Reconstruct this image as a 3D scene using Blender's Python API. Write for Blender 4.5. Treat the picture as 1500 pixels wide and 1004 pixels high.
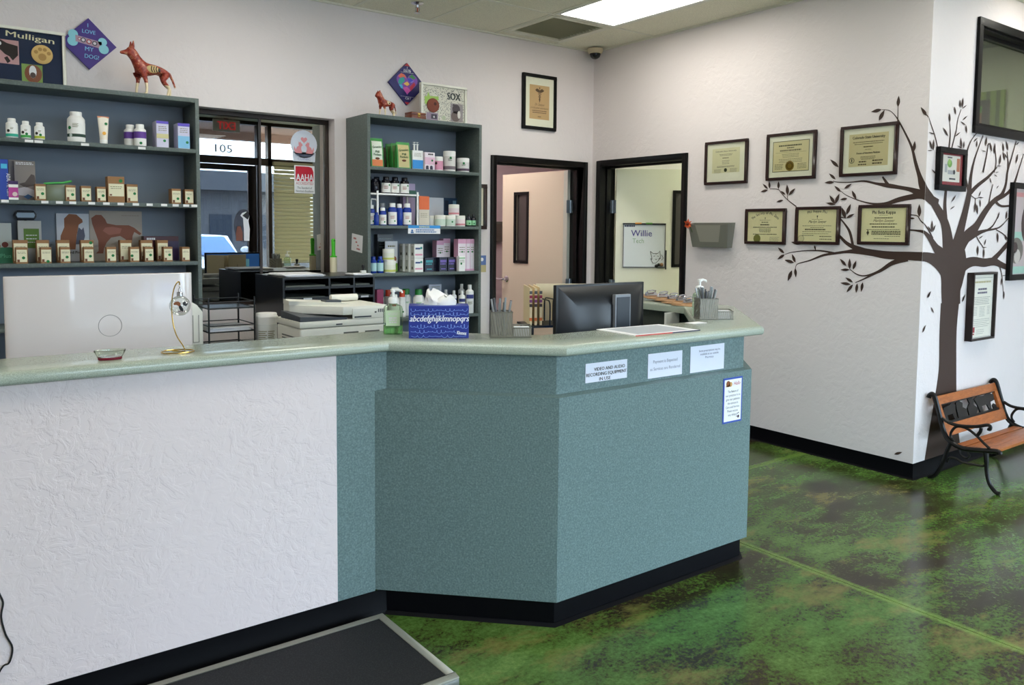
import bpy, bmesh, math, random
from mathutils import Vector, Matrix
R = math.radians
random.seed(7)
for o in list(bpy.data.objects): bpy.data.objects.remove(o)
SC = bpy.context.scene
COL = SC.collection

# ------------------------------------------------------------------ camera
cam = bpy.data.cameras.new('camera'); camo = bpy.data.objects.new('camera', cam); COL.objects.link(camo)
cam.sensor_width = 36; cam.lens = 1180.83 * 36 / 1500; cam.shift_y = -(502 - 423.11) / 1500
cam.clip_start = .05; cam.clip_end = 200
yaw, pit, rol = R(36.5836), R(4.10429), R(.5144)
fw = Vector((math.sin(yaw)*math.cos(pit), math.cos(yaw)*math.cos(pit), -math.sin(pit)))
rt = Vector((math.cos(yaw), -math.sin(yaw), 0)); up = rt.cross(fw)
r2 = rt*math.cos(rol) + up*math.sin(rol); u2 = -rt*math.sin(rol) + up*math.cos(rol)
mw = Matrix((r2, u2, -fw)).transposed().to_4x4(); mw.translation = (0, 0, 1.5)
camo.matrix_world = mw
SC.camera = camo

# ------------------------------------------------------------------ world, exposure
W = bpy.data.worlds.new('sky'); SC.world = W; W.use_nodes = True
bg = W.node_tree.nodes['Background']; bg.inputs[0].default_value = (.76, .87, 1, 1); bg.inputs[1].default_value = 15
SC.view_settings.view_transform = 'Standard'; SC.view_settings.look = 'None'
SC.view_settings.gamma = 1; SC.view_settings.use_curve_mapping = False
SC.view_settings.exposure = 0.42
LAMP_W = 7.6          # radiance of the ceiling panels
# window portals: guide the daylight sampling through the storefront glass
def portal(x0, x1, z0, z1, y):
    l = bpy.data.lights.new('daylight_portal', 'AREA'); l.shape = 'RECTANGLE'; l.size = x1-x0; l.size_y = z1-z0
    l.cycles.is_portal = True
    o = bpy.data.objects.new('daylight_portal', l); COL.objects.link(o)
    o.location = ((x0+x1)/2, y, (z0+z1)/2); o.rotation_euler = (R(90), 0, 0)


# ------------------------------------------------------------------ helpers
def lin(c):
    return tuple(((v/255)/12.92 if v/255 <= .04045 else ((v/255+.055)/1.055)**2.4) for v in c[:3])
MATS = {}
def P(name, rgb, rough=.5, metal=0, spec=.5, emit=0, alpha=1, coat=0, trans=0, ior=1.45):
    if name in MATS: return MATS[name]
    m = bpy.data.materials.new(name); m.use_nodes = True
    b = m.node_tree.nodes['Principled BSDF']; c = (*lin(rgb), 1)
    b.inputs['Base Color'].default_value = c; b.inputs['Roughness'].default_value = rough
    b.inputs['Metallic'].default_value = metal; b.inputs['Specular IOR Level'].default_value = spec
    b.inputs['Coat Weight'].default_value = coat; b.inputs['IOR'].default_value = ior
    b.inputs['Transmission Weight'].default_value = trans
    if emit: b.inputs['Emission Color'].default_value = c; b.inputs['Emission Strength'].default_value = emit
    MATS[name] = m; return m
def nodes(m): return m.node_tree.nodes, m.node_tree.links, m.node_tree.nodes['Principled BSDF']
def ramp(n, stops, interp='LINEAR'):
    r = n.new('ShaderNodeValToRGB'); r.color_ramp.interpolation = interp
    e = r.color_ramp.elements
    while len(e) < len(stops): e.new(.5)
    for el, (p, c) in zip(e, stops): el.position = p; el.color = (*lin(c), 1) if len(c) == 3 else c
    return r
def noise(n, l, scale, detail=4, rough=.5, dist=0, vec=None):
    t = n.new('ShaderNodeTexNoise'); t.inputs['Scale'].default_value = scale; t.inputs['Detail'].default_value = detail
    t.inputs['Roughness'].default_value = rough; t.inputs['Distortion'].default_value = dist
    if vec is not None: l.new(vec, t.inputs['Vector'])
    return t
def bump(m, height, strength, dist):
    n, l, b = nodes(m); bp = n.new('ShaderNodeBump'); bp.inputs['Strength'].default_value = strength
    bp.inputs['Distance'].default_value = dist; l.new(height, bp.inputs['Height']); l.new(bp.outputs[0], b.inputs['Normal'])
def speckle(name, rgb, rgb2, scale, rough, spec=.5, coat=0, big=None):
    m = P(name, rgb, rough, 0, spec, coat=coat); n, l, b = nodes(m)
    tc = n.new('ShaderNodeTexCoord'); t = noise(n, l, scale, 3, .6, 0, tc.outputs['Object'])
    r = ramp(n, [(.32, rgb2), (.55, rgb), (.72, tuple(min(255, v+16) for v in rgb))]); l.new(t.outputs[0], r.inputs[0])
    out = r.outputs[0]
    if big:
        t2 = noise(n, l, big, 2, .5, 0, tc.outputs['Object']); mx = n.new('ShaderNodeMix'); mx.data_type = 'RGBA'; mx.blend_type = 'OVERLAY'
        mx.inputs[0].default_value = .25; l.new(out, mx.inputs[6]); l.new(t2.outputs[0], mx.inputs[7]); out = mx.outputs[2]
    l.new(out, b.inputs['Base Color']); return m
def stucco(name, rgb, strength=.35):
    m = P(name, rgb, .62, 0, .35); n, l, b = nodes(m); tc = n.new('ShaderNodeTexCoord')
    w = noise(n, l, 5, 2, .5, 0, tc.outputs['Object']); msk = noise(n, l, 2.2, 3, .6, 0, tc.outputs['Object'])
    ma = n.new('ShaderNodeVectorMath'); ma.operation = 'MULTIPLY_ADD'; ma.inputs[1].default_value = (.09, .09, .09)
    l.new(w.outputs['Color'], ma.inputs[0]); l.new(tc.outputs['Object'], ma.inputs[2])
    t = noise(n, l, 21, 5, .55, .6, ma.outputs[0])
    r = ramp(n, [(.40, (0, 0, 0, 1)), (.47, (.55, .55, .55, 1)), (.53, (.62, .62, .62, 1)), (.60, (1, 1, 1, 1))]); l.new(t.outputs[0], r.inputs[0])
    mr = ramp(n, [(.38, (.12, .12, .12, 1)), (.62, (1, 1, 1, 1))]); l.new(msk.outputs[0], mr.inputs[0])
    mu = n.new('ShaderNodeMath'); mu.operation = 'MULTIPLY'; l.new(r.outputs[0], mu.inputs[0]); l.new(mr.outputs[0], mu.inputs[1])
    bump(m, mu.outputs[0], strength, .010); return m
def wood(name, c1, c2, scale=9, axis=(1, 8, 8), rough=.4):
    m = P(name, c1, rough); n, l, b = nodes(m); tc = n.new('ShaderNodeTexCoord'); mp = n.new('ShaderNodeMapping')
    mp.inputs['Scale'].default_value = axis; l.new(tc.outputs['Object'], mp.inputs[0])
    t = noise(n, l, scale, 5, .6, 1.2, mp.outputs[0]); r = ramp(n, [(.3, c2), (.65, c1)]); l.new(t.outputs[0], r.inputs[0])
    l.new(r.outputs[0], b.inputs['Base Color']); return m
def thin_glass(name, tint, refl=.06, rough=0):
    m = bpy.data.materials.new(name); m.use_nodes = True; n = m.node_tree.nodes; l = m.node_tree.links; n.clear()
    o = n.new('ShaderNodeOutputMaterial'); mx = n.new('ShaderNodeMixShader'); tr = n.new('ShaderNodeBsdfTransparent'); g = n.new('ShaderNodeBsdfGlossy')
    fr = n.new('ShaderNodeLayerWeight'); fr.inputs[0].default_value = .25
    ad = n.new('ShaderNodeMath'); ad.operation = 'MULTIPLY_ADD'; ad.inputs[1].default_value = .55; ad.inputs[2].default_value = refl
    l.new(fr.outputs['Fresnel'], ad.inputs[0])
    tr.inputs[0].default_value = (*lin(tint), 1); g.inputs['Roughness'].default_value = rough
    l.new(ad.outputs[0], mx.inputs[0]); l.new(tr.outputs[0], mx.inputs[1]); l.new(g.outputs[0], mx.inputs[2]); l.new(mx.outputs[0], o.inputs[0])
    MATS[name] = m; return m

class MB:
    """collects faces for ONE mesh"""
    def __init__(s): s.v = []; s.f = []; s.m = []
    def add(s, vs, fs, mi=0):
        b = len(s.v); s.v += [tuple(v) for v in vs]; s.f += [tuple(b+i for i in f) for f in fs]; s.m += [mi]*len(fs); return s
    def box(s, x0, x1, y0, y1, z0, z1, mi=0):
        return s.add([(x, y, z) for z in (z0, z1) for y in (y0, y1) for x in (x0, x1)],
                     [(0, 2, 3, 1), (4, 5, 7, 6), (0, 1, 5, 4), (2, 6, 7, 3), (0, 4, 6, 2), (1, 3, 7, 5)], mi)
    def cbox(s, c, d, mi=0):
        return s.box(c[0]-d[0]/2, c[0]+d[0]/2, c[1]-d[1]/2, c[1]+d[1]/2, c[2]-d[2]/2, c[2]+d[2]/2, mi)
    def lathe(s, prof, c=(0, 0, 0), n=18, mi=0, sx=1, sy=1):
        vs = []; fs = []
        for r, z in prof:
            for k in range(n): a = 2*math.pi*k/n; vs.append((c[0]+sx*r*math.cos(a), c[1]+sy*r*math.sin(a), c[2]+z))
        for i in range(len(prof)-1):
            for k in range(n): k2 = (k+1) % n; fs.append((i*n+k, i*n+k2, (i+1)*n+k2, (i+1)*n+k))
        if prof[0][0] > 1e-6: fs.append(tuple(range(n-1, -1, -1)))
        if prof[-1][0] > 1e-6: fs.append(tuple((len(prof)-1)*n+k for k in range(n)))
        return s.add(vs, fs, mi)
    def cyl(s, c, r, h, n=16, mi=0): return s.lathe([(r, 0), (r, h)], c, n, mi)
    def tube(s, pts, r, n=8, mi=0, closed=False):
        pts = [Vector(p) for p in pts]; N = len(pts); vs = []; fs = []
        rr = r if isinstance(r, (list, tuple)) else [r]*N
        ref = None
        for i, p in enumerate(pts):
            if closed: t = (pts[(i+1) % N]-pts[i-1])
            else: t = pts[min(i+1, N-1)]-pts[max(i-1, 0)]
            t.normalize()
            if ref is None: ref = Vector((0, 0, 1)) if abs(t.z) < .9 else Vector((1, 0, 0))
            a = (ref - t*ref.dot(t)); 
            if a.length < 1e-5: a = t.orthogonal()
            a.normalize(); ref = a; b = t.cross(a)
            for k in range(n): q = 2*math.pi*k/n; vs.append(p+a*rr[i]*math.cos(q)+b*rr[i]*math.sin(q))
        M = N if closed else N-1
        for i in range(M):
            j = (i+1) % N
            for k in range(n): k2 = (k+1) % n; fs.append((i*n+k, i*n+k2, j*n+k2, j*n+k))
        if not closed: fs += [tuple(range(n-1, -1, -1)), tuple((N-1)*n+k for k in range(n))]
        return s.add(vs, fs, mi)
    def prism(s, poly, lo, hi, plane='xy', mi=0):
        """poly 2D extruded along the remaining axis"""
        def q(a, b, c): return {'xy': (a, b, c), 'xz': (a, c, b), 'yz': (c, a, b)}[plane]
        N = len(poly); vs = [q(a, b, lo) for a, b in poly]+[q(a, b, hi) for a, b in poly]
        fs = [tuple(range(N-1, -1, -1)), tuple(range(N, 2*N))]+[(i, (i+1) % N, N+(i+1) % N, N+i) for i in range(N)]
        return s.add(vs, fs, mi)
    def flat(s, poly, y, mi=0):
        """a printed shape on an upright sheet: poly in x,z at depth y, facing -Y"""
        return s.add([(a, y, b) for a, b in poly], [tuple(range(len(poly)))], mi)
    def rect(s, x0, x1, z0, z1, y, mi=0): return s.flat([(x0, z0), (x1, z0), (x1, z1), (x0, z1)], y, mi)
    def disc(s, x, z, r, y, mi=0, n=20, rz=None):
        return s.flat([(x+r*math.cos(2*math.pi*k/n), z+(rz or r)*math.sin(2*math.pi*k/n)) for k in range(n)], y, mi)
    def ball(s, c, r, n=14, mi=0, sc=(1, 1, 1)):
        k = n//2; pr = [(r*math.sin(math.pi*i/k), -r*math.cos(math.pi*i/k)) for i in range(k+1)]
        vs = []; fs = []
        for rr, z in pr:
            for j in range(n): a = 2*math.pi*j/n; vs.append((c[0]+sc[0]*rr*math.cos(a), c[1]+sc[1]*rr*math.sin(a), c[2]+sc[2]*z))
        for i in range(k):
            for j in range(n): fs.append((i*n+j, i*n+(j+1) % n, (i+1)*n+(j+1) % n, (i+1)*n+j))
        return s.add(vs, fs, mi)
    def build(s, name, mats, parent=None, loc=(0, 0, 0), rotz=0, bevel=0, smooth=True, seg=2):
        me = bpy.data.meshes.new(name); me.from_pydata(s.v, [], s.f)
        for m in (mats if isinstance(mats, (list, tuple)) else [mats]): me.materials.append(m)
        me.polygons.foreach_set('material_index', s.m)
        bm = bmesh.new(); bm.from_mesh(me); bmesh.ops.remove_doubles(bm, verts=bm.verts, dist=1e-5)
        flat_only = all(abs(v.co.y-s.v[0][1]) < 1e-4 for v in bm.verts)
        if not flat_only: bmesh.ops.recalc_face_normals(bm, faces=bm.faces)
        if bevel: bmesh.ops.bevel(bm, geom=[e for e in bm.edges if len(e.link_faces) == 2 and e.calc_face_angle(0) > .5], offset=bevel, segments=seg, affect='EDGES', profile=.6, clamp_overlap=True)
        bm.to_mesh(me); bm.free()
        if smooth: me.shade_smooth(); me.set_sharp_from_angle(angle=R(38))
        o = bpy.data.objects.new(name, me); COL.objects.link(o); o.location = loc; o.rotation_euler = (0, 0, rotz)
        if parent: o.parent = parent
        return o

def tag(o, label, cat, group=None):
    o['label'] = label; o['category'] = cat
    if group: o['group'] = group
    return o
def thing(name, label, cat, loc=(0, 0, 0), rotz=0, group=None):
    o = bpy.data.objects.new(name, None); COL.objects.link(o); o.empty_display_size = .05
    o.location = loc; o.rotation_euler = (0, 0, rotz); return tag(o, label, cat, group)
def struct(name, mb, mats, parent=None, **k):
    o = mb.build(name, mats, parent, **k)
    if not parent: o['kind'] = 'structure'
    return o
def sgroup(name, loc=(0, 0, 0), rotz=0):
    o = bpy.data.objects.new(name, None); COL.objects.link(o); o.location = loc; o.rotation_euler = (0, 0, rotz); o['kind'] = 'structure'; return o

_tx = {}
def text_mesh(s):
    if s in _tx: return _tx[s]
    cu = bpy.data.curves.new('t', 'FONT'); cu.body = s; cu.resolution_u = 2; cu.size = 1
    ob = bpy.data.objects.new('t', cu); me = ob.to_mesh(); vs = [tuple(v.co) for v in me.vertices]; fs = [tuple(p.vertices) for p in me.polygons]
    ob.to_mesh_clear(); bpy.data.objects.remove(ob); bpy.data.curves.remove(cu)
    x0 = min(v[0] for v in vs); x1 = max(v[0] for v in vs)
    _tx[s] = (vs, fs, x0, x1); return _tx[s]
def put_text(mb, s, x, z, h, y=-.001, width=None, mi=0, shear=0, rot=0, align='c', flatz=None, bold=0):
    """adds lettering to mb: baseline centre (x,z), letter height h, facing -Y (or lying flat at height flatz)"""
    vs, fs, x0, x1 = text_mesh(s); k = h/.70; kx = width/(x1-x0) if width else k
    c, sn = math.cos(rot), math.sin(rot); ox = {'c': (x0+x1)/2, 'l': x0, 'r': x1}[align]; out = []
    for a, b, _ in vs:
        a2 = (a-ox)*kx+shear*b*k; b2 = b*k; X = x+a2*c-b2*sn; Z = z+a2*sn+b2*c
        out.append((X, y, Z) if flatz is None else (X, Z, flatz))
    mb.add(out, fs, mi)
    if bold:
        mb.add([(a+bold, b-(.0001 if flatz is None else 0), c+(.0001 if flatz is not None else 0)) for a, b, c in out], fs, mi)
    return mb
def arc_text(mb, s, x, z, rad, h, span, y, mi=0):
    n = len(s)
    for i, ch in enumerate(s):
        if ch == ' ': continue
        a = span*(.5-(i+.5)/n)
        put_text(mb, ch, x-rad*math.sin(a)*1.0, z+rad*math.cos(a)-rad, h, y, mi=mi, rot=a)
def text_lines(mb, x0, x1, z, n, dz, h, y, mi=0, ragged=.12, centre=False, seed=1):
    """rows of tiny print too small to read: broken dashes"""
    rnd = random.Random(seed)
    for i in range(n):
        w = (x1-x0)*(1-rnd.random()*ragged); a = (x0+x1)/2-w/2 if centre else x0; e = a+w
        while a < e-.002:
            q = min(e, a+rnd.uniform(.006, .016)); mb.rect(a, q, z-i*dz-h, z-i*dz, y, mi); a = q+.0025
def offset_poly(pts, d):
    """parallel polyline at distance d to the left of travel, mitred"""
    out = []; N = len(pts)
    for i in range(N):
        def nrm(a, b): v = Vector((b[0]-a[0], b[1]-a[1])); v.normalize(); return Vector((-v.y, v.x))
        n1 = nrm(pts[i-1], pts[i]) if i else nrm(pts[0], pts[1]); n2 = nrm(pts[i], pts[i+1]) if i < N-1 else n1
        m = (n1+n2)/2; m = m/m.length_squared; out.append((pts[i][0]+m.x*d, pts[i][1]+m.y*d))
    return out
def sweep(mb, pts, prof, mi=0):
    """prof: closed list of (offset, z) swept along pts with mitres"""
    rings = [offset_poly(pts, o) for o, z in prof]; K = len(prof); N = len(pts); vs = []
    for i in range(N):
        for k in range(K): vs.append((rings[k][i][0], rings[k][i][1], prof[k][1]))
    fs = [(i*K+k, i*K+(k+1) % K, (i+1)*K+(k+1) % K, (i+1)*K+k) for i in range(N-1) for k in range(K)]
    fs += [tuple(range(K)), tuple((N-1)*K+k for k in range(K-1, -1, -1))]
    return mb.add(vs, fs, mi)
def strip(mb, pts, t, z0, z1, o=0, mi=0): return sweep(mb, pts, [(o, z0), (o, z1), (o+t, z1), (o+t, z0)], mi)
def skin(name, joints, edges, mat, parent, levels=2):
    """one continuous body: joints {name:(x,y,z,r)}, edges [(a,b)]"""
    ks = list(joints); me = bpy.data.meshes.new(name)
    me.from_pydata([joints[k][:3] for k in ks], [(ks.index(a), ks.index(b)) for a, b in edges], [])
    o = bpy.data.objects.new(name, me); COL.objects.link(o)
    o.modifiers.new('s', 'SKIN'); sv = me.skin_vertices[0].data
    for i, k in enumerate(ks): r = joints[k][3]; sv[i].radius = (r, r) if not isinstance(r, tuple) else r
    sv[0].use_root = True
    mod = o.modifiers.new('d', 'SUBSURF'); mod.levels = levels; mod.render_levels = levels
    dg = bpy.context.evaluated_depsgraph_get(); ne = bpy.data.meshes.new_from_object(o.evaluated_get(dg))
    o.modifiers.clear(); o.data = ne; ne.materials.clear(); ne.materials.append(mat); ne.shade_smooth()
    o.parent = parent; return o

# ------------------------------------------------------------------ materials
m_wall = stucco('wall_stucco', (227, 219, 218), .20)
m_wall_white = stucco('counter_stucco', (228, 214, 213), .34)
m_lam = speckle('panel_laminate', (106, 127, 126), (88, 108, 108), 160, .45, .4)
m_top = speckle('countertop_laminate', (172, 181, 166), (148, 158, 144), 330, .18, .5)
m_shelf = speckle('shelf_laminate', (92, 102, 98), (86, 96, 92), 90, .5, .4)
m_shback = P('shelf_back', (122, 132, 144), .6)
m_black = P('black_vinyl', (7, 7, 11), .5, 0, .12)
m_blkframe = P('black_paint', (7, 7, 8), .45, 0, .25)
m_tile = speckle('ceiling_tile', (238, 234, 214), (214, 210, 192), 260, .9, .1)
m_tbar = P('grid_metal', (228, 225, 208), .5)
m_bronze = P('bronze_metal', (52, 40, 34), .4, .3)
m_frame = wood('mahogany', (46, 22, 18), (30, 13, 11), 6, (2, 8, 8), .35)
m_darkwood = P('dark_frame', (34, 22, 20), .4)
m_matboard = P('matboard', (246, 246, 224), .8)
m_cream = P('parchment', (238, 232, 184), .8)
m_ink = P('ink', (44, 40, 30), .8)
m_inkl = P('ink_faint', (128, 124, 92), .8)
m_gold = P('gold_seal', (140, 118, 40), .35, .6)
m_olive = P('olive_seal', (132, 132, 62), .5)
m_white = P('white_plastic', (236, 236, 232), .35)
m_paper = P('white_paper', (238, 238, 240), .8)
m_pane = thin_glass('picture_glass', (255, 255, 254), .02, .03)
m_glass = thin_glass('window_glass', (232, 238, 240), .04)
m_blk = P('black_plastic', (18, 18, 20), .35)
m_chrome = P('chrome', (200, 200, 205), .18, 1)
m_brass = P('brass', (200, 165, 90), .22, 1)
m_decal = P('decal_brown', (58, 40, 32), .6)
m_cork = P('cardboard', (150, 112, 76), .8)
m_green = P('sticker_green', (28, 120, 62), .6)
m_mesh = P('mesh_metal', (120, 118, 110), .35, .8)
m_tag = P('price_tag', (232, 232, 230), .7)
# ================================================================== THE ROOM
YB, XR, YT, ZC = 5.37, 4.861, 2.421, 3.075
XL, YF, XE = -2.2, -1.0, 7.2
# ---- floor: stained concrete slabs with saw-cut joints
m_floor = P('stained_concrete', (60, 80, 40), .16, 0, .5)
def floor_mat():
    m = m_floor; n, l, b = nodes(m); tc = n.new('ShaderNodeTexCoord'); geo = n.new('ShaderNodeNewGeometry')
    pos = geo.outputs['Position']
    mp = n.new('ShaderNodeMapping'); mp.inputs['Scale'].default_value = (.75, 1.5, 1); mp.inputs['Rotation'].default_value = (0, 0, .75); l.new(pos, mp.inputs[0])
    a = noise(n, l, 1.15, 15, .62, 0, mp.outputs[0]); bn = noise(n, l, 55, 6, .8, 0, pos); c = noise(n, l, .8, 4, .5, 0, pos); mid = noise(n, l, 6.5, 10, .72, 0, mp.outputs[0])
    big = noise(n, l, 1.9, 12, .72, 0, mp.outputs[0])
    def madd(x, k, y):
        q = n.new('ShaderNodeMath'); q.operation = 'MULTIPLY_ADD'; q.inputs[1].default_value = k; l.new(x, q.inputs[0])
        if y is None: q.inputs[2].default_value = 0
        else: l.new(y, q.inputs[2])
        return q.outputs[0]
    mxo = madd(a.outputs[0], .95, madd(mid.outputs[0], .55, madd(bn.outputs[0], .75, None)))     # centred on 1.125
    r = ramp(n, [(.40, (38, 29, 22)), (.455, (50, 41, 28)), (.478, (62, 70, 32)), (.515, (72, 99, 42)), (.58, (92, 121, 58)), (.67, (120, 144, 80))])
    sh = n.new('ShaderNodeMath'); sh.operation = 'MULTIPLY_ADD'; sh.inputs[1].default_value = .50; sh.inputs[2].default_value = -.062; l.new(mxo, sh.inputs[0]); l.new(sh.outputs[0], r.inputs[0])
    # tan patches and emerald patches
    t1 = ramp(n, [(.535, (0, 0, 0, 1)), (.64, (1, 1, 1, 1))]); l.new(big.outputs[0], t1.inputs[0])
    m1 = n.new('ShaderNodeMix'); m1.data_type = 'RGBA'; m1.inputs[7].default_value = (*lin((128, 118, 66)), 1); l.new(r.outputs[0], m1.inputs[6])
    k1 = n.new('ShaderNodeMath'); k1.operation = 'MULTIPLY'; k1.inputs[1].default_value = .75; l.new(t1.outputs[0], k1.inputs[0]); l.new(k1.outputs[0], m1.inputs[0])
    t2 = ramp(n, [(.50, (0, 0, 0, 1)), (.62, (1, 1, 1, 1))]); l.new(c.outputs[0], t2.inputs[0])
    m2 = n.new('ShaderNodeMix'); m2.data_type = 'RGBA'; m2.blend_type = 'MULTIPLY'; m2.inputs[7].default_value = (.78, .97, .80, 1)
    l.new(m1.outputs[2], m2.inputs[6]); l.new(t2.outputs[0], m2.inputs[0])
    # pale stain along the two joints
    sp = n.new('ShaderNodeSeparateXYZ'); l.new(pos, sp.inputs[0]); last = m2.outputs[2]
    for ax, v in ((0, 3.172), (1, 3.158)):
        s1 = n.new('ShaderNodeMath'); s1.operation = 'SUBTRACT'; s1.inputs[1].default_value = v; l.new(sp.outputs[ax], s1.inputs[0])
        s2 = n.new('ShaderNodeMath'); s2.operation = 'ABSOLUTE'; l.new(s1.outputs[0], s2.inputs[0])
        rr = ramp(n, [(.016, (1, 1, 1, 1)), (.034, (0, 0, 0, 1))]); l.new(s2.outputs[0], rr.inputs[0])
        kk = n.new('ShaderNodeMath'); kk.operation = 'MULTIPLY'; l.new(rr.outputs[0], kk.inputs[0]); l.new(bn.outputs[0], kk.inputs[1])
        mm = n.new('ShaderNodeMix'); mm.data_type = 'RGBA'; mm.inputs[7].default_value = (*lin((126, 158, 72)), 1); l.new(last, mm.inputs[6]); l.new(kk.outputs[0], mm.inputs[0]); last = mm.outputs[2]
    l.new(last, b.inputs['Base Color'])
    rg = n.new('ShaderNodeMapRange'); rg.inputs[3].default_value = .14; rg.inputs[4].default_value = .26; l.new(bn.outputs[0], rg.inputs[0]); l.new(rg.outputs[0], b.inputs['Roughness'])
    b.inputs['Specular IOR Level'].default_value = .4
floor_mat()
fl = struct('floor', MB().box(XL-.2, 8.2, YF-.15, 7.4, -.1, -.006), P('joint_dirt', (34, 44, 22), .8))
jx, jy = 3.172, 3.158
for x0, x1 in ((XL-.2, jx-.0025), (jx+.0025, 8.2)):
    for y0, y1 in ((YF-.15, jy-.0025), (jy+.0025, 7.4)): MB().box(x0, x1, y0, y1, -.006, 0).build('slab', m_floor, fl)
# ---- walls
w = MB()
w.box(XL, 1.2, YB, YB+.15, 0, ZC+.1); w.box(1.2, 2.415, YB, YB+.15, 0, .98); w.box(1.2, 2.415, YB, YB+.15, 2.275, ZC+.1)
w.box(2.415, 3.775, YB, YB+.15, 0, ZC+.1); w.box(3.775, 4.78, YB, YB+.15, 2.095, ZC+.1); w.box(4.78, 8.2, YB, YB+.15, 0, ZC+.1)
struct('wall_back', w, m_wall, smooth=False)
w = MB(); w.box(XR, XR+.15, YT, 4.28, 0, ZC+.1); w.box(XR, XR+.15, 4.28, 5.285, 2.105, ZC+.1); w.box(XR, XR+.15, 5.285, YB, 0, ZC+.1)
struct('wall_right', w, m_wall, smooth=False)
w = MB(); w.box(XR+.15, XE, YT, YT+.15, 0, 2.17); w.box(XR+.15, 5.455, YT, YT+.15, 2.17, ZC+.1); w.box(6.6, XE, YT, YT+.15, 2.17, ZC+.1); w.box(5.455, 6.6, YT, YT+.15, 2.84, ZC+.1)
struct('wall_alcove', w, m_wall, smooth=False)
struct('wall_front_lightblock', MB().box(XL-.15, .72, YF-.12, YF, 0, ZC+.1), m_wall, smooth=False)  # unseen; solid instead of glazed to keep daylight off the angled desk panel
struct('wall_left', MB().box(XL-.15, XL, YF, YB, 0, ZC+.1), m_wall, smooth=False)
struct('wall_end', MB().box(XE, XE+.15, YF, YT+.15, 0, ZC+.1), m_wall, smooth=False)
# rooms behind the doors
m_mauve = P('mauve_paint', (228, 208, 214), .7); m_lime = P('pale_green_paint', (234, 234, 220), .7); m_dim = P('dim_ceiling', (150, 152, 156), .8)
struct('wall_hall', MB().box(2.6, 6.4, 7.2, 7.35, 0, 2.75).box(2.45, 2.6, YB+.15, 7.35, 0, 2.75).box(6.4, 6.55, YB+.15, 7.35, 0, 2.75), m_mauve, smooth=False)
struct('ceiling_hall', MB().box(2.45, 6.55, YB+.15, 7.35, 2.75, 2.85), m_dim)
struct('wall_exam', MB().box(7.0, 7.15, YT+.15, YB, 0, 3.0), m_lime, smooth=False)
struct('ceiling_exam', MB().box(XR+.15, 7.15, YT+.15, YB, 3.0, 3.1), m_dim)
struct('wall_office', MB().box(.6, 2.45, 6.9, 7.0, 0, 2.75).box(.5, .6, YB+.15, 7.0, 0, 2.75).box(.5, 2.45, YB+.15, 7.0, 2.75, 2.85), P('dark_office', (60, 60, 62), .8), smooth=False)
# ---- suspended ceiling
ce = struct('ceiling', MB().box(XL-.15, XE+.15, YF-.1, YB+.15, ZC+.06, ZC+.16), m_tbar)
gx = [3.176+.612*k for k in range(-9, 8)]; gx = [XL]+[v for v in gx if XL+.05 < v < XE-.05]+[XE]
gy = [YF, -.24, .98, 2.2, 3.42, 4.64, YB]
LIGHTS = set(); tb = MB()
for xi in range(len(gx)-1):
    for yi in range(len(gy)-1):
        x0, x1, y0, y1 = gx[xi], gx[xi+1], gy[yi], gy[yi+1]
        if y0 > YT-.3 and x0 > XR: continue
        xa = x1
        near = lambda v: abs(x0-v) < .02
        is_light = (yi in (2, 4) and (near(3.788) or near(1.34) or near(-1.108))) or (yi == 2 and near(5.624))
        if is_light: LIGHTS.add((x0, x1, y0, y1)); continue
        if near(3.788) and yi == 5: continue
        if y0 < YT < y1 and x0 > XR: y1 = YT
        if y0 >= YT-.3: xa = min(xa, XR)
        MB().box(x0+.012, xa-.012, y0+.012, y1-.012, ZC, ZC+.015).build('ceiling_tile', m_tile, ce, smooth=False)
for i, v in enumerate(gx):
    top = YB if v <= XR else YT
    MB().box(v-.012, v+.012, YF, top, ZC-.003, ZC+.03).build('grid_bar', m_tbar, ce, smooth=False)
for v in gy: MB().box(XL, XR if v > YT else XE, v-.012, v+.012, ZC-.0035, ZC+.03).build('grid_bar', m_tbar, ce, smooth=False)
MB().box(XL, XR, YB-.02, YB, ZC-.012, ZC).box(XR-.02, XR, YT, YB, ZC-.012, ZC).box(XR, XE, YT-.02, YT, ZC-.012, ZC).build('wall_angle', m_tbar, ce, smooth=False)
# ---- baseboards
cove = [(0, 0), (.014, 0), (.008, .006), (.004, .014), (.003, .10), (0, .10)]
mb = MB(); sweep(mb, [(XE, YT), (XR, YT), (XR, 4.266)], [(o, z) for o, z in cove]); 
struct('baseboard_right', mb, m_black)
mb = MB(); sweep(mb, [(XR, 5.30), (XR, YB), (4.80, YB)], [(o, z) for o, z in cove]); struct('baseboard_corner', mb, m_black)
mb = MB(); sweep(mb, [(3.765, YB), (3.46, YB)], [(o, z) for o, z in cove]); struct('baseboard_back', mb, m_black)

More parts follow.
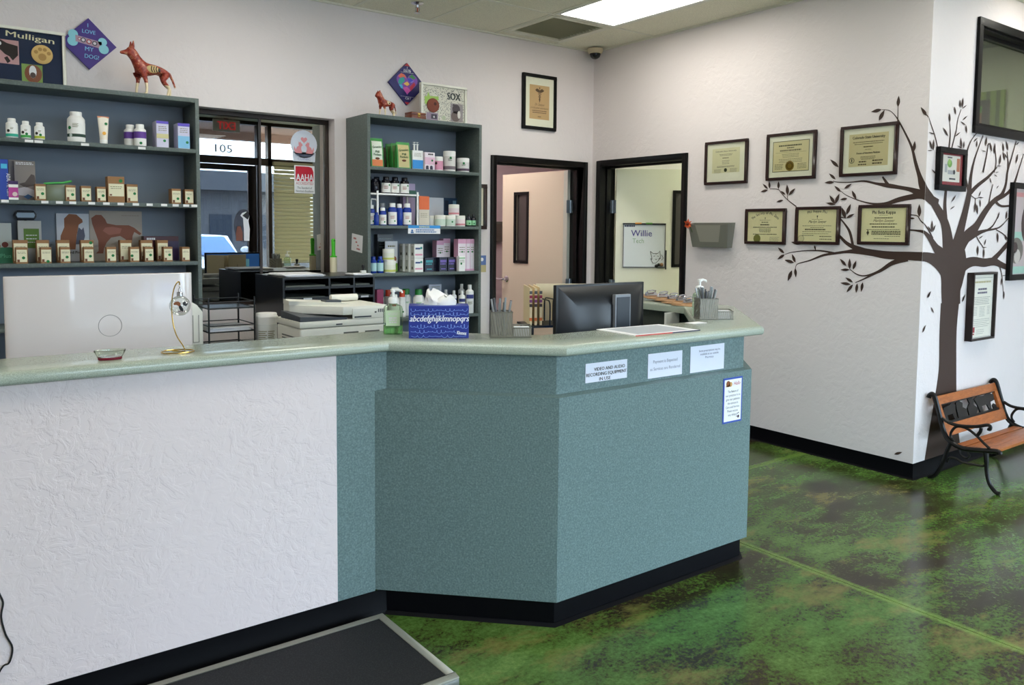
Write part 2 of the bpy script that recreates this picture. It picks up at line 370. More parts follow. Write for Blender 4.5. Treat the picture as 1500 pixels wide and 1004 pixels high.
# ---- doors behind the desk
m_leaf = P('door_cream', (214, 204, 184), .5); m_leaf2 = P('door_pale', (234, 232, 214), .5); m_alu = P('edge_strip', (204, 210, 200), .35, .3)
m_hinge = P('hinge_steel', (150, 165, 178), .3, .8); m_dkglass = P('wired_glass', (70, 66, 64), .12)
def hinge_part(parent, x, y, z):
    h = MB(); h.box(x-.042, x+.042, y-.003, y+.001, z-.057, z+.057); h.cyl((x, y-.004, z-.057), .007, .114, 8)
    for sx in (-.028, .028):
        for sz in (-.04, 0, .04): h.ball((x+sx, y-.003, z+sz), .004, 6)
    return h.build('hinge', m_hinge, parent)
def lite(parent, x0, x1, z0, z1, t):
    f = MB(); fwid = .028
    for yy in (-t/2-.008, t/2-.004):
        f.box(x0, x1, yy, yy+.012, z1-fwid, z1); f.box(x0, x1, yy, yy+.012, z0, z0+fwid); f.box(x0, x0+fwid, yy, yy+.012, z0+fwid, z1-fwid); f.box(x1-fwid, x1, yy, yy+.012, z0+fwid, z1-fwid)
    fo = f.build('lite_frame', m_blkframe, parent); MB().box(x0+fwid, x1-fwid, -.004, .004, z0+fwid, z1-fwid).build('lite_glass', m_dkglass, fo)
def leaf_mesh(x0, x1, lx0, lx1, lz0, lz1, t, top):
    a, b = min(x0, x1), max(x0, x1); m = MB()
    m.box(a, lx0, -t/2, t/2, .01, top); m.box(lx1, b, -t/2, t/2, .01, top); m.box(lx0, lx1, -t/2, t/2, .01, lz0); m.box(lx0, lx1, -t/2, t/2, lz1, top); return m
def lever(parent, x, z, d, y):
    m = MB()
    m.lathe([(.032, 0), (.032, .006), (.026, .012), (.012, .014), (.011, .045)], (0, 0, 0), 16)
    for i, v in enumerate(m.v): m.v[i] = (x+v[0], y-v[2], z+v[1])
    m.tube([(x, y-.045, z), (x+d*.02, y-.052, z), (x+d*.06, y-.054, z-.002), (x+d*.115, y-.05, z-.004)], [.011, .012, .010, .008], 10)
    return m.build('door_handle', m_chrome, parent)
def frame_mesh(a0, a1, top, d0, d1, w=.05):
    """U frame in local x/z, local y from d0 (room face) to d1"""
    m = MB(); m.box(a0-w, a0, d0, d1, 0, top+w); m.box(a1, a1+w, d0, d1, 0, top+w); m.box(a0, a1, d0, d1, top, top+w)
    m.box(a0, a0+.016, .055, .10, 0, top); m.box(a1-.016, a1, .055, .10, 0, top); m.box(a0+.016, a1-.016, .055, .10, top-.016, top); return m
d1 = sgroup('door_1', (3.81, YB, 0)); frame_mesh(0, .935, 2.058, -.018, .165).build('door_frame', m_blkframe, d1, bevel=.003)
lf = leaf_mesh(0, -.90, -.715, -.525, 1.20, 1.86, .044, 2.045).build('door_leaf', m_leaf, d1, loc=(.925, .165, 0), rotz=R(-86)); 
lite(lf, -.725, -.515, 1.19, 1.87, .044); lever(lf, -.83, 1.03, -1, -.022)
MB().box(-.0, .004, -.023, .023, .01, 2.045).build('edge_strip', m_alu, lf)
MB().box(-.045, 0, -.0235, -.0215, .01, 2.045).build('edge_strip', m_alu, lf)
for z in (1.72, 1.02, .25): hinge_part(d1, .905, .125, z)
d2 = sgroup('door_2', (XR, 5.25, 0), R(-90)); frame_mesh(0, .934, 2.068, -.018, .165).build('door_frame', m_blkframe, d2, bevel=.003)
lf2 = leaf_mesh(0, .90, .525, .715, 1.20, 1.86, .044, 2.055).build('door_leaf', m_leaf2, d2, loc=(.012, .168, 0), rotz=R(90-36.9))
lite(lf2, .50, .70, 1.19, 1.87, .044); lever(lf2, .83, 1.03, -1, -.022)
for z in (1.72, 1.02, .25): hinge_part(d2, .045, .10, z)

# ---- interior window in the back wall: mirror-tinted sliding panes in a bronze frame
m_mir1 = P('tinted_pane_dark', (134, 138, 142), .0, 1); m_mir2 = P('tinted_pane', (196, 194, 186), .0, 1)
wi = sgroup('window_1', (0, 0, 0))
f = MB(); f.box(1.2, 2.415, 5.47, 5.52, 2.247, 2.275); f.box(1.2, 2.415, 5.47, 5.52, .98, 1.01); f.box(2.395, 2.415, 5.47, 5.52, 1.01, 2.247); f.box(1.2, 1.24, 5.47, 5.52, 1.01, 2.247)
f.build('window_frame', m_bronze, wi, bevel=.003)
MB().box(1.24, 1.922, 5.500, 5.506, 1.01, 2.247).build('pane', m_mir1, wi); MB().box(1.926, 2.395, 5.500, 5.506, 1.01, 2.247).build('pane', m_mir2, wi)
MB().box(1.916, 1.932, 5.494, 5.512, 1.01, 2.247).build('meeting_rail', m_bronze, wi)

# ---- exam room window in the alcove wall
wi = sgroup('window_3', (0, 0, 0))
f = MB(); x0, x1, z0, z1 = 5.42, 6.64, 2.147, 2.868
for d0, d1_, k in ((YT-.02, YT, .05), (YT, YT+.06, .035), (YT+.05, YT+.09, .06)):
    a = x0+(0 if d0 < YT else .035); b_ = x1-(0 if d0 < YT else .035); c = z0+(0 if d0 < YT else .023); d = z1-(0 if d0 < YT else .028)
    f.box(a, b_, d0, d1_, d-k, d); f.box(a, b_, d0, d1_, c, c+k); f.box(a, a+k, d0, d1_, c+k, d-k); f.box(b_-k, b_, d0, d1_, c+k, d-k)
f.build('window_frame', m_blkframe, wi, bevel=.002)
MB().box(5.5, 6.56, YT+.068, YT+.074, 2.22, 2.79).build('pane', thin_glass('grey_glass', (206, 210, 204), .05), wi)

# ---- storefront behind the viewer, seen mirrored in the back window
st = sgroup('window_2', (0, YF, 0))
f = MB()
mull = [(.72, .78), (2.1, 2.16), (2.95, 3.05), (4.14, 4.20), (4.30, 4.355), (5.17, 5.28), (6.2, 6.26), (XE-.08, XE)]
for a, b_ in mull: f.box(a, b_, -.06, .06, 0, ZC)
f.box(.72, XE, -.06, .06, 2.44, 2.545); f.box(.72, XE, -.06, .06, ZC-.05, ZC+.06); f.box(.72, 2.95, -.06, .06, 0, .12); f.box(4.14, XE, -.06, .06, 0, .12)
f.build('window_frame', m_bronze, st, smooth=False)
for (a, b_), (c, d) in zip(mull[:-1], mull[1:]):
    MB().box(b_, c, -.004, .004, 2.545, ZC-.05).build('pane', m_glass, st)
    if abs(b_-3.05) > .01: MB().box(b_, c, -.004, .004, .12, 2.44).build('pane', m_glass, st)
for a, b_ in ((.78, 2.1), (2.16, 2.95), (3.05, 4.14), (4.2, 5.17), (5.28, 6.2), (6.26, XE-.08)): portal(a, b_, .12, ZC-.05, YF-.1)
d3 = sgroup('door_3', (3.06, YF, 0)); f = MB(); W_ = 1.07
f.box(0, .09, -.025, .025, .01, 2.43); f.box(W_-.12, W_, -.025, .025, .01, 2.43); f.box(.09, W_-.12, -.025, .025, 2.35, 2.43); f.box(.09, W_-.12, -.025, .025, .01, .25)
f.build('door_frame', m_bronze, d3, bevel=.003); MB().box(.09, W_-.12, -.004, .004, .25, 2.35).build('pane', m_glass, d3)
MB().tube([(.14, .06, .9), (.14, .06, 1.3)], .012).tube([(.14, .02, .95), (.14, .06, .95)], .008).tube([(.14, .02, 1.25), (.14, .06, 1.25)], .008).build('pull_handle', m_chrome, d3)
# blind on the window beside the door
bl = thing('window_blind', 'olive tan horizontal slat blind, lowered, mirrored in the back window pane', 'blind', (4.76, YF+.10, .98))
m_blind = P('blind_slat', (200, 192, 158), .6)
n_, l_, b_0 = nodes(m_blind); tr_ = n_.new('ShaderNodeBsdfTranslucent'); tr_.inputs[0].default_value = (*lin((196, 186, 140)), 1); mx_ = n_.new('ShaderNodeMixShader'); mx_.inputs[0].default_value = .12
l_.new(b_0.outputs[0], mx_.inputs[1]); l_.new(tr_.outputs[0], mx_.inputs[2]); l_.new(mx_.outputs[0], n_['Material Output'].inputs[0])
MB().box(-.40, .40, -.03, .03, 1.47, 1.52).build('head_rail', m_blind, bl)
sl = MB(); arc = [(.020, -.026), (.0235, -.012), (.016, .006), (-.002, .021), (-.018, .030)]
for (y0, z0), (y1, z1) in zip(arc[:-1], arc[1:]): sl.add([(-.395, y0, z0), (.395, y0, z0), (.395, y1, z1), (-.395, y1, z1)], [(0, 1, 2, 3)])
s0 = sl.build('slat', m_blind, bl, loc=(0, 0, .05), smooth=False)
for k in range(1, 25):
    c = s0.copy(); COL.objects.link(c); c.location = (0, 0, .05+k*.0575)
MB().box(-.395, .395, -.018, .018, 0, .02).build('bottom_rail', m_blind, bl)
# outside
struct('ground', MB().box(-20, 30, -40, YF-.08, -.2, -.05), P('asphalt', (120, 118, 114), .9))
sf = struct('trim_soffit', MB().box(-6, 14, -3.6, YF-.1, 3.22, 3.5).box(-6, 14, -3.8, -3.6, 3.08, 3.6), P('soffit_brown', (168, 128, 106), .7))
# ================================================================== LIGHTS OF THE ROOM
m_lamp = P('lamp_diffuser', (255, 252, 242), .5, emit=LAMP_W); m_lampf = P('lamp_frame', (236, 236, 230), .5)
for (x0, x1, y0, y1) in sorted(LIGHTS):
    vis = abs(x0-3.788) < .02 and y0 > 3  # only this panel is in view; the others are added to light the room
    lab = 'lit fluorescent ceiling panel beside the grey air vent' if vis else 'added unseen ceiling panel over the %s %s' % ('staff side behind the counter,' if y0 > 3 else 'waiting area,', 'by the blank side wall' if x0 < 0 else 'between the two bookcases' if x0 < 2 and y0 > 3 else 'before the white counter wall' if x0 < 2 else 'before the laminate desk' if x0 < 5 else 'beside the bench alcove')
    t = thing('ceiling_light', lab, 'ceiling light', ((x0+x1)/2, (y0+y1)/2, ZC), group='fluorescent ceiling panels')
    hx, hy = (x1-x0)/2-.014, (y1-y0)/2-.014
    MB().box(-hx, hx, -hy, -hy+.03, -.004, .03).box(-hx, hx, hy-.03, hy, -.004, .03).box(-hx, -hx+.03, -hy+.03, hy-.03, -.004, .03).box(hx-.03, hx, -hy+.03, hy-.03, -.004, .03).build('frame', m_lampf, t)
    MB().box(-hx+.03, hx-.03, -hy+.03, hy-.03, .004, .014).build('diffuser', m_lamp, t)
for nm, loc, sz, st_, colr, lab in (('hall', (3.9, 6.3, 2.74), (.6, .6), 15, (255, 240, 232), 'added unseen ceiling lamp lighting the hall behind the cream door'), ('exam', (6.0, 3.6, 2.96), (.6, 1.2), 12, (246, 255, 226), 'ceiling lamp of the exam room behind the whiteboard door')):  # hall lamp is unseen, added to brighten the hall
    t = thing('room_lamp', lab, 'ceiling light', loc)
    MB().box(-sz[0]/2-.03, sz[0]/2+.03, -sz[1]/2-.03, sz[1]/2+.03, -.03, 0).build('housing', m_lampf, t)
    MB().box(-sz[0]/2, sz[0]/2, -sz[1]/2, sz[1]/2, -.04, -.03).build('diffuser', P('lamp_'+nm, colr, .5, emit=st_), t)
# air vent
t = thing('air_vent', 'grey square louvred air vent in the ceiling by the wall', 'vent', (4.094, 4.965, ZC))
MB().box(-.294, .294, -.31, -.27, -.006, .02).box(-.294, .294, .27, .31, -.006, .02).box(-.294, -.25, -.27, .27, -.006, .02).box(.25, .294, -.27, .27, -.006, .02).build('frame', m_tbar, t)
MB().box(-.25, .25, -.27, .27, .03, .035).build('backing', P('vent_dark', (176, 172, 146), .8), t)
for k in range(14): MB().add([(-.25, -.265+k*.038, .0), (.25, -.265+k*.038, .0), (.25, -.24+k*.038, .022), (-.25, -.24+k*.038, .022)], [(0, 1, 2, 3)]).build('louvre', P('vent_grey', (212, 210, 188), .6), t)
MB().box(3.80, 4.388, 5.29, 5.355, ZC, ZC+.012).build('ceiling_tile', m_tile, ce)
# sprinkler and dome camera
t = thing('sprinkler_head', 'chrome fire sprinkler head hanging from a ceiling tile', 'sprinkler', (2.87, 5.0, ZC))
MB().lathe([(.045, 0), (.045, -.004), (.03, -.012), (.014, -.016)], n=20).build('escutcheon', m_chrome, t)
MB().lathe([(.012, -.012), (.010, -.03), (.008, -.034)], n=12).tube([(-.012, 0, -.03), (-.016, 0, -.05), (-.006, 0, -.066), (0, 0, -.068)], .003, 6).tube([(.012, 0, -.03), (.016, 0, -.05), (.006, 0, -.066), (0, 0, -.068)], .003, 6).build('body', m_chrome, t)
MB().lathe([(.0, -.068), (.022, -.069), (.022, -.071), (0, -.072)], n=14).build('deflector', m_chrome, t); MB().cyl((0, 0, -.064), .0035, .03, 8).build('bulb', P('sprinkler_bulb', (190, 60, 30), .1), t)
t = thing('security_camera', 'beige dome security camera in the ceiling corner', 'camera', (4.755, 5.24, ZC-.012))
MB().lathe([(.066, 0), (.066, -.022), (.058, -.036), (.045, -.042)], n=24).build('housing', P('camera_beige', (206, 190, 158), .45), t)
MB().lathe([(.047, -.038), (.047, -.05), (.04, -.068), (.026, -.08), (.012, -.086), (0, -.087)], n=24).build('dome', P('camera_dome', (20, 20, 26), .08), t)

# ================================================================== RECEPTION COUNTER
FRONT = [(XL, 2.75), (1.391, 2.75)]
hw = struct('wall_counter', MB().box(XL, 1.237, 2.75, 2.87, 0, 1.04), m_wall_white, smooth=False)
mb = MB(); sweep(mb, [(1.45, 2.75), (XL, 2.75)], [(o, z) for o, z in cove]); struct('baseboard_counter', mb, m_black)
rd = thing('reception_desk', 'blue grey laminate reception desk front with angled panels', 'desk', (0, 0, 0))
low = [(1.391, 2.755), (1.896, 2.255), (3.03, 2.255), (3.75, 2.975), (3.75, 4.0)]
upp = offset_poly(low, .036)
MB().box(1.237, 1.394, 2.752, 2.87, 0, 1.04).box(1.394, 1.47, 2.7525, 2.87, .885, 1.04).build('side_panel', m_lam, rd, smooth=False)
for i in range(4):
    a, b_ = low[i], low[i+1]
    q = offset_poly(low, .06); 
    mb = MB(); mb.prism([a, b_, q[i+1], q[i]], .105, .885); 
    mb.add([(a[0], a[1], .885), (b_[0], b_[1], .885), (upp[i+1][0], upp[i+1][1], .890), (upp[i][0], upp[i][1], .890)], [(0, 1, 2, 3)]); mb.build('front_panel', m_lam, rd, smooth=False)
    q2 = offset_poly(low, .09); MB().prism([upp[i], upp[i+1], q2[i+1], q2[i]], .885, 1.04).build('upper_panel', m_lam, rd, smooth=False)
kick = [(1.430, 2.756), *offset_poly(low, .028)[1:]]
mb = MB(); strip(mb, kick, .04, 0, .105); mb.build('toe_kick', m_black, rd, smooth=False)
mb = MB(); sweep(mb, kick, [(-o, z) for o, z in [(0, 0), (.014, 0), (.008, .006), (.003, .012), (0, .012)]]); mb.build('cove', m_black, rd)
ct = MB(); CT = [(XL, 2.708), (1.430, 2.706), (1.912, 2.236), (3.081, 2.233), (3.80, 2.952), (3.80, 4.02)]
sweep(ct, CT, [(.30, 1.04), (.30, 1.070), (.298, 1.076), (.292, 1.08), (.02, 1.08), (.011, 1.0785), (.004, 1.0735), (0, 1.066), (0, 1.050), (.003, 1.044), (.01, 1.04)])
tag(ct.build('countertop', m_top), 'pale green speckled laminate countertop with rounded front edge', 'countertop')
# lower staff desk
sd = thing('staff_desk', 'lower grey work surface behind the reception counter', 'desk')
mb = MB(); strip(mb, [(XL+.02, 2.872), (1.45, 2.872), (1.96, 2.362), (2.97, 2.362), (3.60, 3.0), (3.60, 4.0)], .75, .71, .74); mb.build('work_surface', m_lam, sd)
for x, y in ((-1.0, 3.0), (.9, 3.0), (2.0, 2.5), (2.8, 2.5)): MB().box(x, x+.03, y, y+.5, 0, .71).build('support_panel', m_lam, sd)
for i, y in enumerate((3.15, 3.55)): MB().box(3.44, 3.56, y, y+.018, .74, 1.04).build('divider', m_white, sd)
MB().box(3.545, 3.56, 3.15, 3.95, .74, 1.04).build('back_board', P('recess_dark', (58, 64, 58), .7), sd)
# paper signs on the counter front
def sheet(name, label, cat, x0, x1, z0, z1, y, mat, rotz=0, tilt=0, t=.0015, group=None):
    e = thing(name, label, cat, ((x0+x1)/2, y, (z0+z1)/2), rotz, group); e.rotation_euler = (0, tilt, rotz); w_, h_ = (x1-x0)/2, (z1-z0)/2
    MB().box(-w_, w_, -t, 0, -h_, h_).build('paper', mat, e); return e, w_, h_
m_sign = P('sign_paper', (226, 228, 240), .7)
e, w_, h_ = sheet('paper_sign', 'white taped sign about video and audio recording', 'sign', 2.054, 2.276, .918, .993, 2.2905, m_sign, group='paper signs on the desk front')
mb = MB(); put_text(mb, 'VIDEO AND AUDIO', .015, .006, .013, -.002, .165, bold=.001); put_text(mb, 'RECORDING EQUIPMENT', 0, -.014, .013, -.002, .215, bold=.001); put_text(mb, 'IN USE', -.01, -.034, .013, -.002, .06, bold=.001); mb.build('lettering', m_ink, e)
e, w_, h_ = sheet('paper_sign', 'white sign with grey lettering about payment for services', 'sign', 2.395, 2.601, .900, 1.002, 2.2905, m_sign, group='paper signs on the desk front')
mb = MB(); put_text(mb, 'Payment is Expected', 0, .010, .013, -.002, .145); put_text(mb, 'as Services are Rendered', 0, -.020, .013, -.002, .18); mb.build('lettering', P('ink_grey', (120, 124, 140), .8), e)
e, w_, h_ = sheet('paper_sign', 'creased white sign about prescriptions at an outside pharmacy', 'sign', 2.653, 2.876, .898, 1.012, 2.2905, m_sign, group='paper signs on the desk front')
mb = MB(); put_text(mb, 'Some prescriptions may be', .012, .030, .009, -.002, .14); put_text(mb, 'available at an outside', .012, .015, .009, -.002, .12); put_text(mb, 'Pharmacy', .012, 0, .009, -.002, .055); mb.build('lettering', P('ink_blue', (70, 74, 110), .8), e)
mb = MB(); mb.add([(-.10, -.0018, -.05), (.09, -.0018, -.052), (.02, -.004, -.005)], [(0, 1, 2)]); mb.build('crease', m_sign, e)
e, w_, h_ = sheet('paper_notice', 'narrow blue bordered notice asking to excuse any delays', 'sign', 2.832, 2.964, .658, .861, 2.2545, P('notice_blue', (44, 76, 168), .5))
MB().box(-w_+.008, w_-.008, -.0025, -.001, -h_+.008, h_-.008).build('white_field', m_paper, e)
mb = MB()
for i, s in enumerate(('The Nature of', 'our practice is to', 'give our patients', 'the utmost in', 'Care and Service.', 'Please excuse', 'any delays.')): put_text(mb, s, 0, .035-i*.0175, .0105, -.003, width=.1*len(s)/18)
mb.build('lettering', m_ink, e)
mb = MB(); put_text(mb, 'Hello', .025, .066, .017, -.003, .045, shear=.3); mb.build('heading', P('ink_red', (190, 60, 60), .8), e)
mb = MB(); mb.disc(-.035, .075, .014, -.003); mb.disc(-.018, .072, .011, -.003, 1); mb.rect(-.05, -.02, .062, .068, -.003, 1); mb.build('puppy_picture', [P('print_brown', (140, 84, 50), .8), P('print_tan', (210, 160, 100), .8)], e)
mb = MB(); 
for x, z, r in ((.04, -.078, .007), (.034, -.064, .003), (.042, -.062, .003), (.028, -.076, .003)): mb.disc(x, z, r, -.003, 0, 10)
mb.build('paw_print', P('print_plum', (70, 40, 60), .8), e)
# ================================================================== TREE DECAL
TREE_STROKES = [
  ('trunk', [(0.377, 0.063, 0.4948), (0.371, 0.223, 0.4048), (0.375, 0.413, 0.3144), (0.384, 0.648, 0.234), (0.368, 0.883, 0.2258), (0.375, 1.069, 0.2395)]),
  ('trunk', [(0.394, 1.044, 0.2387), (0.381, 1.147, 0.2525), (0.389, 1.229, 0.3025), (0.391, 1.298, 0.3565), (0.376, 1.366, 0.3343)]),
  ('branch', [(0.368, 1.298, 0.2385), (0.323, 1.408, 0.175), (0.285, 1.516, 0.1339), (0.239, 1.589, 0.0981), (0.167, 1.647, 0.0822), (0.081, 1.711, 0.0722), (-0.004, 1.773, 0.0597), (-0.038, 1.852, 0.0303), (-0.065, 1.931, 0.023), (-0.092, 2.024, 0.0165), (-0.136, 2.113, 0.0126), (-0.179, 2.189, 0.0101), (-0.208, 2.231, 0.0062), (-0.244, 2.262, 0.005), (-0.289, 2.271, 0.0039)]),
  ('branch', [(-0.186, 2.19, 0.0082), (-0.188, 2.282, 0.0041)]),
  ('branch', [(0.263, 1.596, 0.0601), (0.247, 1.676, 0.0496), (0.25, 1.756, 0.0385), (0.264, 1.863, 0.0304), (0.264, 2.009, 0.0248), (0.273, 2.115, 0.0166), (0.257, 2.193, 0.0082)]),
  ('branch', [(0.133, 2.007, 0.0172), (0.085, 2.088, 0.0142), (0.026, 2.16, 0.011), (-0.011, 2.21, 0.0049)]),
  ('branch', [(0.296, 2.024, 0.018), (0.33, 2.106, 0.0154), (0.348, 2.148, 0.0134), (0.361, 2.215, 0.0105), (0.397, 2.278, 0.0074)]),
  ('branch', [(0.137, 1.686, 0.0705), (-0.0, 1.734, 0.0622), (-0.08, 1.768, 0.0333), (-0.148, 1.785, 0.0261), (-0.231, 1.801, 0.0317), (-0.302, 1.815, 0.0187), (-0.389, 1.835, 0.0136), (-0.478, 1.832, 0.0084), (-0.57, 1.836, 0.007), (-0.604, 1.846, 0.0042)]),
  ('branch', [(-0.228, 1.801, 0.0264), (-0.268, 1.857, 0.012)]),
  ('branch', [(0.163, 1.687, 0.0673), (-0.0, 1.732, 0.0526), (-0.078, 1.727, 0.0397), (-0.158, 1.712, 0.0351), (-0.24, 1.689, 0.0245), (-0.325, 1.691, 0.0135), (-0.413, 1.712, 0.0082), (-0.505, 1.749, 0.0055), (-0.547, 1.779, 0.0042)]),
  ('branch', [(0.358, 1.257, 0.1483), (0.25, 1.361, 0.1141), (0.162, 1.415, 0.0731), (0.081, 1.475, 0.0495), (0.007, 1.514, 0.0242), (-0.043, 1.524, 0.013), (-0.085, 1.527, 0.0105)]),
  ('branch', [(0.116, 1.475, 0.0201), (0.058, 1.527, 0.0147), (-0.012, 1.576, 0.0076), (-0.04, 1.612, 0.0064), (-0.087, 1.619, 0.0065)]),
  ('branch', [(0.408, 1.187, 0.1978), (0.255, 1.307, 0.1353), (0.087, 1.359, 0.0754), (-0.062, 1.369, 0.0606), (-0.143, 1.369, 0.0587), (-0.226, 1.371, 0.0568), (-0.312, 1.382, 0.0493), (-0.4, 1.391, 0.0472), (-0.489, 1.384, 0.0226), (-0.581, 1.37, 0.0187), (-0.66, 1.355, 0.0175), (-0.756, 1.318, 0.0104), (-0.847, 1.291, 0.0061), (-0.863, 1.258, 0.005)]),
  ('branch', [(-0.37, 1.39, 0.05), (-0.476, 1.431, 0.0284), (-0.539, 1.482, 0.0204), (-0.556, 1.503, 0.0178)]),
  ('branch', [(-0.446, 1.42, 0.0208), (-0.472, 1.511, 0.0206), (-0.512, 1.567, 0.0131), (-0.545, 1.605, 0.0108), (-0.502, 1.602, 0.0056)]),
  ('branch', [(-0.566, 1.371, 0.0171), (-0.677, 1.386, 0.0116), (-0.792, 1.383, 0.0074), (-0.893, 1.37, 0.006), (-0.949, 1.354, 0.0046)]),
  ('branch', [(-0.088, 1.355, 0.0452), (-0.182, 1.322, 0.0325), (-0.264, 1.267, 0.022), (-0.349, 1.236, 0.0111), (-0.408, 1.24, 0.0085), (-0.462, 1.272, 0.0058)]),
  ('branch', [(-0.278, 1.26, 0.0193), (-0.363, 1.214, 0.0098), (-0.421, 1.187, 0.0056)]),
  ('branch', [(-0.871, 1.683, 0.0091), (-0.941, 1.73, 0.0061), (-0.995, 1.779, 0.0063), (-1.022, 1.806, 0.006), (-1.089, 1.811, 0.0046)]),
  ('branch', [(-0.941, 1.732, 0.0051), (-0.946, 1.763, 0.0034)]),
  ('branch', [(0.364, 1.339, 0.2048), (0.426, 1.434, 0.1494), (0.473, 1.544, 0.1102), (0.52, 1.655, 0.0893), (0.554, 1.753, 0.0754), (0.571, 1.877, 0.0406), (0.605, 1.976, 0.0246), (0.656, 2.062, 0.0156), (0.709, 2.142, 0.0103)]),
  ('branch', [(0.548, 1.753, 0.0447), (0.668, 1.819, 0.0322), (0.816, 1.882, 0.0257), (0.936, 1.952, 0.0119)]),
  ('branch', [(0.553, 1.766, 0.0381), (0.497, 1.874, 0.0231), (0.498, 2.01, 0.0227), (0.547, 2.095, 0.0114), (0.631, 2.157, 0.0079)]),
  ('branch', [(0.38, 1.325, 0.1847), (0.525, 1.469, 0.1166), (0.667, 1.546, 0.083), (0.751, 1.618, 0.0719), (0.838, 1.684, 0.0588), (0.929, 1.733, 0.0447), (1.023, 1.768, 0.0447), (1.08, 1.843, 0.0369), (1.096, 1.932, 0.0316), (1.143, 2.022, 0.0211), (1.206, 2.143, 0.0121)]),
  ('branch', [(0.929, 1.733, 0.032), (1.088, 1.775, 0.0289), (1.199, 1.841, 0.0361), (1.271, 1.955, 0.0181), (1.335, 2.063, 0.0122)]),
  ('branch', [(0.929, 1.729, 0.0308), (1.031, 1.696, 0.0177), (1.233, 1.708, 0.015)]),
  ('branch', [(0.583, 1.483, 0.0622), (0.701, 1.511, 0.0398), (0.824, 1.531, 0.0193), (0.951, 1.542, 0.0138), (1.047, 1.564, 0.0112), (1.173, 1.633, 0.0084)]),
  ('branch', [(0.793, 1.522, 0.0154), (0.916, 1.563, 0.0145), (1.004, 1.644, 0.0124)]),
  ('branch', [(0.968, 1.537, 0.008), (1.087, 1.506, 0.0088), (1.177, 1.462, 0.0079)]),
  ('branch', [(0.688, 1.49, 0.0128), (0.729, 1.459, 0.0102), (0.806, 1.412, 0.008)]),
  ('branch', [(0.404, 1.229, 0.1788), (0.528, 1.302, 0.1021), (0.66, 1.328, 0.072), (0.816, 1.318, 0.0661), (0.96, 1.323, 0.0613), (1.078, 1.299, 0.0495), (1.217, 1.27, 0.0409), (1.398, 1.232, 0.0321)]),
  ('branch', [(0.927, 1.324, 0.0611), (1.036, 1.378, 0.0459), (1.178, 1.454, 0.0467), (1.325, 1.53, 0.0342)]),
  ('branch', [(1.045, 1.297, 0.0167), (1.085, 1.24, 0.0118), (1.109, 1.18, 0.0096), (1.133, 1.089, 0.0065)]),
  ('branch', [(0.791, 2.099, 0.015), (0.77, 2.013, 0.0178), (0.735, 1.906, 0.0235)]),
  ('branch', [(0.89, 2.071, 0.0125), (0.916, 1.98, 0.0161), (0.892, 1.914, 0.018)]),
  ('branch', [(1.071, 2.061, 0.0129), (1.098, 1.975, 0.0201), (1.083, 1.873, 0.0297)]),
  ('branch', [(0.578, 1.753, 0.0094), (0.646, 1.735, 0.0057), (0.691, 1.743, 0.0059)]),
  ('branch', [(0.646, 1.735, 0.0121), (0.646, 1.679, 0.0061)]),
  ('branch', [(0.885, 1.835, 0.0119), (0.855, 1.763, 0.0152), (0.837, 1.691, 0.0186)]),
]
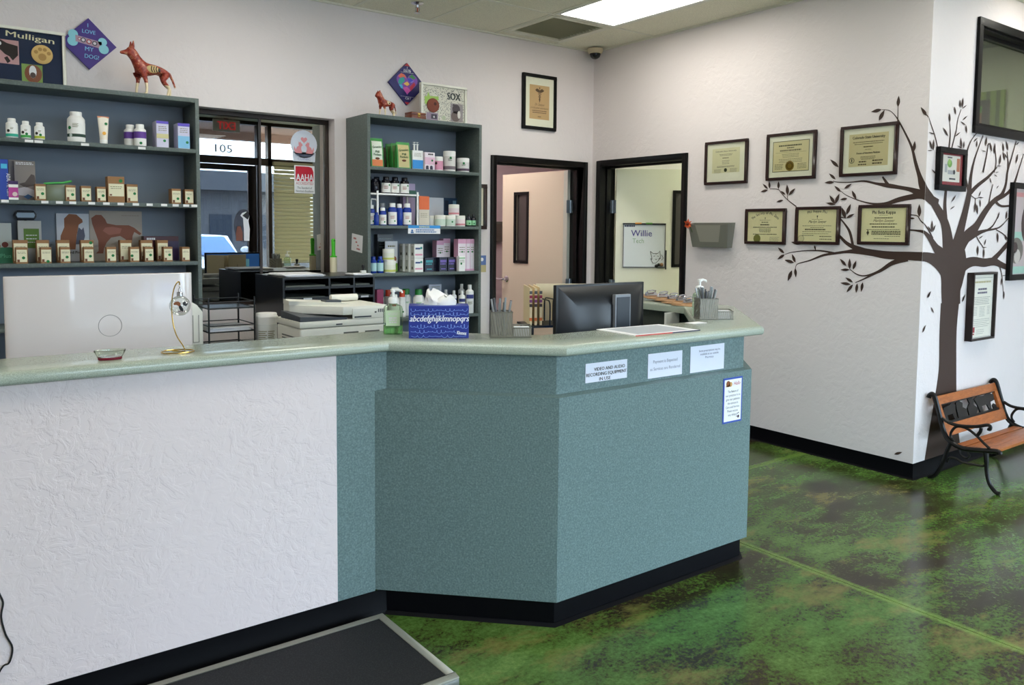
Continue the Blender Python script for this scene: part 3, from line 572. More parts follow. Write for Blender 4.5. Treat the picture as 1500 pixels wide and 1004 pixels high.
TREE_LEAVES = [(-0.187, 2.275, -0.185, 2.344, 0.011), (-0.305, 2.206, -0.271, 2.269, 0.013), (-0.289, 2.272, -0.36, 2.265, 0.011), (-0.077, 1.997, -0.074, 2.062, 0.01), (-0.566, 1.932, -0.63, 1.988, 0.011), (-0.584, 1.854, -0.634, 1.896, 0.009), (-0.593, 1.837, -0.664, 1.837, 0.01), (-0.522, 1.792, -0.47, 1.822, 0.009), (-0.544, 1.772, -0.592, 1.813, 0.009), (-0.496, 1.728, -0.549, 1.722, 0.008), (-0.436, 1.722, -0.468, 1.779, 0.01), (-0.582, 1.695, -0.625, 1.753, 0.011), (-0.582, 1.695, -0.554, 1.762, 0.012), (-0.579, 1.691, -0.647, 1.703, 0.009), (-1.103, 1.81, -1.15, 1.85, 0.008), (-1.089, 1.813, -1.096, 1.866, 0.009), (-1.103, 1.805, -1.166, 1.792, 0.009), (-1.017, 1.807, -1.019, 1.863, 0.01), (-0.96, 1.766, -0.999, 1.794, 0.007), (-0.942, 1.762, -0.95, 1.837, 0.013), (-0.934, 1.762, -0.884, 1.808, 0.011), (-0.976, 1.73, -1.032, 1.717, 0.008), (-0.503, 1.598, -0.535, 1.673, 0.013), (-0.499, 1.623, -0.472, 1.693, 0.012), (-0.499, 1.602, -0.443, 1.629, 0.009), (-0.027, 1.605, -0.03, 1.683, 0.012), (-0.053, 1.596, -0.09, 1.599, 0.006), (0.096, 1.515, 0.037, 1.553, 0.006), (0.096, 1.515, 0.095, 1.587, 0.014), (0.104, 1.515, 0.14, 1.561, 0.008), (-0.953, 1.361, -1.007, 1.401, 0.01), (-0.949, 1.354, -1.009, 1.317, 0.01), (-0.864, 1.3, -0.892, 1.358, 0.011), (-0.873, 1.299, -0.951, 1.316, 0.011), (-0.863, 1.262, -0.855, 1.198, 0.011), (-0.888, 1.246, -0.919, 1.169, 0.014), (-0.827, 1.427, -0.904, 1.441, 0.01), (-0.724, 1.422, -0.71, 1.386, 0.006), (-0.486, 1.292, -0.533, 1.337, 0.01), (-0.462, 1.272, -0.465, 1.342, 0.011), (-0.439, 1.27, -0.419, 1.33, 0.01), (-0.462, 1.269, -0.527, 1.265, 0.009), (-0.436, 1.189, -0.49, 1.217, 0.009), (-0.45, 1.174, -0.524, 1.18, 0.01), (-0.435, 1.175, -0.478, 1.12, 0.01), (-0.406, 1.184, -0.411, 1.12, 0.01), (-0.369, 1.193, -0.377, 1.13, 0.01), (-0.009, 2.203, -0.047, 2.259, 0.009), (0.084, 2.1, -0.003, 2.106, 0.004), (0.053, 2.008, 0.016, 2.063, 0.01), (0.067, 2.002, 0.068, 2.071, 0.013), (0.059, 2.002, -0.004, 1.998, 0.003), (0.12, 1.863, 0.058, 1.892, 0.005), (0.257, 2.186, 0.246, 2.244, 0.012), (0.246, 2.1, 0.173, 2.149, 0.009), (0.33, 2.239, 0.303, 2.287, 0.01), (0.382, 2.284, 0.371, 2.336, 0.011), (0.405, 2.286, 0.412, 2.353, 0.013), (0.405, 2.283, 0.466, 2.312, 0.004), (0.418, 2.214, 0.481, 2.246, 0.005), (0.464, 2.187, 0.39, 2.204, 0.005), (0.484, 2.138, 0.464, 2.191, 0.011), (0.33, 2.106, 0.397, 2.138, 0.005), (0.422, 2.039, 0.406, 2.105, 0.013), (0.451, 2.041, 0.451, 2.088, 0.01), (0.436, 2.04, 0.363, 2.053, 0.004), (0.578, 2.091, 0.634, 2.122, 0.005), (0.626, 2.06, 0.627, 2.108, 0.01), (0.704, 2.044, 0.766, 2.041, 0.003), (0.747, 2.075, 0.762, 2.139, 0.013), (0.762, 2.08, 0.822, 2.101, 0.004), (0.844, 2.046, 0.806, 2.107, 0.012), (0.878, 2.034, 0.885, 2.106, 0.015), (1.045, 2.002, 1.005, 2.057, 0.011), (0.966, 1.968, 0.977, 2.041, 0.015), (0.919, 1.958, 1.0, 1.963, 0.003), (0.908, 1.915, 0.965, 1.921, 0.002), (0.893, 1.9, 0.943, 1.888, 0.003), (0.832, 1.876, 0.862, 1.841, 0.007), (1.021, 2.058, 0.998, 2.114, 0.012), (1.086, 2.069, 1.046, 2.132, 0.013), (1.076, 2.018, 1.022, 2.051, 0.006), (1.2, 2.114, 1.255, 2.14, 0.004), (1.241, 2.057, 1.215, 1.989, 0.014), (0.69, 1.75, 0.717, 1.786, 0.007), (0.676, 1.743, 0.762, 1.743, 0.004), (0.708, 1.73, 0.723, 1.681, 0.01), (0.649, 1.714, 0.641, 1.644, 0.014), (0.665, 1.7, 0.688, 1.631, 0.014), (0.328, 1.705, 0.38, 1.747, 0.007), (0.31, 1.657, 0.373, 1.679, 0.004), (0.936, 1.809, 0.972, 1.832, 0.004), (0.976, 1.607, 1.003, 1.659, 0.01), (1.108, 1.609, 1.118, 1.668, 0.013), (0.986, 1.52, 1.004, 1.447, 0.015), (1.104, 1.506, 1.133, 1.462, 0.009), (1.17, 1.521, 1.171, 1.566, 0.01), (0.72, 1.476, 0.78, 1.497, 0.004), (0.803, 1.433, 0.824, 1.476, 0.009), (0.773, 1.419, 0.843, 1.419, 0.003), (0.71, 1.433, 0.717, 1.365, 0.014), (0.799, 1.412, 0.806, 1.347, 0.013), (1.087, 1.225, 1.161, 1.226, 0.003), (1.089, 1.21, 1.085, 1.158, 0.011), (1.133, 1.119, 1.14, 1.059, 0.013), (0.083, 1.114, 0.119, 1.157, 0.008), (0.531, 1.071, 0.57, 1.119, 0.009), (0.07, 1.116, 0.117, 1.156, 0.007), (0.126, 1.058, 0.17, 1.018, 0.006), (0.036, 0.906, 0.076, 0.951, 0.009), (0.532, 1.07, 0.567, 1.116, 0.009), (-0.117, 0.132, -0.066, 0.159, 0.008)]
td = thing('tree_decal', 'dark brown bare tree wall decal wrapping round the wall corner', 'wall decal', (0, 0, 0))
def unfold(s, z, e):                    # s<0: wall_right, s>0: wall_alcove (the corner is s=0)
    return (XR-e, YT-s, z) if s <= 0 else (XR+s, YT-e, z)
def clip(poly, sign):
    out = []
    for i in range(len(poly)):
        a, b = poly[i-1], poly[i]; ia, ib = a[0]*sign >= 0, b[0]*sign >= 0
        if ia != ib: t = a[0]/(a[0]-b[0]); out.append((0.0, a[1]+(b[1]-a[1])*t))
        if ib: out.append(b)
    return out
def catmull(pts, n=5):
    out = []
    for i in range(len(pts)-1):
        p0, p1, p2, p3 = pts[max(i-1, 0)], pts[i], pts[i+1], pts[min(i+2, len(pts)-1)]
        for k in range(n):
            t = k/n; out.append(tuple(.5*((2*b)+(-a+c)*t+(2*a-5*b+4*c-d)*t*t+(-a+3*b-3*c+d)*t**3) for a, b, c, d in zip(p0, p1, p2, p3)))
    out.append(pts[-1]); return out
def decal_piece(name, polys, e):
    mb = MB()
    for poly in polys:
        for sg in (-1, 1):
            q = clip(poly, sg)
            if len(q) < 3: continue
            vs = [unfold(s if sg*s > 0 else sg*1e-6, z, e) for s, z in q]
            mb.add(vs, [tuple(range(len(vs)))])
    o = mb.build(name, m_decal, td, smooth=False); return o
for i, (kind, pts) in enumerate(TREE_STROKES):
    pts = catmull(pts); L, Rr = [], []
    for j in range(len(pts)):
        a, b = pts[max(j-1, 0)], pts[min(j+1, len(pts)-1)]; dx, dz = b[0]-a[0], b[1]-a[1]; d = math.hypot(dx, dz) or 1
        w_ = pts[j][2]/2*(1.0 if kind == 'trunk' else .86); w_ = max(w_, .002)
        L.append((pts[j][0]-dz/d*w_, pts[j][1]+dx/d*w_)); Rr.append((pts[j][0]+dz/d*w_, pts[j][1]-dx/d*w_))
    polys = [[L[j], L[j+1], Rr[j+1], Rr[j]] for j in range(len(pts)-1)]
    decal_piece(kind, polys, .0012+.00005*i)
for i, (s0, z0, s1, z1, hw) in enumerate(TREE_LEAVES):
    dx, dz = s1-s0, z1-z0; d = math.hypot(dx, dz); px, pz = -dz/d, dx/d; w_ = hw; poly = []
    prof = [(0, 0), (.1, .35), (.28, .85), (.45, 1), (.65, .8), (.85, .38), (1, 0)]
    for t, q in prof: poly.append((s0+dx*t+px*w_*q, z0+dz*t+pz*w_*q))
    for t, q in prof[-2:0:-1]: poly.append((s0+dx*t-px*w_*q, z0+dz*t-pz*w_*q))
    side = -1 if s0 < 0 else 1
    poly = [(a if a*side > 0 else side*1e-5, b) for a, b in poly]
    decal_piece('leaf', [poly], .0036)

# ================================================================== FRAMED PIECES
def frame(name, label, cat, loc, rotz, w_, h_, bar, depth, mat, mat_board=None, paper=None, group=None, pane=True):
    """a picture frame centred on loc, back on the wall, facing local -Y. paper = (x0,x1,z0,z1,material)"""
    e = thing(name, label, cat, loc, rotz, group); a, b = w_/2, h_/2; m = MB()
    for (x0, x1, z0, z1) in ((-a, a, b-bar, b), (-a, a, -b, -b+bar), (-a, -a+bar, -b+bar, b-bar), (a-bar, a, -b+bar, b-bar)): m.box(x0, x1, -depth, -.001, z0, z1)
    m.build('moulding', mat, e, bevel=.0015)
    yb = -depth*.55
    if mat_board is not None: MB().box(-a+bar*.8, a-bar*.8, yb, -.002, -b+bar*.8, b-bar*.8).build('backing', mat_board, e)
    y = yb
    if paper: x0, x1, z0, z1, pm = paper; MB().box(x0, x1, yb-.001, yb, z0, z1).build('document', pm, e); y = yb-.001
    if pane: MB().rect(-a+bar*.9, a-bar*.9, -b+bar*.9, b-bar*.9, y-.0045).build('glass', m_pane, e)
    return e, y-.0006
G = 'framed certificates on the stucco wall'
RW = R(-90)
def diploma(label, y0, y1, z0, z1, matted): 
    return frame('framed_certificate', label, 'framed certificate', (XR, (y0+y1)/2, (z0+z1)/2), RW, abs(y1-y0), z1-z0, .02, .022, m_frame,
                 m_matboard if matted else m_cream, matted, G)
e, y = diploma('small print certificate in wide pale mat above the wall file pocket', 4.086, 3.70, 1.859, 2.18, (-.125, .125, -.075, .105, P('parchment_pale', (232, 230, 190), .8)))
mb = MB(); put_text(mb, 'Colorado State University', 0, .078, .011, y, .19); mb.build('heading', P('ink_mid', (84, 80, 56), .8), e)
mb = MB(); text_lines(mb, -.06, .06, .062, 2, .008, .003, y, centre=True); text_lines(mb, -.03, .03, .036, 1, .01, .006, y); text_lines(mb, -.035, .035, .014, 3, .011, .003, y, centre=True); text_lines(mb, -.08, .08, -.025, 2, .007, .003, y, centre=True); text_lines(mb, -.105, -.04, -.05, 3, .010, .003, y); text_lines(mb, .04, .105, -.048, 3, .010, .003, y); mb.build('print', m_inkl, e)
mb = MB(); mb.disc(0, -.056, .014, y-.0003); mb.build('seal', P('seal_dark', (52, 62, 32), .5), e)
e, y = diploma('certificate with large gold seal in pale mat, top row', 3.535, 3.151, 1.867, 2.19, (-.143, .143, -.105, .105, P('parchment_warm', (226, 218, 168), .8)))
mb = MB()
for x0, x1, z0, z1 in ((-.143, .143, .101, .105), (-.143, .143, -.105, -.101), (-.143, -.139, -.101, .101), (.139, .143, -.101, .101)): mb.rect(x0, x1, z0, z1, y)
text_lines(mb, -.095, .095, .078, 1, .01, .009, y, seed=12); text_lines(mb, -.03, .03, .060, 1, .01, .006, y, seed=13); mb.build('heading', P('ink_green', (78, 84, 52), .8), e)
mb = MB(); text_lines(mb, -.085, .085, .045, 1, .01, .010, y, seed=3); mb.rect(-.12, .12, .026, .0275, y); text_lines(mb, -.07, .07, .016, 3, .010, .003, y, centre=True); text_lines(mb, -.095, .095, -.018, 3, .010, .003, y, centre=True); text_lines(mb, -.125, -.055, -.052, 4, .010, .004, y); text_lines(mb, .055, .125, -.052, 4, .010, .004, y, seed=8); mb.build('print', m_inkl, e)
mb = MB(); mb.disc(-.005, -.066, .034, y-.0004, 0, 28); mb.build('seal', m_gold, e); mb = MB(); mb.disc(-.005, -.066, .025, y-.0006, 0, 28); mb.disc(-.005, -.066, .017, y-.0008, 1, 20); mb.build('seal_emblem', [P('seal_gold_dark', (104, 84, 22), .4, .5), m_gold], e)
e, y = diploma('university doctor of veterinary medicine diploma in pale mat, among the tree twigs', 2.972, 2.595, 1.867, 2.188, (-.13, .13, -.10, .105, P('parchment_tan', (216, 206, 158), .8)))
mb = MB(); put_text(mb, 'Colorado State University', 0, .074, .017, y, .215, bold=.0012); put_text(mb, 'Doctor of Veterinary Medicine', 0, -.022, .012, y, .155, bold=.0008); mb.build('heading', m_ink, e)
mb = MB(); text_lines(mb, -.105, .105, .055, 2, .012, .004, y, centre=True); text_lines(mb, -.032, .032, .025, 1, .01, .006, y); text_lines(mb, -.02, .02, .006, 1, .01, .003, y); text_lines(mb, -.05, .05, -.038, 3, .008, .003, y, centre=True); text_lines(mb, -.06, -.01, -.066, 1, .012, .009, y); text_lines(mb, .03, .10, -.062, 2, .018, .009, y); text_lines(mb, -.065, -.005, -.084, 1, .01, .008, y); mb.build('print', P('ink_sepia', (96, 86, 52), .8), e)
mb = MB(); mb.disc(-.108, -.06, .018, y-.0003, 0, 22); mb.disc(-.108, -.06, .014, y-.0005, 1, 22); mb.rect(-.112, -.104, -.07, -.05, y-.0007, 0); mb.build('seal', [P('seal_ink', (86, 84, 58), .7), P('parchment_tan', (216, 206, 158))], e)
e, y = diploma('certificate with arched heading and olive round seal', 3.70, 3.366, 1.421, 1.673, None)
mb = MB(); arc_text(mb, 'The Society of Phi Zeta', 0, .088, .16, .018, 1.45, y); mb.build('heading', m_ink, e)
mb = MB(); text_lines(mb, -.045, .045, .045, 1, .01, .002, y); text_lines(mb, -.03, .03, .032, 1, .01, .005, y); text_lines(mb, -.04, .04, .016, 1, .01, .008, y, seed=5); text_lines(mb, -.10, .10, -.003, 1, .01, .005, y); text_lines(mb, -.05, .05, -.016, 3, .010, .004, y, centre=True, seed=4); text_lines(mb, -.10, .10, -.052, 1, .01, .005, y); text_lines(mb, .04, .12, -.075, 4, .009, .002, y); mb.build('print', P('ink_soft', (98, 94, 62), .8), e)
mb = MB(); mb.disc(-.065, -.086, .03, y-.0004, 0, 26); mb.build('seal', m_olive, e)
mb = MB(); mb.disc(0, .06, .004, y, 0, 8); mb.rect(-.0012, .0012, .05, .062, y); mb.build('key_emblem', m_ink, e)
e, y = diploma('certificate with script name and faint round stamp, between two branches', 3.286, 2.96, 1.427, 1.68, None)
mb = MB(); arc_text(mb, 'Phi Kappa Phi', 0, .088, .26, .018, .56, y); mb.build('heading', m_ink, e)
mb = MB(); put_text(mb, 'Marilyn Sawyer', 0, .018, .018, y, .13, shear=.35); mb.build('script_name', m_ink, e)
mb = MB(); text_lines(mb, -.04, .04, .042, 1, .01, .002, y); text_lines(mb, -.11, .11, 0, 1, .01, .003, y); text_lines(mb, -.05, .05, -.012, 1, .01, .003, y); text_lines(mb, -.09, .08, -.022, 1, .01, .009, y, seed=6); text_lines(mb, -.11, .11, -.04, 2, .013, .003, y); text_lines(mb, -.11, -.02, -.064, 1, .013, .004, y); text_lines(mb, .02, .11, -.07, 3, .018, .005, y); mb.build('print', P('ink_soft', (98, 94, 62), .8), e)
mb = MB(); mb.disc(-.118, -.088, .023, y-.0003, 0, 24); mb.disc(-.118, -.088, .0205, y-.0005, 1, 24); mb.build('stamp', [m_inkl, P('parchment_stamp', (222, 216, 168), .8)], e)
mb = MB(); mb.disc(0, .062, .005, y, 0, 8); mb.rect(-.0012, .0012, .045, .062, y); mb.build('key_emblem', m_ink, e)
e, y = diploma('certificate with key emblem beside its small print, nearest the wall corner', 2.829, 2.50, 1.433, 1.684, None)
mb = MB(); put_text(mb, 'Phi Beta Kappa', 0, .068, .021, y, .15, bold=.001); mb.build('heading', m_ink, e)
mb = MB(); put_text(mb, 'Marilyn Sawyer', 0, .018, .017, y, .135, shear=.35); mb.build('script_name', P('ink_brown', (110, 96, 56), .8), e)
mb = MB(); text_lines(mb, -.03, .03, .06, 1, .01, .002, y); text_lines(mb, -.06, .06, .046, 1, .01, .006, y); text_lines(mb, -.09, .09, .008, 1, .01, .006, y); text_lines(mb, -.075, .075, -.010, 1, .01, .007, y); text_lines(mb, -.11, .11, -.028, 1, .01, .003, y); text_lines(mb, -.075, .115, -.038, 3, .009, .006, y, ragged=.02); text_lines(mb, .01, .11, -.07, 1, .01, .003, y); text_lines(mb, -.06, .04, -.085, 1, .01, .003, y); mb.build('print', P('ink_soft', (98, 94, 62), .8), e)
mb = MB(); mb.disc(-.10, -.05, .009, y, 0, 10); mb.rect(-.103, -.097, -.065, -.032, y); mb.build('key_emblem', P('ink_soft', (98, 94, 62), .8), e)

# caduceus print between shelf and door
e, y = frame('framed_print', 'black framed tan print with winged staff emblem high above the doors', 'framed print', (4.244, YB, 2.573), 0, .355, .455, .026, .025, m_blkframe, P('mat_cream', (226, 226, 206), .8), (-.105, .105, -.14, .14, P('kraft_print', (196, 164, 116), .8)))
mb = MB(); wing = [(0, .095), (.012, .108), (.03, .112), (.048, .098), (.034, .088), (.02, .082), (.006, .078)]
mb.flat(wing, y); mb.flat([(-a, b) for a, b in wing][::-1], y); mb.rect(-.002, .002, .0, .115, y); mb.disc(0, .118, .006, y, 0, 10)
for sg in (1, -1):
    pts = [(sg*.016*math.sin(k*.75)*(1-k/16), .08-k*.0055) for k in range(15)]
    for a, b in zip(pts[:-1], pts[1:]): mb.flat([(a[0]-.003, a[1]), (a[0]+.003, a[1]), (b[0]+.003, b[1]), (b[0]-.003, b[1])], y-.0002)
mb.build('emblem', P('ink_umber', (92, 72, 48), .8), e)
mb = MB(); put_text(mb, 'Dr. Sawyer', 0, -.028, .02, y, .10, shear=.3); put_text(mb, 'a truly great veterinarian', 0, -.054, .017, y, .185, shear=.3); text_lines(mb, -.08, .08, -.068, 2, .015, .006, y, seed=16, centre=True); text_lines(mb, -.018, .018, -.116, 1, .01, .006, y); mb.build('lettering', P('ink_umber', (92, 72, 48), .8), e)

# pieces on the alcove wall
e, y = frame('picture_frame', 'black frame with red mat and green sketch hung on the tree branches', 'picture frame', (5.14, YT, 1.90), 0, .345, .26, .034, .03, m_blkframe, P('mat_red', (140, 28, 44), .7), (-.115, .105, -.075, .085, P('sketch_paper', (226, 222, 212), .8)))
mb = MB(); mb.disc(-.03, .035, .03, y, 0, 14, .024); mb.disc(-.035, .045, .018, y-.0003, 1, 12); mb.rect(.06, .10, -.01, .07, y, 2); mb.rect(-.05, .02, -.03, -.005, y, 3); mb.disc(.03, -.015, .015, y, 4, 10); mb.rect(-.09, -.06, -.02, .03, y, 3); mb.rect(-.03, .05, -.062, -.052, y, 4); mb.rect(-.06, 0, .068, .075, y, 4)
mb.build('sketch', [P('pr_green', (120, 170, 84), .8), P('pr_green2', (160, 200, 110), .8), P('pr_rust', (190, 120, 90), .8), P('pr_grey', (176, 176, 178), .8), P('pr_slate', (70, 72, 80), .8)], e)
e, y = frame('framed_certificate', 'narrow dark framed white certificate low beside the tree trunk', 'framed certificate', (5.62, YT, 1.035), 0, .335, .445, .014, .045, m_darkwood, P('page_ivory', (236, 232, 220), .8))
mb = MB(); text_lines(mb, -.12, .12, .165, 1, .01, .012, y, seed=14); mb.build('heading', P('ink_sand', (190, 178, 130), .8), e)
mb = MB(); text_lines(mb, -.07, .07, .118, 2, .024, .012, y, seed=15, centre=True); mb.build('title', P('ink_violet', (84, 78, 110), .8), e)
mb = MB(); text_lines(mb, -.11, .12, .06, 5, .011, .004, y); text_lines(mb, -.12, -.06, -.004, 6, .010, .003, y); text_lines(mb, -.03, .05, -.004, 7, .010, .003, y); text_lines(mb, .08, .12, -.004, 6, .010, .003, y); text_lines(mb, -.12, .12, -.085, 5, .012, .003, y); text_lines(mb, -.06, .05, -.155, 3, .012, .003, y); mb.rect(-.14, .14, .185, .188, y); mb.rect(-.14, .14, -.205, -.202, y); mb.build('print', P('ink_pale', (160, 156, 150), .8), e)
mb = MB(); mb.rect(-.125, -.085, -.17, -.135, y); mb.rect(-.12, -.09, -.185, -.176, y); mb.build('red_emblem', P('ink_crimson', (168, 40, 56), .7), e)
e, y = frame('picture_frame', 'large black framed portrait photo cut off by the picture edge', 'picture frame', (6.30, YT, 1.525), 0, .58, .67, .04, .03, m_blkframe, P('photo_pink', (206, 190, 190), .6))
mb = MB(); mb.rect(-.245, .245, -.29, -.24, y, 0); mb.rect(-.245, .245, -.06, .0, y, 0); mb.disc(-.18, -.13, .11, y-.0003, 1, 18, .09); mb.disc(-.16, -.17, .05, y-.0006, 2, 12); mb.disc(-.02, .06, .10, y-.0003, 3, 18, .14); mb.disc(-.2, -.11, .04, y-.0006, 3, 10); mb.rect(-.245, -.1, .24, .27, y, 4)
mb.build('photo', [P('ph_mint', (170, 206, 190), .6), P('ph_fur', (120, 112, 104), .7), P('ph_pale', (210, 200, 192), .7), P('ph_dark', (70, 50, 48), .7), P('ph_rose', (214, 150, 150), .7)], e)
# exam room canvas seen through the alcove window
t = thing('striped_canvas', 'green striped canvas behind the high alcove window glass', 'wall art', (6.998, 3.10, 2.46), RW)
MB().box(-.22, .22, -.03, 0, -.17, .19).build('canvas', P('lime', (150, 176, 50), .7), t)
for k in range(6): MB().box(-.215+k*.075, -.185+k*.075, -.0315, -.03, -.17, .19).build('stripe', P('lime_dark', (64, 92, 16), .7), t)
MB().box(-.17, .12, -.06, -.035, -.13, .12).build('inner_frame', m_blkframe, t); MB().box(-.13, .07, -.062, -.06, -.09, .075).build('photo', P('ph_orange', (170, 100, 60), .7), t)
MB().box(-.13, .07, -.0625, -.062, .02, .075).build('photo_sky', P('ph_leaf', (80, 160, 40), .7), t)
# dark frame edge and blue card between shelf and door
e, y = frame('picture_frame', 'narrow dark brown frame half hidden between the shelf and the cream door', 'picture frame', (3.60, YB, 1.69), 0, .225, .36, .03, .025, m_frame, P('mat_ivory', (220, 214, 190), .8))
e, w_, h_ = sheet('wall_card', 'small blue and yellow picture card on the wall beside the bookcase', 'card', 3.60, 3.72, 1.165, 1.30, YB-.0005, P('card_blue', (96, 120, 176), .6))
mb = MB(); mb.rect(-w_, w_, -h_, -.01, -.002, 0); mb.disc(.02, .035, .015, -.002, 1, 10); mb.build('print', [P('card_sand', (190, 176, 130), .7), m_paper], e)

# ---- wall file pocket with an orange flower
t = thing('file_pocket', 'smoky grey plastic wall file pocket beside the dark doorway', 'file holder', (XR, 3.99, 1.39), RW)
m_smoke = P('smoke_plastic', (118, 118, 108), .25)
mb = MB(); a = [(-.19, .185), (.19, .185), (.165, 0), (-.165, 0)]
mb.prism(a, -.004, 0, 'xz'); mb.build('back', m_smoke, t)
mb = MB(); 
mb.add([(-.165, 0, 0), (.165, 0, 0), (.165, -.055, 0), (-.165, -.055, 0), (-.19, 0, .185), (.19, 0, .185), (.188, -.085, .175), (-.188, -.085, .175), (-.12, -.083, .165), (.12, -.083, .165), (.09, -.062, .04), (-.09, -.062, .04)],
       [(0, 1, 2, 3), (0, 3, 7, 4), (1, 5, 6, 2), (3, 2, 10, 11), (2, 6, 9, 10), (3, 11, 8, 7)]); mb.build('pocket', m_smoke, t)
mb = MB(); mb.add([(-.12, -.081, .165), (.12, -.081, .165), (.09, -.060, .04), (-.09, -.060, .04)], [(0, 1, 2, 3)]); mb.build('front_window', P('smoke_light', (146, 144, 132), .3), t)
t = thing('fabric_flower', 'orange fabric flower stuck on the corner of the file pocket', 'flower', (XR-.10, 4.155, 1.565), RW)
m_or = P('petal_orange', (226, 92, 40), .7)
for k in range(12):
    a = k*2*math.pi/12; rr = .042 if k % 2 else .034; mb = MB()
    mb.add([(0, -.01, 0), (rr*.6*math.cos(a-.3), -.018, rr*.6*math.sin(a-.3)), (rr*math.cos(a), -.004-.006*(k % 3), rr*math.sin(a)), (rr*.6*math.cos(a+.3), -.014, rr*.6*math.sin(a+.3)), (0, -.004, 0)], [(0, 1, 2), (0, 2, 3), (4, 2, 1), (4, 3, 2)]); mb.build('petal', m_or, t)
MB().ball((0, -.016, 0), .012, 10).build('flower_centre', P('petal_dark', (120, 40, 20), .8), t); MB().tube([(0, 0, 0), (.01, .02, -.05), (.015, .05, -.10)], .003, 6).build('stem', P('stem_green', (60, 84, 40), .7), t)
# hall file holder
t = thing('hall_file_holder', 'grey file holder on the mauve hall wall behind the cream door', 'file holder', (5.10, 7.2, 1.38))
MB().add([(-.16, 0, .2), (.16, 0, .2), (.14, 0, 0), (-.14, 0, 0), (-.16, -.09, .19), (.16, -.09, .19), (.12, -.05, 0), (-.12, -.05, 0)], [(0, 1, 2, 3), (4, 7, 6, 5), (2, 6, 7, 3), (0, 3, 7, 4), (1, 5, 6, 2)]).build('pocket', P('smoke_brown', (112, 104, 98), .3), t)
MB().box(-.16, .16, -.004, 0, .19, .22).build('mount', m_smoke, t)

# ---- whiteboard on the open door leaf
t = thing('whiteboard', 'small whiteboard with purple and green handwriting hung on the open door', 'whiteboard', (0, 0, 0))
t.matrix_world = lf2.matrix_basis.copy(); ang = R(-36.9); hx, hy = XR+.168, 5.25-.012
t.matrix_world = Matrix.Translation((hx, hy, 0)) @ Matrix.Rotation(ang, 4, 'Z')
x0, x1, z0, z1, y = .072, .436, 1.192, 1.566, -.0225
MB().box(x0, x1, y-.010, y, z0, z1).build('board', P('board_white', (214, 218, 222), .25), t)
m = MB()
for a in ((x0-.006, x1+.006, z1, z1+.008), (x0-.006, x1+.006, z0-.008, z0), (x0-.006, x0, z0, z1), (x1, x1+.006, z0, z1)): m.box(a[0], a[1], y-.013, y, a[2], a[3])
m.build('frame', P('board_frame', (92, 92, 96), .4, .5), t)
MB().box(x0-.012, x1+.006, y-.02, y-.012, z1-.002, z1+.012).build('marker_rail', m_blk, t)
mb = MB(); put_text(mb, 'Willie', .228, 1.462, .056, y-.0115, .185, bold=.0012); mb.build('purple_writing', P('marker_purple', (78, 70, 140), .7), t)
mb = MB(); put_text(mb, 'Tech', .20, 1.402, .042, y-.0115, .10); mb.build('green_writing', P('marker_green', (140, 170, 140), .7), t)
mb = MB(); text_lines(mb, .078, .178, 1.560, 1, .02, .014, y-.0115, seed=17); mb.build('corner_lettering', P('marker_navy', (50, 56, 90), .7), t)
mb = MB()
for pts in ([(.31, 1.33), (.325, 1.27), (.32, 1.25)], [(.31, 1.33), (.335, 1.31), (.375, 1.31), (.395, 1.335), (.40, 1.28), (.385, 1.25), (.36, 1.225), (.335, 1.225), (.32, 1.25)], [(.34, 1.285), (.352, 1.29)], [(.372, 1.29), (.384, 1.285)], [(.36, 1.31), (.362, 1.30)], [(.33, 1.26), (.31, 1.262)], [(.385, 1.262), (.405, 1.268)], [(.355, 1.262), (.362, 1.255), (.37, 1.262)], [(.41, 1.30), (.425, 1.27), (.41, 1.25)]):
    mb.tube([(a, y-.0115, b) for a, b in pts], .0022, 5)
mb.build('cat_drawing', m_ink, t)
mb = MB(); mb.ball((.365, y-.02, 1.20), .016, 10); mb.ball((.385, y-.02, 1.212), .014, 10); mb.build('magnet', m_blk, t); MB().ball((.41, y-.02, 1.212), .017, 10).build('magnet', P('magnet_tan', (150, 112, 80), .6), t)
for xx, c in ((.20, (224, 150, 70)), (.295, (90, 150, 60))): 
    mb = MB(); mb.tube([(xx-.03, y-.022, z1+.010), (xx+.025, y-.022, z1+.010)], .007, 8); mb.build('marker', P('mk%d' % c[0], c, .5), t)
MB().tube([(x1+.012, y-.015, 1.17), (x1+.012, y-.015, 1.34)], .006, 8).build('marker', m_blk, t)
# ================================================================== BOOKCASES
def bookcase(name, label, x0, x1, y0, y1, top, shelves, ts=.022):
    e = thing(name, label, 'bookcase', ((x0+x1)/2, (y0+y1)/2, 0)); a, d = (x1-x0)/2, (y1-y0)/2
    for sx in (-1, 1): MB().box(min(sx*a, sx*(a-ts)), max(sx*a, sx*(a-ts)), -d, d, 0, top).build('side_panel', m_shelf, e, bevel=.001)
    MB().box(-a+ts, a-ts, -d, d, top-ts-.003, top).build('top_panel', m_shelf, e, bevel=.001)
    MB().box(-a+ts, a-ts, d-.008, d-.001, .02, top-ts).build('back_panel', m_shback, e)
    MB().box(-a+ts, a-ts, -d+.03, -d+.045, 0, .08).build('plinth', m_shelf, e)
    for z in shelves: MB().box(-a+ts, a-ts, -d, d-.008, z-ts, z).build('shelf', m_shelf, e, bevel=.001)
    return e
U1 = bookcase('bookcase', 'wide grey green bookcase with small brown boxes, left of the window', -.1, 1.41, 5.08, 5.365, 2.277, (1.973, 1.643, 1.298, .95, .55, .1))
U1['label'] = 'wide grey green bookcase full of small brown product boxes'
U2 = bookcase('bookcase', 'narrow grey green bookcase of pet medicines beside the cream door', 2.50, 3.44, 5.03, 5.365, 2.287, (1.932, 1.53, 1.197, .875, .5, .1))
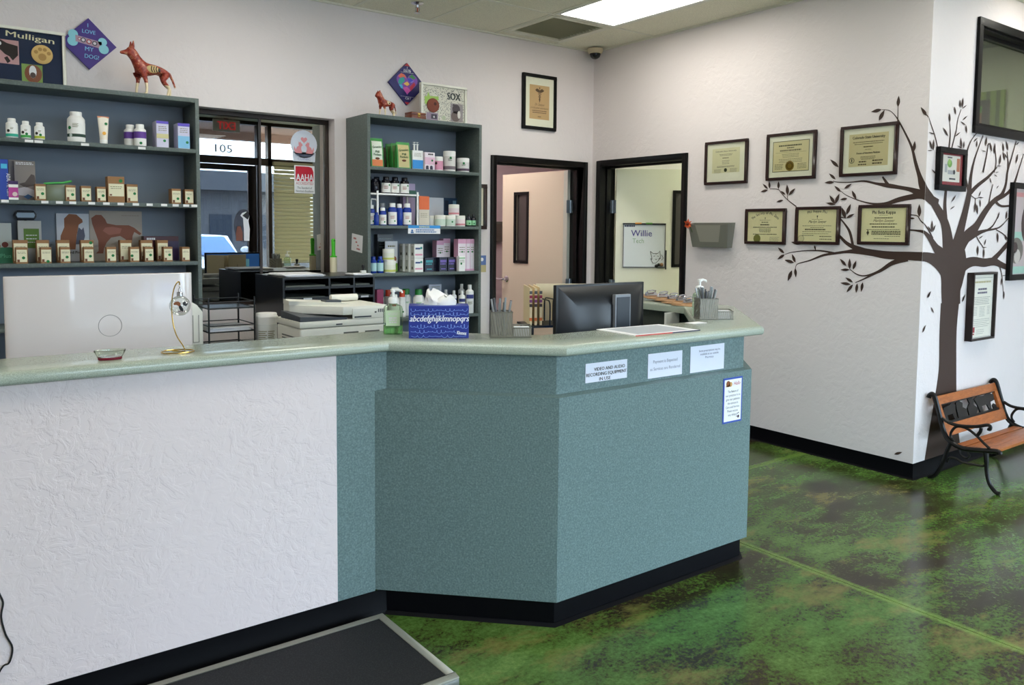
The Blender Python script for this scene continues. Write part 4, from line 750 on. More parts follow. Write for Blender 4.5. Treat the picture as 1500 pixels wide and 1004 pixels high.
# shelf-edge price tags belong to the bookcase
def edge_tags(e, xs, z, yf, w_=.045, h_=.014):
    cx = e.location.x; cy = e.location.y
    for x in xs: MB().box(x-cx-w_/2, x-cx+w_/2, yf-cy-.0015, yf-cy-.0003, z, z+h_).build('price_tag', m_tag, e, smooth=False)
edge_tags(U1, (.52, .565, .79, 1.085), 1.953, 5.08, .04); edge_tags(U1, (.40, .585, .655, .72, .815, .89, .965, 1.045, 1.12, 1.20, 1.265, 1.325, 1.372), 1.627, 5.08, .034)

def patch(mb, c, r, a0, a1, z0, z1, mi=0, n=10, top=None):
    top = top or r
    vs = []; 
    for k in range(n+1):
        a = a0+(a1-a0)*k/n; vs.append((c[0]+r*math.cos(a), c[1]+r*math.sin(a), c[2]+z0)); vs.append((c[0]+top*math.cos(a), c[1]+top*math.sin(a), c[2]+z1))
    return mb.add(vs, [(2*k, 2*k+2, 2*k+3, 2*k+1) for k in range(n)], mi)
FA = R(-115)          # direction a shelf item turns its label: towards the room
def dot_on(e, r, a, z, s, mat):
    mb = MB(); vs = [(r*math.cos(a), r*math.sin(a), z)]
    for k in range(12): q = 2*math.pi*k/12; aa = a+s*math.cos(q)/r; vs.append((r*math.cos(aa), r*math.sin(aa), z+s*math.sin(q)))
    mb.add(vs, [(0, 1+k, 1+(k+1) % 12) for k in range(12)]); return mb.build('sticker', mat, e)
def bottle(name, label, x, y, z, r, h, body, cap, lab=None, band=None, group=None, shoulder=.74, neck=.62, cap_h=.17, cat='bottle', dot=None, span=R(300), lz=(.08, .64), ribs=0, bandz=(.08, .22)):
    e = thing(name, label, cat, (x, y, z), 0, group); hs = h*shoulder; hc = h*(1-cap_h)
    MB().lathe([(r*.9, 0), (r, .004), (r, hs), (r*.95, hs+(hc-hs)*.25), (r*(neck+.12), hs+(hc-hs)*.75), (r*neck, hc)], n=20).build('body', body, e)
    cr = r*(neck+.06); MB().lathe([(cr, hc-.002), (cr, h-.003), (cr*.93, h)], n=20).build('cap', cap, e)
    if lab: mb = MB(); patch(mb, (0, 0, 0), r+.0006, FA-span/2, FA+span/2, h*lz[0], h*lz[1], 0, 18); mb.build('label', lab, e)
    if band: mb = MB(); patch(mb, (0, 0, 0), r+.0010, FA-span/2, FA+span/2, h*bandz[0], h*bandz[1], 0, 18); mb.build('label_band', band, e)
    if dot: dot_on(e, r+.0014, FA+dot[0], h*dot[1], dot[2], m_green)
    return e
def marks(e, r, a, z, w_, rows, mat, dz=.006, h_=.0025):
    mb = MB(); 
    for i in range(rows): patch(mb, (0, 0, 0), r+.0012, a-w_/2/r, a+w_/2/r*(1-.3*(i % 2)), z-i*dz, z-i*dz+h_, 0, 3)
    return mb.build('print', mat, e)
def jar(name, label, x, y, z, r, h, body, lid, lab=None, group=None, lid_h=.25, dot=None, band=None, cat='jar'):
    e = thing(name, label, cat, (x, y, z), 0, group); hl = h*(1-lid_h)
    MB().lathe([(r*.94, 0), (r*.98, .004), (r*.98, hl)], n=24).build('body', body, e)
    MB().lathe([(r, hl-.003), (r, h-.004), (r*.95, h)], n=24).build('lid', lid, e)
    if lab: mb = MB(); patch(mb, (0, 0, 0), r*.98+.0006, FA-R(140), FA+R(140), h*.08, hl*.92, 0, 18); mb.build('label', lab, e)
    if band: mb = MB(); patch(mb, (0, 0, 0), r*.98+.0011, FA-R(140), FA+R(140), h*.10, h*.26, 0, 18); mb.build('label_band', band, e)
    if dot: dot_on(e, r*.98+.0014, FA+dot[0], h*dot[1], dot[2], m_green)
    return e
def carton(name, label, x, y, z, w_, d, h, mat, front=None, group=None, dot=None, cat='box', bands=(), lines=None, rotz=0, fz=(.08, .8)):
    """x,y = centre of the front face; goes back by d"""
    e = thing(name, label, cat, (x, y, z), rotz, group); a = w_/2
    MB().box(-a, a, 0, d, 0, h).build('carton', mat, e, bevel=.0008, smooth=False)
    if front: MB().box(-a*.9, a*.92, -.0008, 0, h*fz[0], h*fz[1]).build('label', front, e, smooth=False)
    for (z0, z1, bm_) in bands: MB().box(-a, a, -.0012, 0, h*z0, h*z1).build('print_band', bm_, e, smooth=False)
    if lines: mb = MB(); text_lines(mb, -a*.75, a*.75, h*lines[0], lines[1], h*.07, h*.022, -.0016, centre=True, seed=int(x*1000)); mb.build('print', lines[2] if len(lines) > 2 else m_inkl, e)
    if dot: mb = MB(); mb.disc(a*dot[0], h*dot[1], dot[2], -.0020, 0, 14); mb.build('sticker', m_green, e)
    return e
m_teal = P('lab_teal', (48, 176, 150), .5); m_lgreen = P('lab_green', (74, 170, 84), .5); m_lyel = P('lab_lime', (178, 190, 60), .5); m_navy = P('lab_navy', (44, 50, 120), .5)
m_purple = P('lab_purple', (98, 60, 150), .5); m_lab = P('lab_white', (240, 240, 236), .6); m_boxlab = P('lab_cream', (226, 222, 190), .7)
# ---- wide bookcase, upper shelf
z = 1.973
for i, (x, r, h, band, txt) in enumerate(((.447, .028, .106, m_teal, 'teal'), (.511, .0235, .097, m_lgreen, 'green'), (.576, .0245, .095, m_lyel, 'lime'))):
    e = bottle('supplement_bottle', 'small white pill bottle with %s lower band and dog picture' % txt, x, 5.13, z, r, h, m_white, m_white, m_lab, band, 'white pill bottles on the upper shelf', dot=(.5, .28, .007) if i else None)
    mb = MB(); patch(mb, (0, 0, 0), r+.0012, FA-R(150), FA-R(95), h*.2, h*.62); mb.build('label_edge', m_navy, e)
    dot_on(e, r+.0016, FA-.25, h*.36, .008, m_ink); marks(e, r, FA+.35, h*.5, .014, 2, m_inkl)
e = bottle('supplement_tub', 'large white ribbed supplement tub with dark green band', .757, 5.14, z, .045, .17, m_white, m_white, m_lab, P('lab_dkgreen', (30, 62, 48), .5), dot=(-.5, .46, .010), bandz=(.17, .27), cap_h=.12)
marks(e, .045, FA+.2, .10, .03, 4, m_inkl); dot_on(e, .0467, FA-.35, .17*.22, .009, P('lab_pale', (210, 220, 214), .6))
# squeeze tube
e = thing('squeeze_tube', 'white and peach squeeze tube standing on its cap', 'tube', (.894, 5.13, z))
vs = []; fs = []
for k, (zz, rx, ry) in enumerate(((.022, .020, .020), (.05, .022, .019), (.10, .026, .012), (.155, .030, .0015))):
    for j in range(16): a = 2*math.pi*j/16; vs.append((rx*math.cos(a), ry*math.sin(a), zz))
for k in range(3):
    for j in range(16): fs.append((k*16+j, k*16+(j+1) % 16, (k+1)*16+(j+1) % 16, (k+1)*16+j))
mb = MB(); mb.add(vs, fs); mb.build('body', P('tube_cream', (238, 230, 214), .45), e); MB().lathe([(.0205, 0), (.0205, .024), (.019, .026)], n=16).build('cap', m_white, e)
MB().box(-.030, .030, -.002, .002, .148, .157).build('crimp', P('tube_peach', (226, 150, 110), .5), e)
mb = MB(); mb.disc(.012, .115, .008, -.012, 0, 12); mb.build('sticker', m_green, e); mb = MB(); mb.disc(0, .06, .010, -.0205, 0, 12); mb.build('flower_print', P('tube_orange', (236, 176, 70), .6), e)
for x, y, nm in ((1.046, 5.19, 'white bottle with purple label, behind its twin'), (1.087, 5.13, 'white bottle with purple label and green sticker, in front')):
    bottle('supplement_bottle', nm, x, y, z, .033, .128, m_white, m_white, m_lab, m_purple, 'purple label bottles', bandz=(.36, .66), dot=(.35, .14, .008) if y < 5.15 else None)
m_lilac = P('box_lilac', (206, 204, 226), .5)
e = carton('product_box', 'tall pale lilac box with yellow swoosh', 1.205, 5.10, z, .067, .10, .155, m_lilac, None, 'tall pale boxes', dot=(.3, .26, .008), bands=((.35, .52, P('box_straw', (206, 200, 150), .5)), (.90, 1.0, P('box_violet', (96, 80, 190), .5))), lines=(.8, 3))
e = carton('product_box', 'tall pale box with sky blue lower half', 1.325, 5.10, z, .067, .10, .152, m_lilac, None, 'tall pale boxes', dot=(.55, .26, .008), bands=((.03, .5, P('box_sky', (130, 190, 226), .5)), (.88, 1.0, P('box_violet', (96, 80, 190), .5))), lines=(.8, 3))
# ---- wide bookcase, middle shelf
z = 1.643
e = carton('product_box', 'tall royal blue box with white sideways lettering', .40, 5.10, z, .042, .10, .214, P('box_royal', (34, 66, 160), .45))
mb = MB(); put_text(mb, 'ADAPTIL Calm', .012, .14, .018, -.0012, .12, rot=R(-90), align='l'); mb.build('lettering', m_paper, e); mb = MB(); mb.rect(-.012, .016, .165, .19, -.0012); mb.build('print_square', P('box_cyan', (70, 180, 214), .5), e)
for i, (x, yy, tl) in enumerate(((.468, 5.22, 0), (.482, 5.20, 0), (.505, 5.18, 0))):
    e = carton('brochure', ['grey cat brochure at the back of the rack', 'grey cat brochure in the middle of the rack', 'grey cat brochure at the front with white heading'][i], x, yy, z, .10, .002, .222-.003*i, P('brochure_grey', (136, 128, 122), .6), None, 'grey brochures', cat='brochure')
    if i == 2:
        mb = MB(); text_lines(mb, -.042, .042, .208, 2, .008, .004, -.001, seed=9); mb.build('print', m_paper, e)
        mb = MB(); mb.flat([(-.03, .09), (.0, .10), (.03, .145), (.045, .14), (.05, .11), (.045, .085), (0, .07)], -.001); mb.build('cat_picture', P('cat_grey', (84, 76, 72), .7), e)
        mb = MB(); mb.flat([(-.05, .03), (.05, .02), (.05, .055), (0, .075), (-.05, .06)], -.001); mb.build('blanket_picture', P('blanket', (190, 188, 190), .7), e); mb = MB(); mb.flat([(-.01, .02), (.012, .035), (.035, .022), (.012, .006)], -.0015); mb.build('diamond_logo', P('logo_blue', (50, 90, 130), .6), e)
e = carton('product_box', 'small magenta and white box in front of the cat brochures', .441, 5.09, z, .044, .05, .10, P('box_magenta', (176, 60, 140), .5), None, None, bands=((.82, 1, P('box_plum', (60, 40, 90), .5)), (.66, .82, m_lab), (.0, .12, m_lab))); mb = MB(); mb.disc(.006, .03, .012, -.002, 0, 10); mb.build('kitten_picture', P('kit', (214, 190, 190), .7), e)
e = thing('zip_bag', 'clear zip bag with green strip slumped between the brown boxes', 'bag', (.66, 5.14, z))
mb = MB(); prof = [(-.062, .0), (.062, 0), (.066, .06), (.055, .095), (-.06, .09), (-.068, .05)]
mb.prism(prof, -.012, .012, 'xz'); mb.build('bag', P('bag_green', (112, 120, 96), .25), e, bevel=.006); mb = MB(); mb.tube([(-.07, -.004, .094), (-.02, -.012, .099), (.02, -.008, .101), (.065, -.004, .113)], .006, 8); mb.build('zip_strip', m_lgreen, e)
def brown(label, x, y, zz, w_, h, d, dot=None, big=False, g='small brown boxes with cream labels'):
    e = carton('product_box', label, x, y, zz, w_, d, h, m_cork, m_boxlab, g, dot=dot, fz=(.10, .86) if not big else (.24, .72), lines=(.72 if not big else .62, 2, m_inkl))
    mb = MB(); mb.rect(-w_*.4, -w_*.4+.012, h*.1 if not big else h*.26, h*.26 if not big else h*.32, -.0018); mb.build('corner_print', P('corner_brown', (120, 80, 60), .7), e); return e
B = [(.570, .05, .090, 'brown box beside the zip bag, on the bag end'), (.716, .05, .089, 'brown box partly in front of the zip bag'), (.794, .05, .088, 'third brown box after the zip bag gap'), (.871, .047, .087, 'brown box touching the tall carton'), ]
for x, w_, h, lab in B: brown(lab, x, 5.11, z, w_, h, .055, (.35, .42, .008))
brown('large brown carton with wide cream label, tallest on its shelf', .949, 5.11, z, .088, .148, .07, (.55, .84, .010), True)
brown('medium brown box just after the tall carton', 1.034, 5.11, z, .060, .108, .06, (.4, .5, .008))
brown('brown box in the far pair, showing a long brown side', 1.278, 5.11, z, .053, .091, .075, (.3, .35, .008)); brown('last brown box at the bookcase end panel', 1.352, 5.11, z, .050, .090, .055, (-.2, .4, .008))
# ---- wide bookcase, lower shelf
z = 1.298
e = carton('display_card', 'dog and cat display card with bottles printed on it', .755, 5.345, z, .17, .004, .28, P('card_grey', (206, 208, 212), .6), None, None, cat='display card')
mb = MB(); mb.flat([(-.07, .07), (.01, .07), (.018, .15), (.03, .215), (.052, .23), (.05, .245), (.02, .275), (-.02, .278), (-.045, .25), (-.045, .2), (-.065, .15)], -.001, 0); mb.flat([(.012, .1), (.05, .1), (.062, .15), (.055, .20), (.045, .185), (.03, .2), (.022, .17)], -.0014, 1); mb.rect(.055, .08, .08, .13, -.0014, 2); mb.rect(.058, .077, .118, .126, -.0018, 1)
mb.build('dog_and_cat_picture', [P('dog_rust', (150, 96, 66), .7), P('cat_slate', (96, 98, 112), .7), m_lab], e); mb = MB(); put_text(mb, 'Standard Process', .0, .045, .016, -.0016, .15, bold=.001); mb.build('lettering', m_ink, e)
e = carton('dog_poster', 'cream anatomy poster of a standing golden dog', .988, 5.35, z, .29, .003, .30, P('poster_cream', (178, 166, 152), .7), None, None, cat='poster')
mb = MB(); mb.flat([(-.115, .045), (-.075, .045), (-.07, .075), (-.055, .11), (-.03, .14), (.02, .15), (.05, .13), (.05, .06), (.075, .06), (.085, .11), (.09, .15), (.1, .175), (.13, .155), (.14, .165), (.1, .2), (.07, .215), (.0, .215), (-.05, .225), (-.06, .25), (-.08, .275), (-.11, .275), (-.135, .255), (-.13, .22), (-.115, .17), (-.1, .12), (-.1, .06)][::-1], -.001, 0)
mb.flat([(-.075, .18), (-.04, .155), (.02, .165), (.03, .195), (-.02, .205), (-.06, .2)], -.0014, 1); mb.build('dog_picture', [P('dog_gold', (142, 88, 68), .7), P('dog_pink', (168, 108, 92), .7)], e)
mb = MB(); text_lines(mb, .03, .13, .275, 1, .01, .003, -.001); text_lines(mb, -.05, .02, .06, 2, .02, .003, -.001); mb.build('print', P('poster_ink', (146, 132, 120), .8), e)
e = carton('leaflet_stack', 'stack of white leaflets with green panel under a round clip', .53, 5.29, z, .115, .02, .235, P('leaf_white', (190, 190, 184), .7), None, None, cat='leaflets', bands=()); mb = MB(); mb.rect(-.03, .045, .08, .19, -.001); mb.build('green_panel', P('leaf_green', (96, 130, 50), .6), e); mb = MB(); text_lines(mb, -.02, .035, .155, 3, .02, .004, -.002, centre=True); mb.build('print', m_paper, e)
e = thing('clip_holder', 'dark rounded clip above the white leaflets', 'clip', (.515, 5.325, 1.536)); mb = MB(); mb.prism([(-.055+.0, .02), (-.04, 0), (.04, 0), (.055, .02), (.055, .035), (.04, .055), (-.04, .055), (-.055, .035)], -.01, .02, 'xz'); mb.build('body', P('clip_navy', (26, 28, 36), .4), e, bevel=.004); mb = MB(); mb.prism([(-.04, .014), (.04, .014), (.046, .028), (.04, .042), (-.04, .042), (-.046, .028)], -.012, -.010, 'xz'); mb.build('lens', P('clip_grey', (120, 140, 156), .2), e); MB().box(-.006, .006, .0, .02, -.235, .0).build('stand', m_blk, e)
e = carton('leaflet', 'leaflet with people photo above the green box at the shelf end', .405, 5.30, z, .075, .003, .22, P('leaf_pale', (196, 200, 194), .7), None, None, cat='leaflets'); mb = MB(); mb.disc(.005, .10, .016, -.001, 0, 12); mb.rect(-.01, .03, .03, .085, -.001, 0); mb.disc(-.028, .09, .014, -.001, 1, 10); mb.build('people_picture', [P('ppl_red', (120, 60, 54), .7), P('ppl_tan', (180, 140, 120), .7)], e)
e = carton('product_box', 'dark green box behind the first brown boxes', .40, 5.21, z, .08, .06, .085, P('box_dkgreen', (18, 92, 56), .5)); mb = MB(); put_text(mb, 'Plus', .005, .03, .022, -.001, .05); mb.build('lettering', P('box_ltgreen', (90, 160, 120), .6), e)
e = carton('product_box', 'long dark red and violet box lying behind the last brown boxes', 1.223, 5.26, z, .20, .07, .15, P('box_maroon', (74, 18, 28), .4), None, None); mb = MB(); mb.rect(.0, .1, .0, .12, -.001); mb.build('violet_panel', P('box_dkviolet', (48, 24, 70), .4), e); mb = MB(); text_lines(mb, -.085, -.035, .140, 1, .02, .012, -.001, seed=18); mb.build('lettering', m_paper, e)
GF = 'small brown boxes on the lower shelf'
for x, w_, o in ((.472, .070, 'closest to the shelf end'), (.579, .062, 'second pair'), (.680, .064, 'third pair, below the dog card'), (.801, .066, 'fourth pair, green sticker on its top corner'), (1.005, .064, 'below the golden dog poster'), (1.119, .066, 'below the poster tail'), (1.209, .062, 'last pair')):
    brown('taller brown box standing behind a small one, '+o, x, 5.175, z, w_, .127, .05, (.55, .88, .009) if x == .801 else None, g=GF)
for x, w_, o, dz in ((.470, .054, 'closest to the shelf end', .36), (.586, .052, 'second pair, sticker low on the label', .12), (.680, .050, 'third pair, below the dog card', .38), (.797, .050, 'fourth pair', .42), (.914, .050, 'standing alone, below the poster', .45), (1.038, .050, 'whiter label, below the poster', .42), (1.117, .048, 'below the poster tail', .46), (1.223, .050, 'last pair', .46)):
    brown('small brown box at the shelf front, '+o, x, 5.105, z, w_, .088, .05, (.3 if x != 1.038 else -.6, dz, .008), g=GF)
brown('small brown box alone at the bookcase end, turned sideways', 1.325, 5.105, z, .045, .087, .06, None, g=GF)
# ================================================================== NARROW BOOKCASE ITEMS
m_amber = P('bottle_dark', (22, 22, 34), .15); m_blue = P('bottle_blue', (22, 56, 150), .18); m_pink = P('box_pink', (222, 168, 196), .5); m_pinkw = P('box_pale_pink', (236, 224, 230), .5)
z = 1.932
def pouch(label, x, y, w_, h, mat, front, bottom=None, t=.045, letters=None):
    e = thing('treat_pouch', label, 'treat pouch', (x, y, z), 0, 'green treat pouches'); mb = MB(); a = w_/2
    prof = [(0, 0, t), (.06, 0, t*1.05), (.6, 0, t*.7), (.86, 0, t*.3), (.9, 0, .004), (1, 0, .004)]; vs = []; fs = []
    for f, _, tt in prof:
        for sx, sy in ((-1, -1), (1, -1), (1, 1), (-1, 1)): vs.append((sx*a, sy*tt/2, f*h))
    for i in range(len(prof)-1):
        for k in range(4): fs.append((i*4+k, i*4+(k+1) % 4, (i+1)*4+(k+1) % 4, (i+1)*4+k))
    fs += [(3, 2, 1, 0), tuple(4*(len(prof)-1)+k for k in range(4))]; mb.add(vs, fs); mb.build('bag', mat, e)
    mb = MB()
    def fy(f): 
        for (f0, _, t0), (f1, _, t1) in zip(prof[:-1], prof[1:]):
            if f0 <= f <= f1: return -(t0+(t1-t0)*(f-f0)/(f1-f0))/2-.0008
    def panel(f0, f1, mi, k=.82):
        fs_ = [f0]+[q[0] for q in prof if f0 < q[0] < f1]+[f1]
        for p0, p1 in zip(fs_[:-1], fs_[1:]): mb.add([(-a*k, fy(p0), p0*h), (a*k, fy(p0), p0*h), (a*k, fy(p1), p1*h), (-a*k, fy(p1), p1*h)], [(0, 1, 2, 3)], mi)
    panel(.04, .9, 0)
    mb.build('front_print', front, e)
    if bottom: mb = MB(); panel(.04, .26, 0, .84); mb.v = [(p[0], p[1]-.0006, p[2]) for p in mb.v]; mb.build('colour_panel', bottom, e)
    if letters:
        mb = MB(); put_text(mb, 'Greenies', 0, h*.66, .017, fy(.7)-.004, w_*.72, rot=.12, bold=.001); put_text(mb, 'Pill', 0, h*.50, .016, fy(.5)-.003, w_*.3, bold=.001); put_text(mb, 'Pockets', 0, h*.40, .016, fy(.4)-.003, w_*.6, bold=.001); mb.build('lettering', letters, e)
        mb = MB(); mb.disc(0, h*.30, .018, fy(.3)-.002, 0, 12, .008); mb.build('treat_picture', P('treat_brown', (110, 66, 44), .7), e)
    return e
pg = P('pouch_green', (64, 150, 70), .35)
pouch('white fronted green treat pouch with orange foot panel', 2.600, 5.10, .095, .20, pg, P('pouch_white', (226, 232, 216), .45), P('pouch_orange', (226, 130, 74), .5), letters=P('pouch_ink', (40, 90, 50), .6))
pouch('tan fronted green treat pouch, foremost of three', 2.80, 5.085, .105, .185, pg, P('pouch_tan', (200, 186, 130), .45), None, letters=P('pouch_ink', (40, 90, 50), .6))
pouch('green treat pouch just behind the tan fronted one', 2.795, 5.16, .10, .183, pg, P('pouch_moss', (84, 120, 60), .5)); pouch('green treat pouch at the back of three', 2.79, 5.225, .10, .182, pg, P('pouch_moss', (84, 120, 60), .5))
e = carton('product_box', 'dark olive box in the gap between the treat pouches', 2.70, 5.19, z, .05, .06, .15, P('box_olive', (70, 66, 36), .5))
e = carton('syringe_box', 'white and bright blue box with two syringes poking out', 2.918, 5.075, z, .085, .06, .135, m_lab, None, bands=((.04, .50, P('box_azure', (40, 140, 214), .45)),), lines=(.85, 3)); 
for k in (-.013, .012):
    MB().cyl((k, .03, .13), .006, .05, 10).box(k-.012, k+.012, .026, .034, .178, .182).cyl((k, .03, .18), .002, .015, 6).box(k-.008, k+.008, .024, .036, .193, .196).build('syringe', m_white, e)
for dx, g in ((3.02, 0),):
    e = carton('product_box', 'white and pink box with cat silhouettes and black heading', 3.018, 5.075, z, .082, .07, .128, m_pinkw, None, dot=(.45, .55, .008), bands=((.32, .72, P('box_rose', (226, 186, 206), .5)),)); mb = MB(); text_lines(mb, -.015, .032, .119, 1, .01, .010, -.0014, seed=19); mb.build('lettering', m_ink, e); mb = MB(); 
    for k in (-.022, .012): mb.flat([(k-.012, .005), (k+.012, .005), (k+.010, .03), (k-.004, .034), (k-.012, .026)], -.0014)
    mb.build('cat_silhouettes', P('cat_ink', (70, 66, 84), .7), e)
e = jar('product_jar', 'pink labelled jar with white lid', 3.108, 5.11, z, .037, .104, m_white, m_white, P('jar_pink', (216, 150, 176), .5), 'white lidded jars on the top shelf'); dot_on(e, .0385, FA-.5, .055, .010, m_ink)
e = jar('product_jar', 'tallest white jar with grey dog picture label', 3.205, 5.11, z, .046, .150, m_white, m_white, P('jar_lab', (214, 212, 208), .6), 'white lidded jars on the top shelf', .2, (0.1, .66, .009), P('jar_grey', (120, 108, 116), .6)); marks(e, .046, FA, .09, .03, 3, m_ink)
e = jar('product_jar', 'short white jar with plum band at the shelf end', 3.325, 5.11, z, .048, .106, m_white, m_white, P('jar_lab', (214, 212, 208), .6), 'white lidded jars on the top shelf', .24, (0, .62, .009), P('jar_plum', (92, 74, 92), .6)); marks(e, .048, FA, .055, .03, 2, m_ink)
# ---- second shelf
z = 1.53
r_ = thing('shelf_riser', 'white wire step riser holding dark bottles', 'riser', (2.745, 5.15, z)); mb = MB().box(-.215, .185, -.075, .075, .212, .224); mb.build('deck', m_white, r_, bevel=.002)
for x in (-.148, .17): MB().box(x-.006, x+.006, -.081, -.072, 0, .24).build('leg', m_white, r_)
for x in (-.148, .17): MB().box(x-.006, x+.006, .07, .079, 0, .225).build('leg', m_white, r_)
for i, x in enumerate((2.685, 2.755, 2.832)):
    e = bottle('medicine_bottle', 'dark white-labelled bottle on the riser, '+('first of three', 'middle of three', 'last of three, next to the card box')[i], x, 5.115, z+.224, .032, .118, m_amber, m_amber, m_lab, None, 'dark bottles on the riser', lz=(.06, .62), dot=(.75, .5, .007)); marks(e, .032, FA, .05, .03, 4, P('ink_rose', (170, 90, 80), .7))
for x, y in ((2.60, 5.12), (2.585, 5.19), (2.65, 5.19)): bottle('medicine_bottle', ('shorter plain dark bottle at the riser front' if x == 2.60 else 'plain dark bottle at the riser back, against the bookcase side' if x < 2.6 else 'plain dark bottle at the riser back, behind the labelled ones'), x, y, z+.224, .030, .118 if x != 2.60 else .10, m_amber, m_amber, None, None, 'plain dark bottles at the riser end')
def cblue(label, x, y, r, h, cap=m_white, lab=True, g='blue bottles under the riser'):
    e = bottle('blue_bottle', label, x, y, z, r, h, m_blue, cap, m_lab if lab else None, None, g, span=R(150), lz=(.05, .6), dot=(.5, .2, .006) if lab else None)
    if lab: marks(e, r, FA, h*.42, r, 4, P('ink_rose', (170, 90, 80), .7))
    return e
cblue('small blue bottle with white cap by the riser leg', 2.650, 5.10, .026, .124); cblue('tall blue bottle with white label, middle of the front row', 2.730, 5.105, .031, .158); cblue('tall blue bottle with white label beside the leaflets', 2.848, 5.105, .031, .158)
cblue('blue bottle with grey cap behind the front row, at the riser end', 2.690, 5.18, .030, .158, P('cap_grey', (170, 172, 176), .4), False); cblue('blue bottle with grey cap behind the front row, centre', 2.765, 5.185, .030, .158, P('cap_grey', (170, 172, 176), .4), False); cblue('blue bottle with white cap in the gap of the front row', 2.789, 5.112, .025, .155, m_white, False)
e = cblue('blue pump bottle by the bookcase side', 2.562, 5.10, .026, .14, m_white, True); MB().tube([(0, 0, .135), (0, 0, .175), (-.002, -.006, .182), (.03, -.012, .18), (.034, -.013, .168)], .005, 8).build('pump', m_white, e)
bottle('blue_bottle', 'short blue bottle in front of the blue pump bottle', 2.582, 5.062, z, .018, .09, m_blue, m_blue, None, None)
e = carton('product_box', 'lilac topped box behind the dark bottles', 2.94, 5.24, z, .10, .05, .31, P('box_lavender', (196, 176, 206), .5)); MB().box(-.03, .05, -.012, -.001, .21, .26).build('green_tin', P('tin_green', (30, 96, 64), .4), e)
e = carton('leaflet', 'leaflet with orange upper half leaning on the shelf', 2.985, 5.10, z, .085, .012, .215, P('leaf_cream', (214, 206, 190), .6), None, None, cat='leaflets', bands=((.55, 1.0, P('leaf_orange', (226, 112, 66), .6)),)); mb = MB(); text_lines(mb, -.03, .03, .09, 3, .012, .003, -.001); mb.build('print', m_inkl, e)
e = carton('envelope_box', 'plain white box at the back behind the white jars', 3.17, 5.26, z, .16, .04, .215, P('box_offwhite', (214, 216, 222), .5))
GJ = 'white cream jars on the second shelf'; mj = P('jar_white', (236, 236, 226), .4)
jar('cream_jar', 'white jar half hidden behind the leaflet', 3.068, 5.15, z, .038, .076, m_white, mj, None, GJ); jar('cream_jar', 'white jar with green print, beside the leaflet', 3.112, 5.085, z, .040, .080, m_white, mj, P('jl1', (206, 222, 206), .6), GJ, .3); jar('cream_jar', 'white jar with green dot, carrying another jar', 3.198, 5.085, z, .040, .080, m_white, mj, P('jl1', (206, 222, 206), .6), GJ, .3, (.3, .4, .007))
jar('cream_jar', 'white jar with pink band on the shelf', 3.284, 5.085, z, .040, .080, m_white, mj, P('jl2', (236, 220, 220), .6), GJ, .3, None, P('jl3', (214, 140, 150), .6)); jar('cream_jar', 'white jar stacked on top of two others', 3.240, 5.10, z+.080, .040, .082, m_white, mj, P('jl4', (226, 214, 216), .6), GJ, .3, None, P('jl3', (214, 140, 150), .6))
e = carton('photo_card', 'dark blue photo card standing behind the stacked jar', 3.355, 5.33, z, .12, .003, .22, P('card_dkblue', (40, 66, 96), .4), None, None, cat='card'); mb = MB(); mb.rect(.02, .05, .05, .2, -.001); mb.rect(-.05, -.02, .12, .2, -.001, 1); mb.build('print', [P('card_ice', (120, 160, 186), .5), P('card_ink', (20, 34, 56), .5)], e)
for i, x in enumerate((3.355, 3.398)):
    bottle('dropper_bottle', ('dark dropper bottle with green label beside the pink jar', 'dark dropper bottle with green label at the bookcase side')[i], x, 5.075, z, .020, .092, m_amber, m_blk, P('lab_mint', (150, 206, 160), .6), None, 'green label dropper bottles', shoulder=.6, neck=.4, lz=(.1, .5), dot=(.2, .25, .006))
e, w_, h_ = sheet('shelf_sign', 'blue and white reminder sign taped to a shelf edge', 'sign', 2.813, 3.077, 1.474, 1.534, 5.0295, m_paper)
mb = MB(); mb.rect(-w_, w_, .008, h_, -.0020); mb.build('blue_header', P('sign_azure', (46, 144, 214), .5), e); mb = MB(); put_text(mb, 'REMINDER', 0, .013, .011, -.0026, .085, bold=.001); mb.build('lettering', P('sign_yellow', (226, 226, 170), .6), e)
mb = MB(); text_lines(mb, -.07, .10, .001, 2, .014, .008, -.0022, seed=20); mb.disc(-.10, -.008, .008, -.0022, 0, 10); mb.rect(-.112, -.088, -.026, -.016, -.0022); mb.build('lettering', P('sign_ink', (60, 110, 170), .6), e)
# ---- third shelf
z = 1.197
e = carton('leaflet', 'teal and lilac leaflet in the bookcase corner', 2.60, 5.30, z, .085, .01, .30, P('leaf_lilac', (170, 164, 186), .6), None, None, cat='leaflets', bands=((.66, 1.0, P('leaf_teal', (50, 86, 94), .6)), (.32, .38, P('leaf_violet', (104, 96, 140), .6))), lines=(.6, 3))
for i, x in enumerate((2.568, 2.622)): bottle('blue_bottle', ('blue bottle with pale green label by the bookcase side', 'blue bottle with pale green label beside the stacked jars')[i], x, 5.085, z, .023, .116, m_blue, m_blue, P('lab_ice', (176, 214, 216), .6), None, 'blue bottles with pale labels', lz=(.12, .62), dot=(-.1, .7, .006) if i else None)
e = carton('leaflet_holder', 'black leaflet holder behind the cream jars', 2.77, 5.29, z, .125, .05, .27, P('holder_black', (26, 28, 30), .3), None, None, cat='holder'); mb = MB(); text_lines(mb, -.05, .05, .24, 4, .02, .004, -.001); mb.build('edge_print', P('holder_grey', (130, 140, 132), .5), e)
